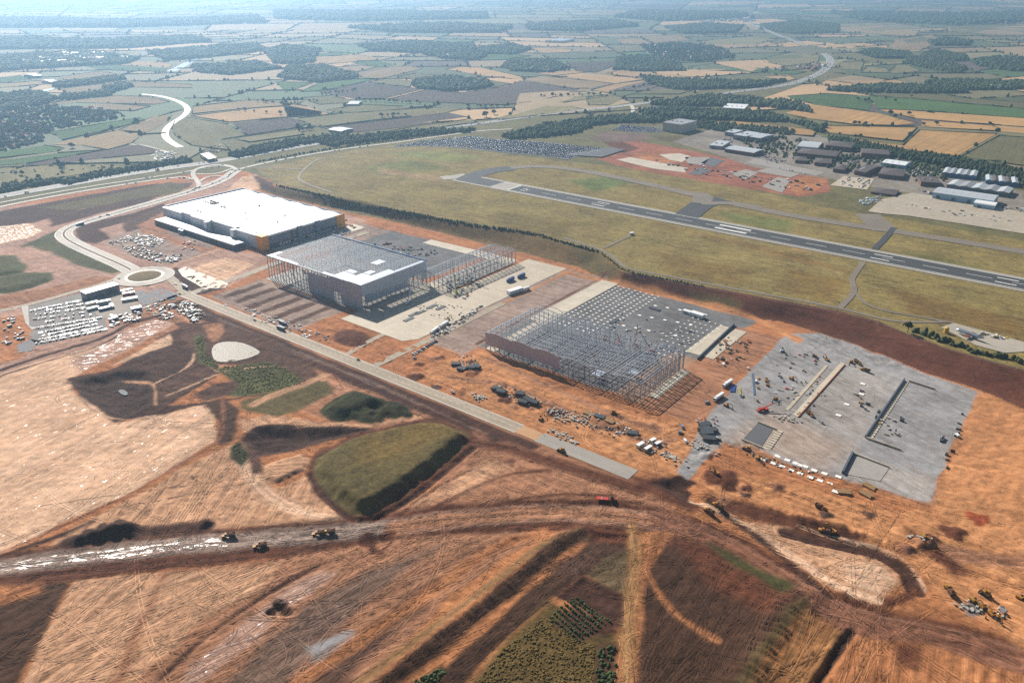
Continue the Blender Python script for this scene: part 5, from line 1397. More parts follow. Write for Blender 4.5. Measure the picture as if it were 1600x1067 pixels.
# ------------------------------------------------------------------ airport, business park, houses
BRICK = mat('brown_brick', (120, 88, 76), .8); DROOF = mat('dark_tile_roof', (86, 76, 74), .8); GREYW = mat('grey_wall', (150, 152, 154), .6); CREAM = mat('cream_render', (206, 196, 176), .7); LROOF = mat('light_sheet_roof', (186, 190, 192), .45, .5, var=.06)
BLUEW = mat('blue_sheet', (70, 110, 150), .5); REDT = mat('red_tile', (140, 84, 66), .8); LBLUE = mat('pale_blue_sheet', (150, 184, 204), .45, .5)
def building(name, a, b, c, h, roof, wall, rm, label, cat='building', rise=2.5, storeys=2, win=True, teeth=5):
    """footprint from three corners seen in the photograph: near left, near right, far right"""
    A, B, C = P(*a), P(*b), P(*c)
    ux = (B - A); ux.z = 0; W = ux.length; ang = math.atan2(ux.y, ux.x)
    uy = Vector((-math.sin(ang), math.cos(ang), 0)); D = max(8.0, abs((C - B).dot(uy)))
    t = thing(name, (A.x, A.y, A.z - .2), ang, label, cat)
    MB().box(0, 0, 0, W, D, h).obj('wall', wall, t)
    if roof == 'flat':
        r = MB().box(-.3, -.3, h, W + .3, D + .3, h + .5).obj('roof', rm, t)
        for k in range(int(W / 14)): MB().box(5 + k * 13, D * .4, h + .5, 9 + k * 13, D * .4 + 4, h + 2).obj('roof_plant', GREYW, r)
    elif roof == 'gable':
        MB().profile([(0, 0), (0, 0)], 0, 1) if False else None
        b_ = MB(); b_.add([(-.5, -.5, h), (W + .5, -.5, h), (W + .5, D / 2, h + rise), (-.5, D / 2, h + rise), (-.5, D + .5, h), (W + .5, D + .5, h)], [(0, 1, 2, 3), (3, 2, 5, 4), (0, 3, 4), (1, 5, 2)]); r = b_.obj('roof', rm, t)
        for k in range(int(W / 12)): z = h + rise * .5 + .08; MB().add([(4 + k * 12, D * .12, h + rise * .25), (6 + k * 12, D * .12, h + rise * .25), (6 + k * 12, D * .4, h + rise * .81), (4 + k * 12, D * .4, h + rise * .81)], [(0, 1, 2, 3)]).obj('rooflight', ROOFS, r, (0, 0, .06))
    elif roof == 'hip':
        k = min(D / 2, W / 2 - .5)
        b_ = MB(); b_.add([(-.6, -.6, h), (W + .6, -.6, h), (W + .6, D + .6, h), (-.6, D + .6, h), (k, D / 2, h + rise), (W - k, D / 2, h + rise)], [(0, 1, 5, 4), (2, 3, 4, 5), (1, 2, 5), (3, 0, 4)]); b_.obj('roof', rm, t)
    elif roof == 'saw':
        for k in range(teeth):
            x0, x1 = W * k / teeth, W * (k + 1) / teeth
            b_ = MB(); b_.add([(x0, -.4, h), (x1 - .15, -.4, h), ((x0 + x1) / 2, -.4, h + rise), (x0, D + .4, h), (x1 - .15, D + .4, h), ((x0 + x1) / 2, D + .4, h + rise)], [(0, 1, 2), (3, 5, 4), (0, 2, 5, 3), (2, 1, 4, 5)])
            b_.obj('roof_bay', rm if k % 2 else LROOF, t)
    elif roof == 'barrel':
        b_ = MB(); n = 8
        pr = [(D / 2 - D / 2 * math.cos(math.pi * i / n), h + rise * math.sin(math.pi * i / n)) for i in range(n + 1)]
        for (y0, z0), (y1, z1) in zip(pr, pr[1:]): b_.add([(-.3, y0, z0), (W + .3, y0, z0), (W + .3, y1, z1), (-.3, y1, z1)], [(0, 1, 2, 3)])
        b_.obj('roof', rm, t)
    if win:
        per = max(3, int(W / 5)); 
        wm = MB().box(0, -.18, 0, W / per * .55, -.02, 1.5).mesh('window', DARKW)
        for s_ in range(storeys):
            for k in range(per): link('window', wm, t, (W / per * (k + .22), 0, 1.4 + s_ * (h - 1) / storeys))
    else:
        for k in range(max(1, int(W / 25))): MB().box(6 + k * 24, -.2, 0, 12 + k * 24, -.02, h * .62).obj('door', STEELD, t)
    return t
def hotel():
    t = building('hotel', (1035, 205), (1063, 209), (1075, 201), 21, 'flat', CREAM, GREYW, 'tall cream hotel block with rows of windows and a white band', 'hotel', storeys=5)
    return t
hotel()
for q in [
 ('shed', (1108, 232), (1128, 234), (1140, 226), 7, 'flat', GREYW, LROOF, 'pale flat roofed shed beside the red plots', 'shed', 2, 1, False),
 ('warehouse', (1132, 238), (1177, 245), (1180, 238), 8, 'gable', BRICK, LROOF, 'long shed with pale roof behind the red plots', 'warehouse', 2, 1, True),
 ('office_block', (1145, 218), (1165, 221), (1172, 213), 11, 'flat', GREYW, LROOF, 'grey office block left of the airport road', 'office', 2, 3, True), ('office_block', (1168, 220), (1187, 223), (1191, 215), 10, 'gable', GREYW, LROOF, 'pale roofed office block beside the car park road', 'office', 2, 3, True),
 ('office_block', (1132, 212), (1147, 214), (1153, 209), 9, 'flat', GREYW, LROOF, 'small grey office block next to the hotel', 'office', 2, 2, True), ('warehouse', (1245, 235), (1277, 238), (1280, 229), 9, 'barrel', GREYW, LROOF, 'shed with curved pale roof in the business park', 'warehouse', 2.5, 1, False),
 ('office_block', (1244, 246), (1305, 252), (1309, 244), 10, 'hip', BRICK, DROOF, 'long brown office block with dark hipped roof', 'office', 4, 2, True), ('office_block', (1289, 234), (1329, 238), (1332, 230), 10, 'hip', BRICK, DROOF, 'brown office block in front of the tree belt', 'office', 4, 2, True),
 ('office_block', (1345, 247), (1389, 250), (1392, 243), 11, 'hip', BRICK, DROOF, 'brown brick office block with tall windows', 'office', 3, 3, True), ('office_block', (1242, 255), (1261, 256), (1263, 250), 6, 'hip', BRICK, DROOF, 'small brown office below the long block', 'office', 3, 1, True),
 ('office_block', (1272, 259), (1298, 261), (1301, 254), 7, 'hip', BRICK, DROOF, 'low brown office among trees', 'office', 3, 2, True), ('office_block', (1301, 269), (1318, 271), (1321, 263), 7, 'hip', BRICK, DROOF, 'square brown office by the pale car park', 'office', 3, 2, True),
 ('office_block', (1334, 273), (1351, 276), (1363, 263), 8, 'gable', BRICK, DROOF, 'deep dark roofed office right of the pale car park', 'office', 4, 2, True), ('warehouse', (1377, 260), (1413, 265), (1424, 260), 8, 'gable', LBLUE, ROOFW, 'bright white roofed shed with pale blue walls', 'warehouse', 3, 1, False),
 ('office_block', (1372, 278), (1410, 282), (1418, 272), 8, 'hip', BRICK, DROOF, 'dark hipped roof block below the white shed', 'office', 4, 2, True), ('warehouse', (1438, 291), (1469, 293), (1472, 284), 8, 'flat', BRICK, DROOF, 'square dark brick block at the apron gate', 'building', 2, 2, True),
 ('factory', (1471, 276), (1524, 282), (1528, 274), 8, 'saw', BLUEW, GREYW, 'ridged roof factory near the tree belt', 'factory', 2, 1, False), ('factory', (1539, 288), (1590, 293), (1594, 285), 8, 'saw', BLUEW, DROOF, 'dark ridged factory at the right edge', 'factory', 2, 1, False),
 ('factory', (1478, 295), (1575, 309), (1588, 302), 8, 'saw', STEELD, GREYW, 'long ridged factory behind the hangar', 'factory', 2.5, 1, False), ('hangar', (1456, 310), (1550, 324), (1556, 315), 11, 'gable', LBLUE, LROOF, 'long grey hangar beside the apron', 'hangar', 3, 1, False),
 ('hangar', (1520, 324), (1553, 329), (1557, 324), 7, 'barrel', LBLUE, ROOFW, 'small bright hangar in front of the long hangar', 'hangar', 3, 1, False), ('blast_pen', (1360, 303), (1398, 308), (1402, 300), 4, 'hip', BRICK, DROOF, 'low dark pen beside the apron', 'pen', 3, 1, False),
 ('office_block', (1129, 173), (1162, 175), (1167, 168), 8, 'flat', CREAM, ROOFW, 'white office building among the woodland', 'office', 2, 2, True), ('barn', (513, 206), (533, 209), (538, 203), 6, 'gable', GREYW, ROOFW, 'white roofed barn beside the motorway', 'barn', 2, 1, False),
 ('barn', (543, 166), (560, 166), (562, 161), 6, 'gable', GREYW, LROOF, 'grey barn among the left centre fields', 'barn', 2, 1, False), ('barn', (80, 132), (90, 131), (92, 127), 9, 'gable', CREAM, ROOFW, 'far white barn at the left', 'barn', 3, 1, False), ('barn', (57, 123), (66, 122), (68, 118), 10, 'gable', CREAM, ROOFW, 'far white barn near the left edge', 'barn', 3, 1, False),
 ('barn', (697, 89), (703, 89), (706, 86), 9, 'gable', GREYW, LROOF, 'far barn beside the pale field', 'barn', 3, 1, False), ('factory', (852, 67), (880, 68), (884, 64), 12, 'saw', CREAM, ROOFW, 'far white factory in the haze', 'factory', 3, 1, False), ('barn', (1545, 140), (1560, 141), (1565, 137), 8, 'gable', CREAM, ROOFW, 'white farm shed at the right', 'barn', 3, 1, False)]:
    building(q[0], q[1], q[2], q[3], q[4], q[5], q[6], q[7], q[8], q[9], q[10], q[11], q[12])
def bridge():
    A, B, C = P(313, 246), P(326, 254.5), P(340, 251.5)
    t = thing('bridge', (0, 0, 0), 0, 'new white bridge deck beside the motorway junction', 'bridge')
    D = A + (C - B)
    b = MB(); b.add([(*A.xy, 6), (*B.xy, 6), (*C.xy, 6), (*D.xy, 6), (*A.xy, 7.2), (*B.xy, 7.2), (*C.xy, 7.2), (*D.xy, 7.2)], [(3, 2, 1, 0), (4, 5, 6, 7), (0, 1, 5, 4), (1, 2, 6, 5), (2, 3, 7, 6), (3, 0, 4, 7)]); b.obj('deck', CONC2, t)
    for p, q in ((A, B), (D, C)):
        MB().bar((*p.xy, 7.8), (*q.xy, 7.8), .5, 1.2).obj('parapet', CONC2, t)
        for k in (.1, .5, .9): c = p.lerp(q, k); MB().box(c.x - 1, c.y - 1, 0, c.x + 1, c.y + 1, 6).obj('pier', CONC, t)
bridge()
def mock_aircraft():
    a, b = P(1493, 520), P(1536, 535)
    d = b - a; d.z = 0; t = thing('training_aircraft', (a.x, a.y, a.z + .4), math.atan2(d.y, d.x), 'silver tube shaped fire training aircraft on a concrete pad', 'aircraft mock-up')
    L = d.length; SIL = mat('silver_hull', (170, 178, 184), .3, .5, .7)
    f = MB(); f.tube((3, 0, 4), (L - 6, 0, 4), 2.1, 2.1, 12); f.tube((L - 6, 0, 4), (L, 0, 4.6), 2.1, .6, 12); f.tube((0, 0, 3.6), (3, 0, 4), .9, 2.1, 12); f.obj('fuselage', SIL, t)
    MB().add([(L - 6, -.2, 6), (L - 1, -.2, 6), (L, -.2, 10.5), (L - 3, -.2, 10.5), (L - 6, .2, 6), (L - 1, .2, 6), (L, .2, 10.5), (L - 3, .2, 10.5)], [(0, 1, 2, 3), (7, 6, 5, 4), (0, 3, 7, 4), (1, 5, 6, 2), (3, 2, 6, 7)]).obj('fin', SIL, t)
    MB().box(L * .42, -9, 2.6, L * .42 + 4.5, 9, 3.2).obj('wing', mat('rust_steel', (120, 70, 52)), t)
    for x in (5, L * .35, L * .65, L - 7):
        for y in (-1.4, 1.4): MB().tube((x, y, 0), (x, y * .7, 2.6), .22, .22, 6).obj('leg', mat('rust_steel', (120, 70, 52)), t)
mock_aircraft()
slab('slab', '1470,512 1490,505 1600,535 1600,550 1570,552 1525,540', paved('training_pad', (186, 176, 160), .75, .1), 'concrete pad of the fire training ground', off=.55)
def tank(u, v, label):
    p = P(u, v); t = thing('storage_tank', p, 0, label, 'tank'); MB().tube((0, 0, 0), (0, 0, 6), 2.4, 2.4, 14).obj('shell', YELLOW, t); MB().tube((0, 0, 6), (0, 0, 7), 2.4, .3, 14).obj('lid', YELLOW, t); MB().tube((2.5, 0, 0), (2.5, 0, 6.4), .15, .15, 5).obj('ladder', STEEL, t)
tank(1478, 520, 'yellow upright tank beside the fire training aircraft')
def hut(u, v, label, w=6, d=4, h=3.4):
    p = P(u, v); t = thing('hut', p, .4, label, 'hut'); MB().box(0, 0, 0, w, d, h).obj('wall', CREAM, t); MB().box(-.3, -.3, h, w + .3, d + .3, h + .3).obj('roof', ROOFW, t); MB().box(1, -.12, 0, 2, -.01, 2.1).obj('door', STEELD, t)
hut(985, 368, 'small pale hut on the airfield grass at the end of a track')
# ---- houses
def house_mesh(wall, roof, w, d, h, rise):
    b = MB(); b.box(0, 0, 0, w, d, h, 0)
    b.add([(-.4, -.4, h), (w + .4, -.4, h), (w + .4, d / 2, h + rise), (-.4, d / 2, h + rise), (-.4, d + .4, h), (w + .4, d + .4, h)], [(0, 1, 2, 3), (3, 2, 5, 4), (0, 3, 4), (1, 5, 2)], 1)
    b.box(w * .2, d * .4, h + rise * .5, w * .2 + 1, d * .4 + 1, h + rise + 1.2, 0)
    for k in range(3): b.box(w * (.12 + .3 * k), -.12, 1, w * (.12 + .3 * k) + 1.4, -.01, 2.3, 2)
    return b.mesh('house', [wall, roof, DARKW])
HM = [house_mesh(CREAM, DROOF, 11, 8, 5.5, 3.4), house_mesh(BRICK, REDT, 10, 8, 5.5, 3.2), house_mesh(CREAM, REDT, 14, 8, 5.2, 3), house_mesh(mat('white_render', (232, 228, 220), .7), mat('slate', (120, 120, 126), .5, .5), 12, 9, 5.5, 3.6)]
def village(text, n, label, group, sc=1.0):
    poly = [(p[0], p[1]) for p in PP(text)]; a = np.array(poly); k = 0
    base = random.uniform(0, 3)
    while k < n:
        x, y = random.uniform(*a[:, 0][[a[:, 0].argmin(), a[:, 0].argmax()]]), random.uniform(*a[:, 1][[a[:, 1].argmin(), a[:, 1].argmax()]])
        if not inside(np.array([x]), np.array([y]), poly)[0]: continue
        o = link('house', random.choice(HM), None, (x, y, float(hz(x, y))), base + random.choice((0, 1.57, 3.14, .3)) + random.uniform(-.1, .1), label, 'house', group); k += 1
        if sc != 1: o.scale = (sc,) * 3
VIL = '-40,172 50,162 100,168 190,178 195,183 165,190 75,204 70,222 20,234 -40,240'
village(VIL, 150, 'small house among dark trees in the left village', 'houses of the left village', 1.15)
village('1000,72 1060,68 1130,76 1150,90 1100,98 1030,94', 70, 'small pale house in the far village left of the motorway', 'houses of the far village', 1.5)
village('1180,112 1220,105 1290,100 1285,108 1240,116', 20, 'house beside the motorway bend', 'houses by the motorway bend', 1.3)
def far_town(text, n, label):
    poly = [(p[0], p[1]) for p in PP(text)]; a = np.array(poly); b = MB(); k = 0
    while k < n:
        x, y = random.uniform(a[:, 0].min(), a[:, 0].max()), random.uniform(a[:, 1].min(), a[:, 1].max())
        if not inside(np.array([x]), np.array([y]), poly)[0]: continue
        z = float(hz(x, y)); w, d, h = random.uniform(10, 40), random.uniform(10, 22), random.uniform(7, 13); c = random.choice((0, 0, 1, 2))
        b.box(x, y, z, x + w, y + d, z + h, c); b.add([(x - .5, y - .5, z + h), (x + w + .5, y - .5, z + h), (x + w + .5, y + d / 2, z + h + 4), (x - .5, y + d / 2, z + h + 4), (x - .5, y + d + .5, z + h), (x + w + .5, y + d + .5, z + h)], [(0, 1, 2, 3), (3, 2, 5, 4), (0, 3, 4), (1, 5, 2)], random.choice((3, 4))); k += 1
    b.obj('far_town', [CREAM, BRICK, GREYW, ROOFW, REDT], label=label, cat='town', kind='stuff')
far_town('1380,24 1500,18 1640,20 1640,38 1500,40 1400,34', 400, 'far town spread under the haze at the right'); far_town('780,10 860,6 960,8 950,16 830,18', 120, 'far pale town on the horizon'); far_town('560,20 640,14 660,20 600,26', 60, 'far buildings on the horizon left of centre'); far_town('30,88 130,82 200,92 120,104 30,104', 120, 'scattered far houses in the wooded valley at the left'); far_town('1080,28 1160,24 1180,34 1100,38', 80, 'far houses beside the distant motorway')

# ------------------------------------------------------------------ nearer trees
def crown_cards(r, h, z0, n, seed, squash=.8):
    rg = np.random.default_rng(seed)
    b = MB(); cols = []
    lobes = [(rg.uniform(-.45, .45) * r, rg.uniform(-.45, .45) * r, z0 + h * rg.uniform(.3, .75), r * rg.uniform(.4, .62)) for _ in range(6)]
    for i in range(n):
        lx, ly, lz, lr = lobes[i % 6]
        d = Vector(rg.normal(size=3)).normalized(); d.z = abs(d.z) * .9 - .25
        p = Vector((lx, ly, lz)) + Vector((d.x * lr, d.y * lr, d.z * lr * squash * h / r * .6))
        nrm = (d + Vector(rg.normal(size=3)) * .5).normalized()
        a = nrm.orthogonal().normalized() * r * rg.uniform(.13, .24); e = nrm.cross(a).normalized() * r * rg.uniform(.13, .24)
        b.add([p - a - e * .6, p + a * .3 - e, p + a + e * .4, p - a * .2 + e], [(0, 1, 2, 3)])
        cols += [LEAF * rg.uniform(.65, 1.35)] * 4
    me = b.mesh('crown', FOL); at = me.attributes.new('col', 'FLOAT_COLOR', 'POINT')
    c = np.ones((len(cols), 4), np.float32); c[:, :3] = np.array(cols); at.data.foreach_set('color', c.ravel())
    return me
def tree_proto(r, h, seed):
    t = thing('tree', (0, 0, -500), 0, 'tree', 'tree')
    b = MB(); b.tube((0, 0, 0), (.1, 0, h * .45), r * .09, r * .05, 7)
    for k in range(4): a = k * 1.6 + seed; b.tube((0, 0, h * .3), (math.cos(a) * r * .45, math.sin(a) * r * .45, h * .6), r * .045, r * .015, 5)
    b.obj('trunk', mat('bark', (84, 70, 56), .9), t); link('crown', crown_cards(r, h * .8, h * .18, 330, seed), t)
    return t
TP = [tree_proto(4.5, 9, 1), tree_proto(5.5, 10, 2), tree_proto(3.8, 10.5, 3), tree_proto(5, 8, 4)]
TUSED = [False] * 4
def put_tree(p, sc, label, group=None, k=None):
    k = random.randrange(4) if k is None else k
    if not TUSED[k]:
        TUSED[k] = True; o = TP[k]; index(o); o.location = p; o.scale = (sc,) * 3; tag(o, label, None, group); return o
    o = copy_tree(TP[k], p, random.uniform(0, 6), label, group, sc)
    return o
for u, v, sc, lab in ((1418, 519, 1.35, 'large round dark tree standing alone above the brown bank'), (1335, 196, 1.5, 'left tree of the group on the golden field edge'), (1342, 197, 1.3, 'second tree of the group on the golden field edge'), (1351, 197, 1.4, 'round tree right of the group on the golden field edge'), (1391, 181, 1.6, 'large tree left of the pair above the golden field'),
     (1398, 186, 1.4, 'tree leaning between the pair in the golden field'), (1420, 181, 1.5, 'solitary round tree on the green field border'), (1442, 197, 1.2, 'tree on the hedge between two golden fields'), (1463, 196, 1.3, 'tree at the hedge corner of the golden fields'), (1545, 196, 1.2, 'left tree of the pair in the right golden strip'), (1551, 198, 1.0, 'right tree of the pair in the right golden strip'),
     (1557, 210, 1.6, 'wide bush at the corner of the large golden field'), (1336, 216, 1.1, 'bush on the hedge below the square golden field'), (1344, 217, 1.3, 'broad tree on the hedge below the square golden field'), (1312, 213, 1.0, 'small tree on the hedge left of the square golden field'), (1398, 161, 1.3, 'tree in the long green field'), (1384, 156, 1.0, 'small tree at the head of the long green field'), (1424, 153, 1.0, 'small tree on the dull pasture'),
     (1340, 157, 1.2, 'tree in the hedge of the bright green field'), (1352, 160, 1.4, 'dense tree in the hedge of the bright green field'), (113, 232, 1.6, 'round tree alone between the left green fields'), (760, 184, 2.2, 'tall dark tree beside the motorway queue'), (772, 180, 1.6, 'shorter tree beside the motorway queue'), (213, 193, 1.5, 'tree at the end of the green strip below the village'), (1260, 231, 1.2, 'tree behind the curved roof shed'), (1222, 238, 1.3, 'tree at the bend of the airport road'), (35, 275, 1.2, 'bush cluster on the rough grass at the left'), (60, 280, 1.0, 'bush on the rough grass near the motorway'), (98, 262, 1.4, 'dark bushes on the rough grass hill')):
    put_tree(P(u, v), sc, lab)
for a, b, n, lab, grp in (((398, 160), (475, 165), 9, 'small round tree in the row beside the orange field', 'tree row beside the orange field'), ((455, 158), (500, 160), 6, 'small tree in the short row far left of centre', 'short tree row'), ((590, 184), (640, 181), 5, 'tree on the hedge above the long ploughed strip', 'trees above the ploughed strip'), ((985, 140), (1060, 126), 9, 'tree along the edge of the wheat above the slip road', 'trees along the wheat edge'),
       ((500, 150), (560, 142), 9, 'tree in the dark row below the left ploughed field', 'trees below the ploughed field'), ((560, 158), (660, 163), 14, 'tree in the belt below the ploughed fields', 'tree belt below the ploughed fields'), ((730, 168), (800, 168), 8, 'tree in the hedge below the large ploughed field', 'trees below the large plough'), ((360, 172), (460, 182), 6, 'tree on the hedge between orange and dark field', 'trees between orange and dark fields'), ((465, 206), (490, 203), 6, 'tall poplar shaped tree beside the barn', 'poplars beside the barn'), ((840, 152), (940, 150), 12, 'bush on the pasture beside the motorway', 'bushes on the pasture')):
    for k in range(n):
        f = (k + random.uniform(.2, .8)) / n; put_tree(P(a[0] + (b[0] - a[0]) * f, a[1] + (b[1] - a[1]) * f), random.uniform(.8, 1.5), f'{ORD[k]} {lab}, counted from the left', grp)
# hedges, belts and scrub as masses of crowns
def crowns(name, text, sp_, r, h, label, cat, col=LEAF, line=False, width=4.0, kind='stuff', clear=None):
    p3 = PP(text)
    if line:
        q = smooth_line(p3, 1); X, Y = [], []
        for a, b in zip(q, q[1:]):
            n = max(1, int((b - a).length / sp_))
            for i in range(n): c = a.lerp(b, (i + random.random()) / n); X.append(c.x + random.uniform(-width, width) / 2); Y.append(c.y + random.uniform(-width, width) / 2)
        X, Y = np.array(X), np.array(Y)
    else:
        poly = [(p[0], p[1]) for p in p3]; a = np.array(poly); n = int(np.prod(a.max(0) - a.min(0)) / sp_ ** 2)
        X = RNG.uniform(a[:, 0].min(), a[:, 0].max(), n); Y = RNG.uniform(a[:, 1].min(), a[:, 1].max(), n); k = inside(X, Y, poly); X, Y = X[k], Y[k]
    Z = np.array([gz(x, y) for x, y in zip(X, Y)])
    n = len(X)
    return dome_mesh(name, np.stack([X, Y, Z - .1], 1), r * RNG.uniform(.6, 1.3, n), h * RNG.uniform(.55, 1.3, n), np.tile(col, (n, 1)), label, cat, kind)
crowns('hedge', '432,291 510,308 580,322 640,334 700,345 760,356 832,364 880,380 936,394', 2.2, 1.5, 3.2, 'dark bushy hedge along the crest of the dry grass bank', 'hedge', LEAF * .8, True, 3, 'thing')
crowns('hedge', '940,396 958,410 975,424 1025,433 1100,448', 2.4, 1.2, 2.0, 'low hedge where the bank turns from grass to bare soil', 'hedge', LEAF * .9, True, 2, 'thing')
crowns('hedge', '1428,516 1455,526 1490,541 1530,552 1600,566 1660,580', 2.4, 2.6, 5.0, 'thick dark hedge in front of the fire training ground', 'hedge', LEAF * .75, True, 9, 'thing')
crowns('tree_belt', '1292,216 1366,230 1495,251 1650,282 1650,296 1490,264 1400,247 1340,238 1300,228', 5, 3.6, 10, 'long dark tree belt behind the business park', 'tree belt', LEAF2 * .85)
crowns('scrub', '1400,250 1480,262 1600,285 1600,290 1540,285 1470,272 1430,262', 7, 3, 4, 'rough scrub between the tree belt and the factories', 'scrub', LEAF)
crowns('wood', '785,214 850,196 930,186 1000,180 1040,187 1030,192 960,193 930,197 905,208 860,214 800,219', 6.5, 4.2, 9, 'dense wood between the motorway and the car park', 'wood', LEAF2)
crowns('wood', '490,222 560,213 640,206 700,203 740,203 745,207 680,211 600,219 520,230', 7, 4, 8, 'strip of trees between the motorway and the airport road', 'wood', LEAF2)
crowns('wood', '355,243 400,231 470,218 545,211 548,216 470,227 410,240 370,248', 6, 4, 9, 'dark trees right of the motorway junction', 'wood', LEAF2); crowns('hedge', '400,254 444,246 500,236 560,227 640,217 700,209 745,202', 4, 2.2, 4, 'long hedge beside the airport road', 'hedge', LEAF * .9, True, 4, 'thing')
crowns('wood', '95,284 150,271 225,258 292,247 300,253 250,262 160,277 100,290', 6, 3.6, 7, 'trees lining the motorway at the left', 'wood', LEAF2); crowns('wood', '-80,304 40,286 95,280 95,285 40,295 -80,318', 6, 3.6, 7, 'dark trees beside the motorway at the left edge', 'wood', LEAF2)
crowns('scrub', '0,262 60,258 150,256 190,262 100,275 40,288 0,290', 26, 3.5, 4, 'scattered scrub on the rough grass at the left', 'scrub', LEAF)
crowns('village_trees', VIL, 15, 4.6, 8, 'dark garden trees of the left village', 'trees', LEAF2); crowns('village_trees', '1000,72 1060,68 1130,76 1150,90 1100,98 1030,94', 18, 6, 10, 'garden trees of the far village', 'trees', LEAF2)
crowns('park_trees', '1130,206 1240,216 1420,262 1480,276 1470,290 1300,264 1180,236', 14, 3.2, 6, 'small trees between the offices of the business park', 'trees', LEAF)
crowns('park_trees', '1040,186 1140,194 1240,204 1240,212 1130,206 1075,200', 8, 3.6, 7, 'trees behind the hotel', 'trees', LEAF2)
GSC = np.array(lin((92, 92, 48))) * .9
crowns('scrub', '304,526 317,524 320,550 345,574 420,566 446,576 480,596 468,602 385,618 360,612 378,600 345,582 314,564', 2.6, .9, .7, 'rank green scrub round the muddy pond', 'scrub', GSC)
crowns('scrub', '360,700 374,688 385,712 377,726', 2.5, .8, .7, 'green weeds below the brown strip', 'scrub', GSC)
OCH = np.array(lin((112, 92, 46))) * .8
for k in range(8):
    crowns('crop_row', f'{862 + k * 4},{940 + k * 0.5} {930 + k * 4},{985 - k * 1.0}' if False else f'{858 + k * 6},{962 - k * 4.5} {905 + k * 7},{1002 - k * 4.2}', .9, .75, 1.4, ['first', 'second', 'third', 'fourth', 'fifth', 'sixth', 'seventh', 'eighth'][k] + ' dark crop row counted from the lower left of the plot', 'crop row', LEAF * 1.0, True, 1.0, 'stuff')
crowns('standing_crop', '735,1075 785,1015 850,960 905,1000 930,1010 925,1080', 1.6, .7, .7, 'ochre and green standing crop at the bottom of the picture', 'crop', OCH); crowns('standing_crop', '935,1010 962,1012 965,1080 930,1080', 2.0, 1.0, 1.5, 'darker crop strip beside the dirt track', 'crop', LEAF)
crowns('scrub', '640,1068 690,1042 702,1050 668,1075', 1.6, .9, 1.2, 'dark green weeds on the foreground bank', 'scrub', LEAF)
def fence(text, label):
    t = thing('fence', (0, 0, 0), 0, label, 'fence'); q = smooth_line(PP(text), 1); b = MB(); pm = MB().box(-.1, -.1, 0, .1, .1, 2.4).mesh('post', STEEL)
    for a, c in zip(q, q[1:]):
        n = max(1, int((c - a).length / 9))
        for i in range(n): p = a.lerp(c, i / n); link('post', pm, t, (p.x, p.y, float(hz(p.x, p.y))))
        b.bar((a.x, a.y, float(hz(a.x, a.y)) + 2.2), (c.x, c.y, float(hz(c.x, c.y)) + 2.2), .08); b.bar((a.x, a.y, float(hz(a.x, a.y)) + 1.1), (c.x, c.y, float(hz(c.x, c.y)) + 1.1), .06)
    b.obj('rail', STEEL, t)
fence('975,427 1025,436 1100,451 1200,469 1310,489 1375,506 1417,524 1475,546 1550,569 1600,581', 'thin airfield fence along the crest of the bare bank')
random.seed(98)
# ------------------------------------------------------------------ vehicles, plant, cabins, stored materials
GLASS = mat('vehicle_glass', (36, 42, 50), .12, .6); TYRE = mat('tyre_rubber', (30, 29, 28), .85); RIMM = mat('wheel_rim', (130, 130, 132), .4, .5, .5)
PLANTY = mat('plant_yellow', (168, 118, 44), .6); PLANTO = mat('plant_orange', (204, 104, 44), .5); PLANTR = mat('plant_red', (186, 56, 40), .5); PWHITE = mat('white_paint', (238, 238, 236), .3, .5, var=.04); PBLUE = mat('blue_paint', (50, 76, 140), .4, .5); PGREEN = mat('green_paint', (46, 110, 84), .5); LIME = mat('lime_paint', (176, 190, 60), .5)
PAINT = [PWHITE, mat('silver_paint', (176, 180, 184), .28, .5, .6), mat('black_paint', (34, 36, 40), .25, .5), mat('dark_blue_paint', (40, 52, 90), .28, .5), mat('red_paint', (150, 36, 34), .3, .5), mat('grey_paint', (104, 108, 112), .28, .5, .4), PWHITE, mat('silver_paint', (176, 180, 184))]
def car_mesh(p, van=False):
    b = MB()
    if van:
        b.profile([(-2.6, .45), (2.5, .45), (2.6, .9), (2.3, 1.3), (1.5, 2.2), (-2.6, 2.3)], -.95, .95, 0)
        b.profile([(1.55, 1.45), (2.2, 1.42), (1.55, 2.1)], -.97, .97, 1)
    else:
        b.profile([(-2.15, .4), (2.1, .4), (2.2, .7), (2.0, .88), (-2.1, .95), (-2.2, .7)], -.88, .88, 0)
        b.frustum(-1.75, -.82, 1.05, .82, .9, 1.46, .45, .14, 1, .75); b.box(-1.25, -.66, 1.44, .28, .66, 1.5, 0)
    for x in (-1.35, 1.35):
        for y in (-.86, .86): b.tube((x, y - .1, .33), (x, y + .1, .33), .33, .33, 8, 2)
    return b.mesh('car', [p, GLASS, TYRE])
CARS = [car_mesh(p) for p in PAINT]; VANS = [car_mesh(PWHITE, True), car_mesh(PAINT[1], True)]
def car(p, rz, label, group=None, van=False, k=None):
    return link('van' if van else 'car', random.choice(VANS) if van else CARS[random.randrange(8) if k is None else k], None, p, rz, label, 'van' if van else 'car', group)
def car_px(u, v, u2, v2, label, group=None, van=False, k=None, dz=.35):
    a, b = P(u, v), P(u2, v2); d = b - a
    return car(Vector((a.x, a.y, max(gz(a.x, a.y), a.z) + dz)), math.atan2(d.y, d.x), label, group, van, k)
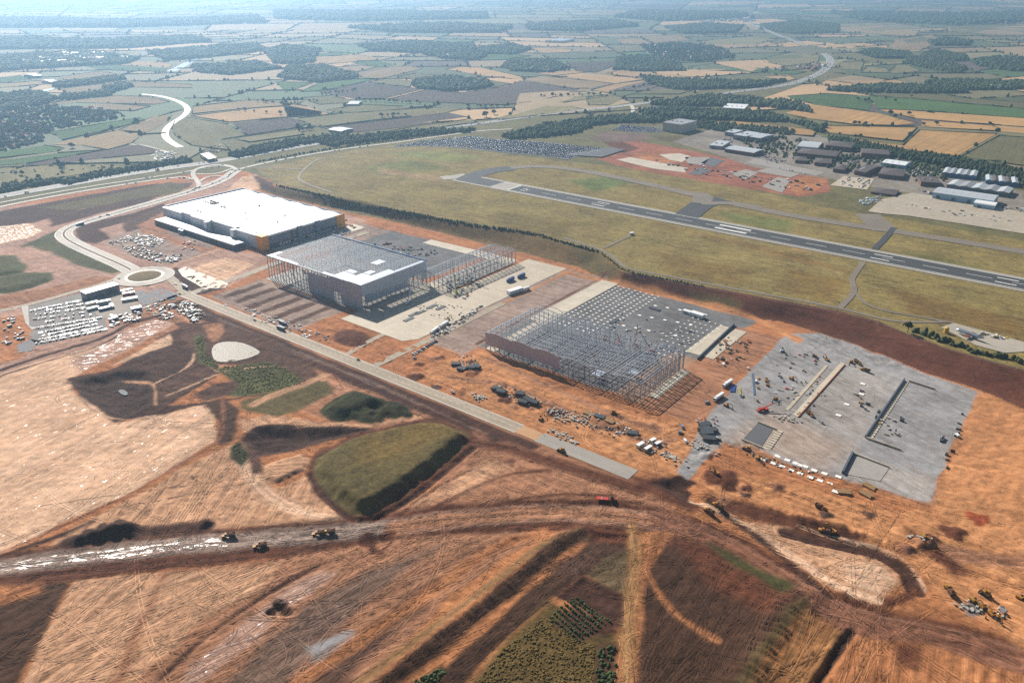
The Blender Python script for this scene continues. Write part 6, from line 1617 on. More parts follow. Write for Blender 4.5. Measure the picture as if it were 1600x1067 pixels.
# cars parked in rows
ROWS = [((47, 487), (130, 470), 27, .95), ((66, 487), (131, 476), 20, .8), ((49, 494), (134, 482), 26, .55), ((52, 500), (136, 489), 26, .4), ((53, 507), (150, 492), 28, .5), ((55, 514), (160, 497), 30, .95), ((60, 522), (152, 502), 28, .95), ((62, 527), (153, 507), 28, .9), ((62, 532), (165, 511), 31, .9), ((55, 538), (168, 515), 34, .85)]
names = ['top', 'second', 'third', 'fourth', 'fifth', 'sixth', 'seventh', 'eighth', 'ninth', 'lowest']
for r_, (a, b, n, occ) in enumerate(ROWS):
    A, B = P(*a), P(*b); rz = math.atan2(B.y - A.y, B.x - A.x) + math.pi / 2; cnt_ = 0
    for i in range(n):
        if random.random() > occ: continue
        c = A.lerp(B, (i + .5) / n)
        car(Vector((c.x + random.gauss(0, .3), c.y + random.gauss(0, .3), .34)), rz + random.gauss(0, .03) + (math.pi if random.random() < .4 else 0), f'{ORD[cnt_]} car from the left in the {names[r_]} row of the site car park', f'cars in the {names[r_]} row of the site car park'); cnt_ += 1
A, B = P(644, 556), P(683, 533)
for i in range(11): c = A.lerp(B, (i + .5) / 11); car(Vector((c.x, c.y, gz(c.x, c.y) + .1)), TH + .25, f'{ORD[i]} car from the lower left in the short slanted row beside the yard', 'cars in the short slanted row')
for u, v, u2, v2, lab, k in ((560, 563, 570, 567, 'dark car driving on the pale site road', 5), (707, 614, 716, 618, 'white car driving on the pale site road', 0), (398, 501, 405, 504, 'dark car on the upper part of the site road', 2), (353, 478, 360, 481, 'white car near the top of the site road', 0), (253, 471, 262, 468, 'dark car on the lane beside the dark hardstanding', 2), (275, 445, 283, 450, 'dark car entering the site road at the roundabout', 5), (186, 436, 180, 434, 'dark car on the lane left of the roundabout', 2), (648, 560, 655, 556, 'silver car beside the side road', 1)):
    car_px(u, v, u2, v2, lab, None, False, k)
for u, v, lab in ((1105, 630, 'white van beside the long lorry'), (1066, 668, 'white van on the orange track'), (1062, 677, 'second white van on the orange track'), (1071, 690, 'white van at the edge of the pipe store'), (1222, 550, 'white van at the top of the stone platform'), (1495, 681, 'white van at the right rim of the stone platform'), (1282, 660, 'white van in the middle of the stone platform'), (1566, 955, 'white van parked beside the machines at lower right'), (1130, 570, 'white van on the track beside the slabs')):
    p = G(u, v, .1); car(p, random.uniform(0, 6), lab, None, True)
# cars on the motorway and other roads, and the big airport car parks: masses of small cars
def car_mass(name, items, label):
    n = len(items); it = np.array(items)
    base = np.array([(-2.1, -.88, .35), (2.1, -.88, .35), (2.1, .88, .35), (-2.1, .88, .35), (-2.1, -.88, .95), (2.15, -.88, .85), (2.15, .88, .85), (-2.1, .88, .95), (-1.7, -.8, .92), (1.1, -.8, .88), (1.1, .8, .88), (-1.7, .8, .92), (-1.2, -.66, 1.5), (.3, -.66, 1.5), (.3, .66, 1.5), (-1.2, .66, 1.5)])
    F = [(4, 5, 6, 7), (0, 1, 5, 4), (1, 2, 6, 5), (2, 3, 7, 6), (3, 0, 4, 7), (12, 13, 14, 15), (8, 9, 13, 12), (9, 10, 14, 13), (10, 11, 15, 14), (11, 8, 12, 15)]
    c, s_ = np.cos(it[:, 3]), np.sin(it[:, 3]); sc = it[:, 4]
    V = np.zeros((n, 16, 3)); V[:, :, 0] = it[:, 0, None] + (base[None, :, 0] * c[:, None] - base[None, :, 1] * s_[:, None]) * sc[:, None]; V[:, :, 1] = it[:, 1, None] + (base[None, :, 0] * s_[:, None] + base[None, :, 1] * c[:, None]) * sc[:, None]; V[:, :, 2] = it[:, 2, None] + base[None, :, 2] * sc[:, None] * 1.05
    pal = np.array([lin(q) for q in ((240, 240, 240), (206, 210, 214), (40, 42, 46), (60, 70, 110), (150, 44, 40), (150, 154, 158), (232, 232, 232), (216, 218, 220))]); col = np.repeat(pal[RNG.integers(0, 8, n)][:, None], 16, 1)
    T = (np.array(F)[None] + (np.arange(n) * 16)[:, None, None]).reshape(-1, 4)
    link(name, np_mesh(name, V.reshape(-1, 3), T, [attr_mat('car_paint_mix', .22, .05, .3, 2, .6), GLASS], col.reshape(-1, 3), np.tile([0, 0, 0, 0, 0, 0, 1, 1, 1, 1], n)), label=label, cat='cars', kind='stuff')
def fill_rows(text, occ=.9, off=.6, ang=TH + math.pi / 2, aisle=14.0, pitch=2.7):
    poly = [(p[0], p[1]) for p in PP(text)]; a = np.array(poly); c = a.mean(0); out = []
    ca, sa = math.cos(ang), math.sin(ang); R = 420
    for r_ in np.arange(-R, R, aisle):
        for dd, flip in ((0, 0), (5.4, math.pi)):
            q = np.arange(-R, R, pitch); X = c[0] + q * ca - (r_ + dd) * sa; Y = c[1] + q * sa + (r_ + dd) * ca
            k = inside(X, Y, poly) & (RNG.random(len(q)) < occ)
            for x, y in zip(X[k], Y[k]): out.append((x, y, float(hz(x, y)) + off, ang + math.pi / 2 + flip, 1.0))
    return out
car_mass('parked_cars', fill_rows('612,230 662,221 738,214 775,219 845,223 937,232 934,237 885,248 860,245 780,237 720,230 660,228'), 'hundreds of parked cars in rows on the airport car park')
car_mass('parked_cars', fill_rows('957,204 971,196 1031,201 1034,207 985,206', .8), 'parked cars in rows left of the hotel'); car_mass('parked_cars', fill_rows('1300,289 1319,277 1363,281 1353,295', .28, aisle=18), 'scattered dark cars on the pale car park behind the taxiway')
car_mass('parked_cars', fill_rows('1200,228 1215,222 1225,230 1205,236', .5) + fill_rows('1330,246 1345,240 1342,255 1320,262', .6) + fill_rows('1420,270 1436,264 1465,275 1440,283', .5) + fill_rows('1180,247 1200,243 1230,252 1215,256', .3) + fill_rows('1130,218 1142,215 1144,222 1130,226', .5) + fill_rows('1070,178 1120,172 1128,178 1085,182', .5), 'cars parked between the offices of the business park')
mwc = []
L = [0]
for a, b in zip(MWAY_S, MWAY_S[1:]): L.append(L[-1] + (b - a).length)
for k in range(330):
    d = random.uniform(0, L[-1] * .8); i = max(0, np.searchsorted(L, d) - 1); a, b = MWAY_S[i], MWAY_S[i + 1]; f = (d - L[i]) / max(1e-6, (b - a).length); c = a.lerp(b, f); dr = (b - a).normalized(); side = random.choice((-11, -7.2, -3.6, 3.6, 7.2, 11))
    mwc.append((c.x - dr.y * side, c.y + dr.x * side, float(hz(c.x, c.y)) + .6, math.atan2(dr.y, dr.x), random.choice((1, 1, 1, 1.9))))
car_mass('motorway_traffic', mwc, 'traffic strung out along the motorway')
def scatter(text, n, off=.5):
    q = smooth_line(PP(text), 2); out = []
    for k in range(n):
        i = random.randrange(len(q) - 1); a, b = q[i], q[i + 1]; c = a.lerp(b, random.random()); dr = (b - a).normalized(); side = random.choice((-2.4, 2.4)); out.append((c.x - dr.y * side, c.y + dr.x * side, float(hz(c.x, c.y)) + off, math.atan2(dr.y, dr.x), 1.0))
    return out
car_mass('road_traffic', scatter('150,297 230,283 290,277 300,281', 9) + scatter('200,283 294,269 350,259', 9, .65) + scatter('369,266 444,249 560,230 690,213', 14) + scatter('303,298 331,289 354,278 369,267', 8) + scatter('150,342 256,312 303,298', 5) + scatter('1210,245 1195,255 1215,262 1280,280', 8), 'small cars on the junction and airport roads')

# ---- articulated dump truck, excavator, dozer, roller, lorry, crane
def wheel(t, x, y, r, w=.5, tyre=TYRE):
    o = MB().tube((x, y - w / 2, r), (x, y + w / 2, r), r, r, 12).obj('wheel', tyre, t); MB().tube((x, y - w / 2 - .03, r), (x, y + w / 2 + .03, r), r * .5, r * .5, 8).obj('rim', RIMM, o)
def dumper(body=PLANTY):
    t = thing('dump_truck', (0, 0, 0), 0, 'dump truck', 'dump truck')
    MB().profile([(2.3, .9), (5.2, .9), (5.2, 1.9), (4.0, 2.1), (2.3, 2.1)], -1.3, 1.3).obj('bonnet', body, t)
    c = MB().profile([(1.3, 1.3), (3.0, 1.3), (2.8, 3.4), (1.4, 3.4)], -1.0, 1.0).obj('cab', body, t); MB().box(1.6, -1.05, 2.3, 2.85, 1.05, 3.1).obj('cab_window', GLASS, c)
    s_ = MB(); s_.profile([(-5.0, 3.3), (-4.2, 1.5), (.8, 1.3), (1.2, 3.3), (.9, 3.3), (.4, 1.9), (-3.9, 2.1), (-4.6, 3.4)], -1.5, 1.5); s_.box(-4.5, -1.5, 1.7, .9, -1.3, 3.2); s_.box(-4.5, 1.3, 1.7, .9, 1.5, 3.2); k = s_.obj('skip', mat('dark_skip', (92, 70, 46), .7), t)
    MB().frustum(-4.0, -1.25, .6, 1.25, 2.2, 3.5, 1.2, .6).obj('load', mat('soil_load', (110, 66, 46), .95), k)
    for x in (3.6, -1.2, -3.1):
        for y in (-1.25, 1.25): wheel(t, x, y, .9, .65)
    return t
def excavator(body=PLANTY, reach=1.0):
    t = thing('excavator', (0, 0, 0), 0, 'excavator', 'excavator')
    for y in (-1.2, 1.2): MB().profile([(-2.2, .3), (-1.8, 0), (1.8, 0), (2.2, .3), (2.2, .7), (1.8, .95), (-1.8, .95), (-2.2, .7)], y - .35, y + .35).obj('track', TYRE, t)
    h = MB().box(-2.6, -1.4, 1.0, 1.2, 1.4, 2.3).obj('house', body, t); MB().box(-.2, .45, 2.3, 1.3, 1.4, 3.2).obj('cab', GLASS, h)
    b = MB(); b.bar((.9, -.2, 2.0), (4.2 * reach, -.2, 5.0), .55, .6); b.bar((4.2 * reach, -.2, 5.0), (6.4 * reach, -.2, 4.2), .5); bm = b.obj('boom', body, t); MB().bar((6.4 * reach, -.2, 4.3), (7.0 * reach, -.2, 1.3), .4).obj('dipper', body, bm)
    MB().profile([(6.2 * reach, .2), (7.3 * reach, .1), (7.2 * reach, 1.3), (6.7 * reach, 1.2)], -.8, .4).obj('bucket', STEELD, bm)
    return t
def dozer(body=PLANTY):
    t = thing('bulldozer', (0, 0, 0), 0, 'bulldozer', 'bulldozer')
    for y in (-1.2, 1.2): MB().profile([(-2.2, .3), (-1.8, 0), (1.8, 0), (2.3, .4), (1.6, 1.2), (-2.0, 1.0)], y - .35, y + .35).obj('track', TYRE, t)
    MB().box(-1.9, -.85, .8, 2.2, .85, 1.9).obj('hull', body, t); c = MB().frustum(-1.6, -.85, .3, .85, 1.9, 3.2, .15, .1).obj('cab', GLASS, t); MB().box(-1.5, -.8, 3.2, .2, .8, 3.35).obj('cab_roof', body, c); MB().profile([(2.7, .1), (3.1, .2), (2.9, 1.4), (2.7, 1.3)], -1.9, 1.9).obj('blade', STEELD, t)
    return t
def roller(body=PLANTR):
    t = thing('towed_roller', (0, 0, 0), 0, 'tractor and roller', 'roller')
    MB().profile([(0, .9), (2.9, .9), (2.9, 1.7), (1.4, 1.8), (0, 1.8)], -.7, .7).obj('tractor_body', body, t); MB().frustum(-.4, -.8, 1.4, .8, 1.8, 3.0, .2, .1).obj('cab', GLASS, t)
    for x, r in ((.3, .95), (2.5, .6)):
        for y in (-.95, .95): wheel(t, x, y, r, .5)
    MB().box(-9, -1.4, .9, -2.0, 1.4, 1.5).obj('frame', body, t); MB().tube((-5.5, -1.3, .8), (-5.5, 1.3, .8), .8, .8, 14).obj('drum', STEELD, t); MB().bar((-2, 0, 1.1), (0, 0, 1.1), .3).obj('drawbar', body, t)
    return t
def lorry(body=PWHITE, cabm=PWHITE, length=12.0, box=True):
    t = thing('lorry', (0, 0, 0), 0, 'lorry', 'lorry')
    c = MB().profile([(.2, .6), (2.5, .6), (2.5, 1.8), (2.2, 3.3), (.2, 3.4)], -1.2, 1.2).obj('cab', cabm, t); MB().box(2.0, -1.05, 1.95, 2.46, 1.05, 2.9).obj('windscreen', GLASS, c)
    MB().box(-length, -1.2, .9, .1, 1.2, 1.3).obj('chassis', STEELD, t); MB().box(-length, -1.27, 1.3, -.4, 1.27, 3.9 if box else 1.9).obj('trailer' if box else 'load_bed', body, t)
    for x in (1.4, -1.6, -length + 1.2, -length + 2.5):
        for y in (-1.05, 1.05): wheel(t, x, y, .5, .4)
    return t
PROTO = {}
def proto(key, fn): 
    if key not in PROTO: PROTO[key] = [fn(), False]
    return PROTO[key]
def plant(key, fn, u, v, u2, v2, label, sc=1.0, cat=None):
    a, b = P(u, v), P(u2, v2); loc = (a.x, a.y, gz(a.x, a.y) + .06); rz = math.atan2(b.y - a.y, b.x - a.x)
    pr = proto(key, fn)
    if not pr[1]: pr[1] = True; o = pr[0]; index(o); o.location = loc; o.rotation_euler = (0, 0, rz); o.scale = (sc,) * 3; tag(o, label)
    else: o = copy_tree(pr[0], loc, rz, label, None, sc)
    if cat: o['category'] = cat
    return o
for q in ((358, 838, 340, 840, 'loaded dump truck on the wet haul road, leftmost of all'), (407, 854, 395, 856, 'dump truck lowest on the haul road, heading left'), (499, 834, 485, 836, 'dump truck following close behind on the haul road'), (514, 833, 500, 835, 'dump truck last in the pair on the haul road'), (1108, 802, 1100, 797, 'dump truck at the head of the brown cutting'), (1122, 793, 1112, 787, 'white topped dump truck on the orange strip'), (1290, 832, 1280, 829, 'dump truck in the dark excavation of the teardrop'), (1352, 580, 1340, 576, 'dump truck with a long shadow on the stone platform'), (1340, 568, 1346, 572, 'yellow and white dump truck at the top of the platform'), (1483, 925, 1477, 917, 'yellow dump truck beside the grey stone patch'), (1265, 648, 1270, 652, 'dark dump truck left of the strip slab'), (1283, 795, 1290, 798, 'earthmover trailing dust below the stone platform')): plant('dumper', dumper, *q, sc=1.0)
for q in ((1330, 567, 1326, 572, 'excavator at the head of the strip slab'), (1272, 557, 1264, 556, 'excavator digging at the top left of the platform'), (1292, 563, 1288, 560, 'second excavator at the top left of the platform'), (1237, 593, 1244, 597, 'excavator working on the open stone floor'), (1212, 625, 1206, 630, 'excavator near the foundation beams'), (1135, 635, 1145, 640, 'yellow excavator with its boom low beside the lorry'), (845, 655, 848, 652, 'dark excavator on the orange ground before the frame'), (945, 530, 948, 526, 'small red excavator between the foundation pads'), (1300, 832, 1292, 828, 'excavator loading in the dark cutting'), (1520, 940, 1528, 946, 'excavator with long shadow at lower right'), (1535, 950, 1542, 956, 'second excavator with long shadow at lower right'), (1550, 962, 1557, 968, 'third excavator at lower right'), (1594, 935, 1600, 938, 'dark excavator at the right edge'), (1118, 746, 1112, 742, 'excavator on the orange spoil heap'), (1184, 718, 1190, 724, 'excavator at the near edge of the platform'), (1442, 846, 1446, 850, 'excavator beside the concrete pipes'), (1098, 410, 1090, 409, 'distant excavator'), (700, 498, 705, 496, 'excavator on the red heap beside the yard'), (1010, 605, 1015, 601, 'excavator inside the open frame'), (553, 365, 548, 367, 'excavator behind the second hall'))[:16] + ((700, 500, 705, 497, 'excavator on the red heap beside the concrete yard'),): plant('digger', excavator, *q, sc=1.0)
for q in ((1168, 704, 1160, 700, 'bulldozer below the sunken left bay'), (1540, 930, 1534, 926, 'bulldozer left of the white van at lower right'), (878, 706, 870, 702, 'machine parked at the edge of the grey road base'), (960, 648, 966, 650, 'machine beside the concrete rings')): plant('dozer', dozer, *q, sc=1.3)
plant('roller', roller, 955, 782, 968, 783, 'orange red tractor towing a long roller above the haul road', 1.25)
for q in ((292, 452, 300, 456, 'dark lorry entering the site road from the roundabout'), (122, 353, 114, 355, 'dark lorry on the curve of the spine road'), (436, 514, 428, 511, 'lorry with dark load on the site road'), (445, 508, 455, 512, 'second lorry beside it on the site road')): plant('lorryd', lambda: lorry(STEELD, PBLUE, 9.0), *q, sc=1.1)
for q in ((1118, 626, 1106, 634, 'long white lorry on the track beside the platform'), (815, 456, 800, 461, 'white trailer lorry in the concrete yard'), (675, 522, 668, 527, 'white lorry among the stores of the concrete yard'), (690, 512, 682, 517, 'second white lorry among the stores of the concrete yard'), (1132, 605, 1126, 609, 'white lorry near the blue steel')): plant('lorryw', lorry, *q, sc=1.1)
for q in ((795, 441, 786, 445, 'left blue skip lorry in the concrete yard'), (812, 435, 803, 439, 'right blue skip lorry in the concrete yard')): plant('lorryb', lambda: lorry(PBLUE, PBLUE, 8.0), *q, sc=1.3)
def crane(u, v, tip, tipz, label, colr=PLANTR, w=.9, lattice=False):
    a = G(u, v, .3); x, y = un(tip[0], tip[1], tipz); d = Vector((float(x) - a.x, float(y) - a.y, 0))
    t = thing('mobile_crane', a, math.atan2(d.y, d.x), label, 'crane'); r = d.length
    MB().box(-6, -1.3, .7, 5, 1.3, 1.7).obj('carrier', colr, t); h = MB().box(-4.2, -1.4, 1.7, 0, 1.4, 3.2).obj('superstructure', colr, t); MB().box(.2, .4, 1.7, 1.8, 1.4, 3.3).obj('cab', GLASS, h)
    tipl = Vector((r, 0, tipz - a.z)); base = Vector((-1, 0, 2.8)); mid = base.lerp(tipl, .55)
    MB().bar(base, mid, w, w * 1.1).obj('boom', colr, t); MB().bar(mid, tipl, w * .65).obj('jib', STEELD if colr is not LIME else LIME, t); MB().bar(tipl, (r, 0, tipz * .45), .12).obj('hook_rope', BLACK, t); MB().box(r - .4, -.4, tipz * .45 - 1, r + .4, .4, tipz * .45).obj('hook_block', PLANTY, t)
    for k, xx in enumerate((-5, -3.4, 2.2, 3.8)):
        for yy in (-1.2, 1.2): wheel(t, xx, yy, .7, .5)
    for xx in (-5.6, 4.6):
        for yy in (-2.6, 2.6): MB().bar((xx, yy * .4, .8), (xx, yy, .5), .3).obj('outrigger', STEELD, t)
crane(967, 537, (963, 519), 16, 'red crane with short boom between the pads and the frame'); crane(992, 541, (996.5, 507), 30, 'crane with the tallest dark boom beside the frame', PLANTR); crane(1016, 551, (999, 517), 30, 'crane with a red boom leaning left beside the frame'); crane(929, 565, (917, 540), 22, 'crane standing inside the open frame', PLANTY)
crane(713, 458, (706, 404), 34, 'lime green crane beside the bare steel frame', LIME, 1.1); crane(638, 474, (646, 430), 30, 'white crane in the shadow of the clad hall', PWHITE); crane(1192, 642, (1222, 624), 9, 'red crane with its boom lowered on the stone platform', PLANTR, .9); crane(1002, 596, (1010, 570), 20, 'crane at the near corner of the open frame', PLANTO); crane(735, 440, (745, 415), 22, 'second small crane at the bare steel frame', PWHITE)
# cabins, tents, containers
def cabin(u, v, u2, v2, w, d, h, m, label, rm=None, name='site_cabin', n=1):
    a, b = P(u, v), P(u2, v2); rz = math.atan2(b.y - a.y, b.x - a.x)
    t = thing(name, (a.x, a.y, gz(a.x, a.y) + .1), rz, label, 'cabin'); MB().box(0, 0, .3, w, d, h).obj('wall', m, t); r = MB().box(-.15, -.15, h, w + .15, d + .15, h + .25).obj('roof', rm or ROOFW, t)
    k = max(1, int(w / 4)); wm = MB().box(0, -.12, 1.2, 1.6, -.01, 2.2).mesh('window', DARKW)
    for s_ in range(max(1, int(h / 2.9))):
        for i in range(k): link('window', wm, t, (w / k * (i + .3), 0, s_ * 2.8))
    MB().box(w * .45, -.14, .3, w * .45 + 1, -.01, 2.3).obj('door', STEELD, t)
    return t
def cabin_block():
    A, B = P(136, 470), P(188, 455)
    d = B - A; L_ = d.length
    t = thing('site_offices', (A.x, A.y, .3), math.atan2(d.y, d.x), 'long two storey block of white roofed site offices', 'site offices')
    n = int(L_ / 6)
    for k in range(n):
        u_ = MB().box(k * L_ / n + .1, 0, .2, (k + 1) * L_ / n - .1, 14, 8.6).obj('office_module', GCLAD if k < n * .55 else STEELD, t)
        for z in (1.4, 4.2, 7.0): MB().box(k * L_ / n + .8, -.15, z - .2, (k + 1) * L_ / n - .8, -.01, z + 1.0).obj('window', DARKW, u_)
        MB().box(k * L_ / n, -.3, 8.6, (k + 1) * L_ / n - .05, 14.3, 9.0).obj('roof_panel', ROOFW, t)
cabin_block()
for q in ((137, 482, 150, 479, 13, 5, 5.6, CREAM, 'cream cabin left of the blue cabin'), (152, 480, 168, 477, 16, 5, 5.6, CREAM, 'long cream cabin in the site yard'), (138, 487, 150, 484, 13, 5, 3, CREAM, 'low cream cabin in front of the others'), (156, 487, 169, 484, 14, 5, 3, PBLUE, 'blue roofed cabin in the site yard'), (171, 478, 175, 486, 12, 4, 3, GREYW, 'narrow grey cabin turned end on'), (191, 473, 208, 470, 18, 6, 3, CREAM, 'pale cabin below the dark hardstanding'), (192, 463, 205, 461, 14, 5, 3, PLANTO, 'orange tinged cabin beside the office block'), (190, 459, 203, 456, 14, 5, 3, CREAM, 'small cabin at the end of the office block'), (207, 488, 217, 486, 11, 7, 4, PBLUE, 'blue and white cabin at the lane'), (172, 503, 182, 500, 10, 4, 3, GREYW, 'grey cabin at the lower end of the car park'), (1010, 707, 1018, 702, 8, 3, 3, CREAM, 'white cabin on the orange ground, nearest the road'), (998, 702, 1006, 697, 8, 3, 3, CREAM, 'cream cabin beside it on the orange ground'), (1018, 694, 1024, 691, 6, 3, 3, CREAM, 'white hut behind the cabins on the orange ground'), (1026, 699, 1032, 696, 6, 3, 3, GREYW, 'grey hut right of the cabins on the orange ground')): cabin(*q)
cabin(1077, 493, 1099, 500, 17, 7, 4.5, PWHITE, 'large white tent like cabin on the grey floor'); cabin(1066, 489, 1076, 492, 9, 5, 3.5, PWHITE, 'smaller white cabin beside the large one on the grey floor'); cabin(797, 462, 822, 454, 22, 7, 5, PWHITE, 'long white canopy in the concrete yard')
# stored materials
def stack(u, v, rz, n, w, l, h, m, label, name='pipe_stack', cat='pipes', r=None, gap=.25):
    p = G(u, v, .05); t = thing(name, p, rz, label, cat)
    for k in range(n):
        if r: MB().tube((-l / 2, 0, r), (l / 2, 0, r), r, r, 9).obj('pipe', m, t, (0, (k % 8) * 2.1 * r, (k // 8) * 1.8 * r))
        else: MB().box(-l / 2, -w / 2, 0, l / 2, w / 2, h).obj('bundle', m, t, (random.uniform(-.5, .5), (k % 4) * (w + gap), (k // 4) * h))
    return t
PIPE = mat('black_pipe', (56, 58, 58), .4, .5); CONP = mat('concrete_pipe', (176, 168, 156), .8); TIMB = mat('timber', (150, 118, 78), .8); DKST = mat('dark_steel_bundle', (78, 82, 86), .5, .5, .3)
for u, v, rz, lab in ((712, 572, .6, 'left'), (720, 580, .2, 'middle'), (735, 578, .5, 'right'), (742, 576, 0, 'rear right')): stack(u, v, TH + rz, 12, 1.2, 9, .9, PIPE, f'{lab} stack of black pipes beside the orange heaps', 'pipe_stack', 'pipes')
for u, v, rz, lab in ((775, 612, .3, 'upper stack of black pipes by the site road'), (782, 617, .3, 'lower stack of black pipes by the site road'), (812, 620, .4, 'left black pipe stack in the middle store'), (822, 628, -.2, 'middle black pipe stack in the middle store'), (832, 633, .1, 'right black pipe stack in the middle store'), (816, 632, .2, 'front black pipe stack in the middle store')): stack(u, v, TH + rz, 16, 1.3, 9, .9, PIPE, lab)
for u, v, rz, lab in ((1103, 668, .9, 'upper'), (1104, 675, .9, 'second'), (1106, 682, .9, 'third'), (1113, 677, .9, 'right hand'), (1109, 690, .5, 'lowest')): stack(u, v, TH + rz, 12, 1.4, 11, 1.0, DKST, f'{lab} dark bundle in the steel store beside the platform', 'steel_bundle', 'steel')
for u, v, rz, lab in ((918, 648, 0, 'left timber and steel bundle before the frame'), (935, 655, .1, 'middle timber and steel bundle before the frame'), (950, 661, 0, 'right timber and steel bundle before the frame'), (988, 680, .4, 'lone brown bundle on the orange ground'), (1320, 772, .5, 'upper lorry load of beams at the platform front'), (1356, 762, -.3, 'long beams at the lower edge of the platform'), (1350, 775, -.3, 'white and black beams at the lower edge of the platform')): stack(u, v, TH + rz, 8, 1.2, 10, .8, random.choice((TIMB, DKST)), lab, 'steel_bundle', 'steel')
for u, v, lab in ((648, 492, 'nearest dark steel bundle on the pale yard'), (658, 489, 'second dark steel bundle on the pale yard'), (676, 480, 'long dark steel bundle below the hall shadow'), (640, 500, 'pale steel beams at the left of the yard'), (690, 482, 'steel bundle right of the hall shadow'), (1000, 555, 'dark steel columns stacked behind the frame'), (1010, 552, 'second stack of dark columns behind the frame'), (962, 503, 'long grey beam on the grey floor'), (1040, 542, 'steel columns at the right of the grey floor'), (1052, 546, 'second steel columns at the right of the grey floor'), (955, 515, 'pale beam beside the pads'), (1022, 484, 'long dark trailer load on the grey floor')): stack(u, v, TH + (math.pi / 2 if u not in (1022,) else -.1), 3, 1.4, 15, 1.0, DKST, lab, 'steel_bundle', 'steel')
stack(1148, 608, TH + 1.9, 4, .9, 15, .8, PBLUE, 'blue steel girders lying beside the platform', 'steel_bundle', 'steel'); stack(1157, 612, TH + 2.0, 2, .8, 16, .6, mat('dull_yellow_steel', (170, 158, 84), .6), 'yellow girder lying beside the blue steel', 'steel_bundle', 'steel'); stack(1178, 600, TH + 2.0, 2, .8, 46, .6, mat('teal_strip', (90, 110, 130)), 'long thin blue strip lying on the stone platform', 'steel_bundle', 'steel')
def rings(u, v, n, label, spread=14):
    """concrete manhole rings standing about"""
    p = G(u, v); t = thing('concrete_rings', (p.x, p.y, p.z), 0, label, 'concrete rings'); rm = MB().tube((0, 0, 0), (0, 0, 1.2), .9, .9, 10).mesh('ring', CONP)
    for k in range(n):
        x, y = random.gauss(0, spread * .5), random.gauss(0, spread * .22); a = TH; X, Y = x * math.cos(a) - y * math.sin(a), x * math.sin(a) + y * math.cos(a)
        link('ring', rm, t, (X, Y, gz(p.x + X, p.y + Y) - p.z))
rings(888, 652, 70, 'scatter of pale concrete rings before the frame', 22); rings(750, 622, 30, 'pale concrete rings beside the site road', 12); rings(872, 678, 30, 'concrete rings at the grey road base', 14); rings(1230, 655, 30, 'small concrete pieces left of the strip slab', 16); rings(1048, 715, 40, 'scattered blocks on the orange ground near the ramp', 16); rings(1095, 697, 24, 'row of small white blocks below the steel store', 14); rings(1434, 845, 10, 'concrete pipes beside the right hand digger', 8); rings(1517, 952, 14, 'pale stones in the grey patch at lower right', 8); rings(892, 690, 16, 'rings at the lower edge of the road base', 8)
# building materials in the compounds left of the spine road: many small heaps, pallets and cabins
def clutter(text, n, label, mats, smin=1.2, smax=5, hmax=2.2, ang=TH):
    poly = [(p[0], p[1]) for p in PP(text)]; a = np.array(poly); b = MB(); k = 0
    while k < n:
        x, y = random.uniform(a[:, 0].min(), a[:, 0].max()), random.uniform(a[:, 1].min(), a[:, 1].max())
        if not inside(np.array([x]), np.array([y]), poly)[0]: continue
        w, d, h = random.uniform(smin, smax), random.uniform(smin * .6, smax * .45), random.uniform(.5, hmax); r_ = ang + random.choice((0, 1.57)) + random.gauss(0, .15); z = gz(x, y); c, s_ = math.cos(r_), math.sin(r_)
        q = [(x + px * c - py * s_, y + px * s_ + py * c) for px, py in ((0, 0), (w, 0), (w, d), (0, d))]
        b.prism(q, z - .3, z + .3 + h, random.randrange(len(mats))); k += 1
    b.obj('stored_materials', mats, label=label, cat='materials', kind='stuff')
MIX = [CONP, PWHITE, TIMB, DKST, PIPE, GREYW, mat('pale_pallet', (196, 186, 168), .8)]
clutter('200,375 225,368 255,372 250,388 215,385', 110, 'white stacked blocks in the compound by the spine road', [PWHITE, CONP, CREAM], 1.5, 5); clutter('190,385 220,388 262,400 285,398 280,412 240,410 205,400', 150, 'mixed materials along the lower edge of the compound', MIX)
clutter('170,380 215,366 220,370 180,386', 40, 'small stores at the upper edge of the compound', MIX); clutter('280,378 305,376 300,392 280,390', 22, 'red and dark stores in front of the office wing', [PLANTR, DKST, TIMB]); clutter('262,478 300,472 320,495 300,505', 120, 'rows of pipes and blocks below the dark hardstanding', MIX); clutter('225,480 262,476 270,500 240,500', 60, 'pale stores beside the lane', MIX)
clutter('0,500 20,495 40,530 0,545', 26, 'dark machines and stores at the left edge', [DKST, PIPE, GREYW]); clutter('165,495 218,488 215,500 170,512', 46, 'vehicles and bins between car park and lane', [PIPE, DKST, PWHITE, GREYW], 2, 5); clutter('668,522 715,500 750,478 752,484 715,508 675,530', 70, 'stores lined up along the edge of the concrete yard', MIX); clutter('380,480 470,510 520,530 500,535 420,510 380,490', 70, 'kerb stones and stores in the future car park', MIX, 1, 4, 1)
clutter('700,440 740,430 760,445 720,470 695,465', 60, 'steel and tools round the lime green crane', [DKST, STEEL, GREYW, TIMB]); clutter('-668,600 -640,600 -640,690 -668,690', 1, 'x', MIX) if False else None
clutter('555,375 640,385 690,395 660,402 580,390', 50, 'stores and machines on the stone floor behind the clad hall', [DKST, PLANTR, GREYW, PIPE, CONP]); clutter('960,490 1060,500 1110,530 1040,560 980,545 950,520', 40, 'bits of steel lying on the grey floor', [DKST, STEEL, CONP], 1, 5, 1); clutter('1110,525 1180,530 1160,560 1120,575', 40, 'shuttering and spoil beside the white slabs', [TIMB, DKST, PLANTO, CONP]); clutter('1160,570 1230,580 1220,620 1150,640', 12, 'stores on the left of the stone platform', [TIMB, DKST, PWHITE, PLANTY])
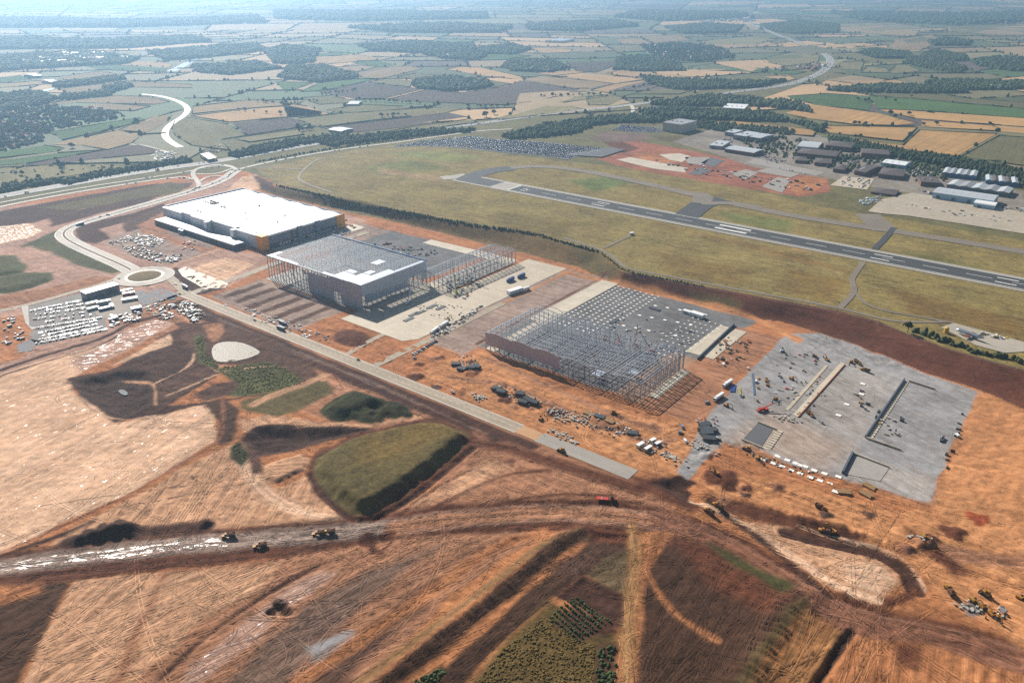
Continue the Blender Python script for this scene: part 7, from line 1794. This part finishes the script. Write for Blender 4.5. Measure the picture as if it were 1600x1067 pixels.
clutter('1220,540 1290,556 1285,600 1230,630 1200,625', 30, 'shuttering and tools round the foundation beams', [TIMB, DKST, CONP, PLANTR], 1, 4, 1.2); clutter('1365,640 1410,650 1400,700 1370,690', 16, 'small stores in the right hand bay', [TIMB, DKST, CONP]); clutter('1330,610 1360,612 1350,640 1325,635', 10, 'open foundation with shuttering on the platform', [DKST, TIMB, CONP]); clutter('1470,690 1500,640 1505,645 1480,740', 12, 'dark machines along the right rim of the platform', [PIPE, DKST])
clutter('1010,250 1080,256 1180,275 1290,290 1260,300 1100,275', 70, 'machines and stores on the red plots behind the taxiway', MIX, 2, 8, 3); clutter('1340,315 1375,305 1372,318 1350,322', 40, 'small aircraft stands and vehicles at the apron corner', [PWHITE, LBLUE, GREYW], 2, 8, 2); clutter('1400,318 1500,330 1590,345 1590,350 1490,338', 30, 'ground vehicles on the apron', [PIPE, PWHITE, GREYW], 2, 6, 2); clutter('1440,298 1600,328 1600,334 1450,306', 60, 'vans and trailers round the hangars', [PWHITE, GREYW, PLANTO, PIPE], 2, 7, 2.5); clutter('1527,518 1575,530 1572,534 1530,524', 14, 'vehicles beside the fire training pad', [PWHITE, YELLOW, PIPE], 2, 5, 2)
clutter('230,238 265,236 275,248 240,252', 40, 'cabins and stores of the bridge works', [PWHITE, GREYW, CREAM], 3, 10, 3); clutter('330,228 345,226 352,238 320,240', 30, 'piling rigs and stores beside the new bridge', [DKST, GREYW, TIMB], 2, 6, 3); clutter('400,318 440,322 540,345 560,360 500,340 420,325', 60, 'stores along the foot of the bank behind the white hall', MIX); clutter('500,345 560,350 550,366 480,372', 40, 'vehicles and hoists in the dock yard of the white hall', [PWHITE, PLANTY, DKST, GREYW], 2, 6, 2.5)
for t_, n_, lab in (('700,562 735,555 752,575 725,585', 46, 'odds and ends round the left pipe stacks'), ('765,606 790,600 845,628 820,640', 60, 'small stores round the black pipe stacks by the road'), ('905,640 960,655 1000,680 960,690 900,660', 60, 'small stores scattered before the near side of the frame'), ('985,690 1040,690 1045,715 1000,712', 36, 'small stores round the white cabins'), ('1085,655 1120,650 1125,690 1090,700', 60, 'small stores in the steel store beside the platform'), ('640,480 700,470 740,490 690,500', 30, 'plates and beams laid out on the pale yard'), ('1150,700 1200,715 1290,745 1280,752 1180,722', 40, 'shuttering along the front edge of the platform'), ('1230,600 1300,590 1280,640 1240,650', 24, 'tools and blocks beside the strip slab'), ('1500,935 1580,950 1575,970 1510,965', 26, 'pipes and skips round the lower right machines')):
    clutter(t_, n_, lab, MIX, .7, 2.6, 1.2)
# loose stones and clods over the bare ground
def stones(n):
    X = RNG.uniform(-420, 560, n * 5); Y = RNG.uniform(300, 760, n * 5)
    i = np.clip(np.searchsorted(GX, X), 0, NX - 1); j = np.clip(np.searchsorted(GYv, Y), 0, NY - 1); id_ = j * NX + i
    k = (flat[id_] < .1) & (gpar[id_, 2] < .3) & (np.sin(X * .021 + 2 * np.sin(Y * .017)) + np.sin(Y * .03) > .1); X, Y, id_ = X[k][:n], Y[k][:n], id_[k][:n]
    m = len(X); R = RNG.uniform(.15, .5, m); Z = np.array([gz(x, y) for x, y in zip(X, Y)])
    dome_mesh('clods', np.stack([X, Y, Z - .1], 1), R, R * .9, gcol[id_] * KALB * .9, 'clods and stones strewn over the bare earth', 'clods', n=4)
stones(5000)
# wheel ruts: pairs of thin churned lines following the way the machines drive
def ruts(n):
    F0 = gflow[:, 0].reshape(NY, NX)
    dx = (F0[1:-1, 2:] - F0[1:-1, :-2]) / (GX[2:] - GX[:-2])[None]; dy = (F0[2:, 1:-1] - F0[:-2, 1:-1]) / (GYv[2:] - GYv[:-2])[:, None]
    V, T, C = [], [], []
    made = 0; tries = 0
    while made < n and tries < n * 30:
        tries += 1
        y = 300 + 620 * random.random() ** 1.5; x = random.uniform(-.62, .68) * y
        i = int(np.searchsorted(GX, x)); j = int(np.searchsorted(GYv, y)); q = j * NX + i
        if flat[q] > .3 or gpar[q, 2] > .35 or gpar[q, 0] < .3: continue
        gxx, gyy = dx[j - 1, i - 1], dy[j - 1, i - 1]
        if abs(math.hypot(gxx, gyy) - 1) > .3: continue
        a = math.atan2(gyy, gxx) + random.gauss(0, .10) + (math.pi if random.random() < .5 else 0)
        if random.random() < .06: a += random.uniform(-1.2, 1.2)
        cur = random.gauss(0, .004) if random.random() < .85 else random.choice((-1, 1)) * random.uniform(.03, .09)
        L_ = random.uniform(40, 210) if abs(cur) < .02 else random.uniform(20, 60); gauge = random.choice((2.2, 2.2, 2.6, 0)); w = random.uniform(.3, .75); k = random.choice((.5, .6, .7, .75, .8, 1.2, 1.3)); st_ = 4.0
        path = []; px, py = x, y
        for s_ in range(int(L_ / st_)):
            path.append((px, py, a)); px += math.cos(a) * st_; py += math.sin(a) * st_; a += cur * st_ + random.gauss(0, .012)
            ii = int(np.searchsorted(GX, px)); jj = int(np.searchsorted(GYv, py))
            if py < 290 or flat[jj * NX + ii] > .3 or gpar[jj * NX + ii, 2] > .5: break
        if len(path) < 4: continue
        made += 1
        for off in ((-gauge / 2, gauge / 2) if gauge else (0,)):
            b = len(V)
            for (qx, qy, qa) in path:
                nx_, ny_ = -math.sin(qa), math.cos(qa); ii = int(np.searchsorted(GX, qx)); jj = int(np.searchsorted(GYv, qy)); cc = gcol[jj * NX + ii] * KALB * k
                for e in (-w / 2, w / 2):
                    vx, vy = qx + nx_ * (off + e), qy + ny_ * (off + e); V.append((vx, vy, gz(vx, vy) + .10)); C.append(cc)
            T += [(b + 2 * m, b + 2 * m + 1, b + 2 * m + 3, b + 2 * m + 2) for m in range(len(path) - 1)]
    V = np.array(V); T = np.array(T)
    link('wheel_ruts', np_mesh('wheel_ruts', V, T, attr_mat('churned_soil', .95, .25, .3, 1.2), np.array(C)), label='wheel ruts and track marks pressed into the bare earth', cat='wheel ruts', kind='stuff')
ruts(900)
# lamp columns along the site road
LC = MB(); LC.tube((0, 0, 0), (0, 0, 9), .14, .08, 6); LC.bar((0, 0, 9), (0, 1.8, 9.3), .1); LC.box(-.15, 1.4, 9.2, .15, 2.3, 9.35); LCM = LC.mesh('lamp_column', STEEL)
for k in range(18): link('lamp_column', LCM, None, S(-860 + k * 30, 487.5, .3), TH + math.pi, f'{ORD[k]} thin lamp column from the roundabout along the pale site road', 'lamp', 'lamp columns of the site road')
# ------------------------------------------------------------------ the hazy summer air
def haze():
    b = MB(); b.box(-60000, -3000, -14, 60000, 70000, CAM_H + 18)
    m = bpy.data.materials.new('summer_haze'); m.use_nodes = True
    nt = m.node_tree; nt.nodes.remove(nt.nodes['Principled BSDF'])
    v = nt.nodes.new('ShaderNodeVolumePrincipled')
    v.inputs['Color'].default_value = (.44, .71, 1.0, 1)
    v.inputs['Density'].default_value = 0.000105
    v.inputs['Anisotropy'].default_value = .7
    nt.links.new(v.outputs[0], nt.nodes['Material Output'].inputs['Volume'])
    b.obj('haze', m, label='pale blue summer haze over the whole country', cat='haze', kind='stuff')
haze()
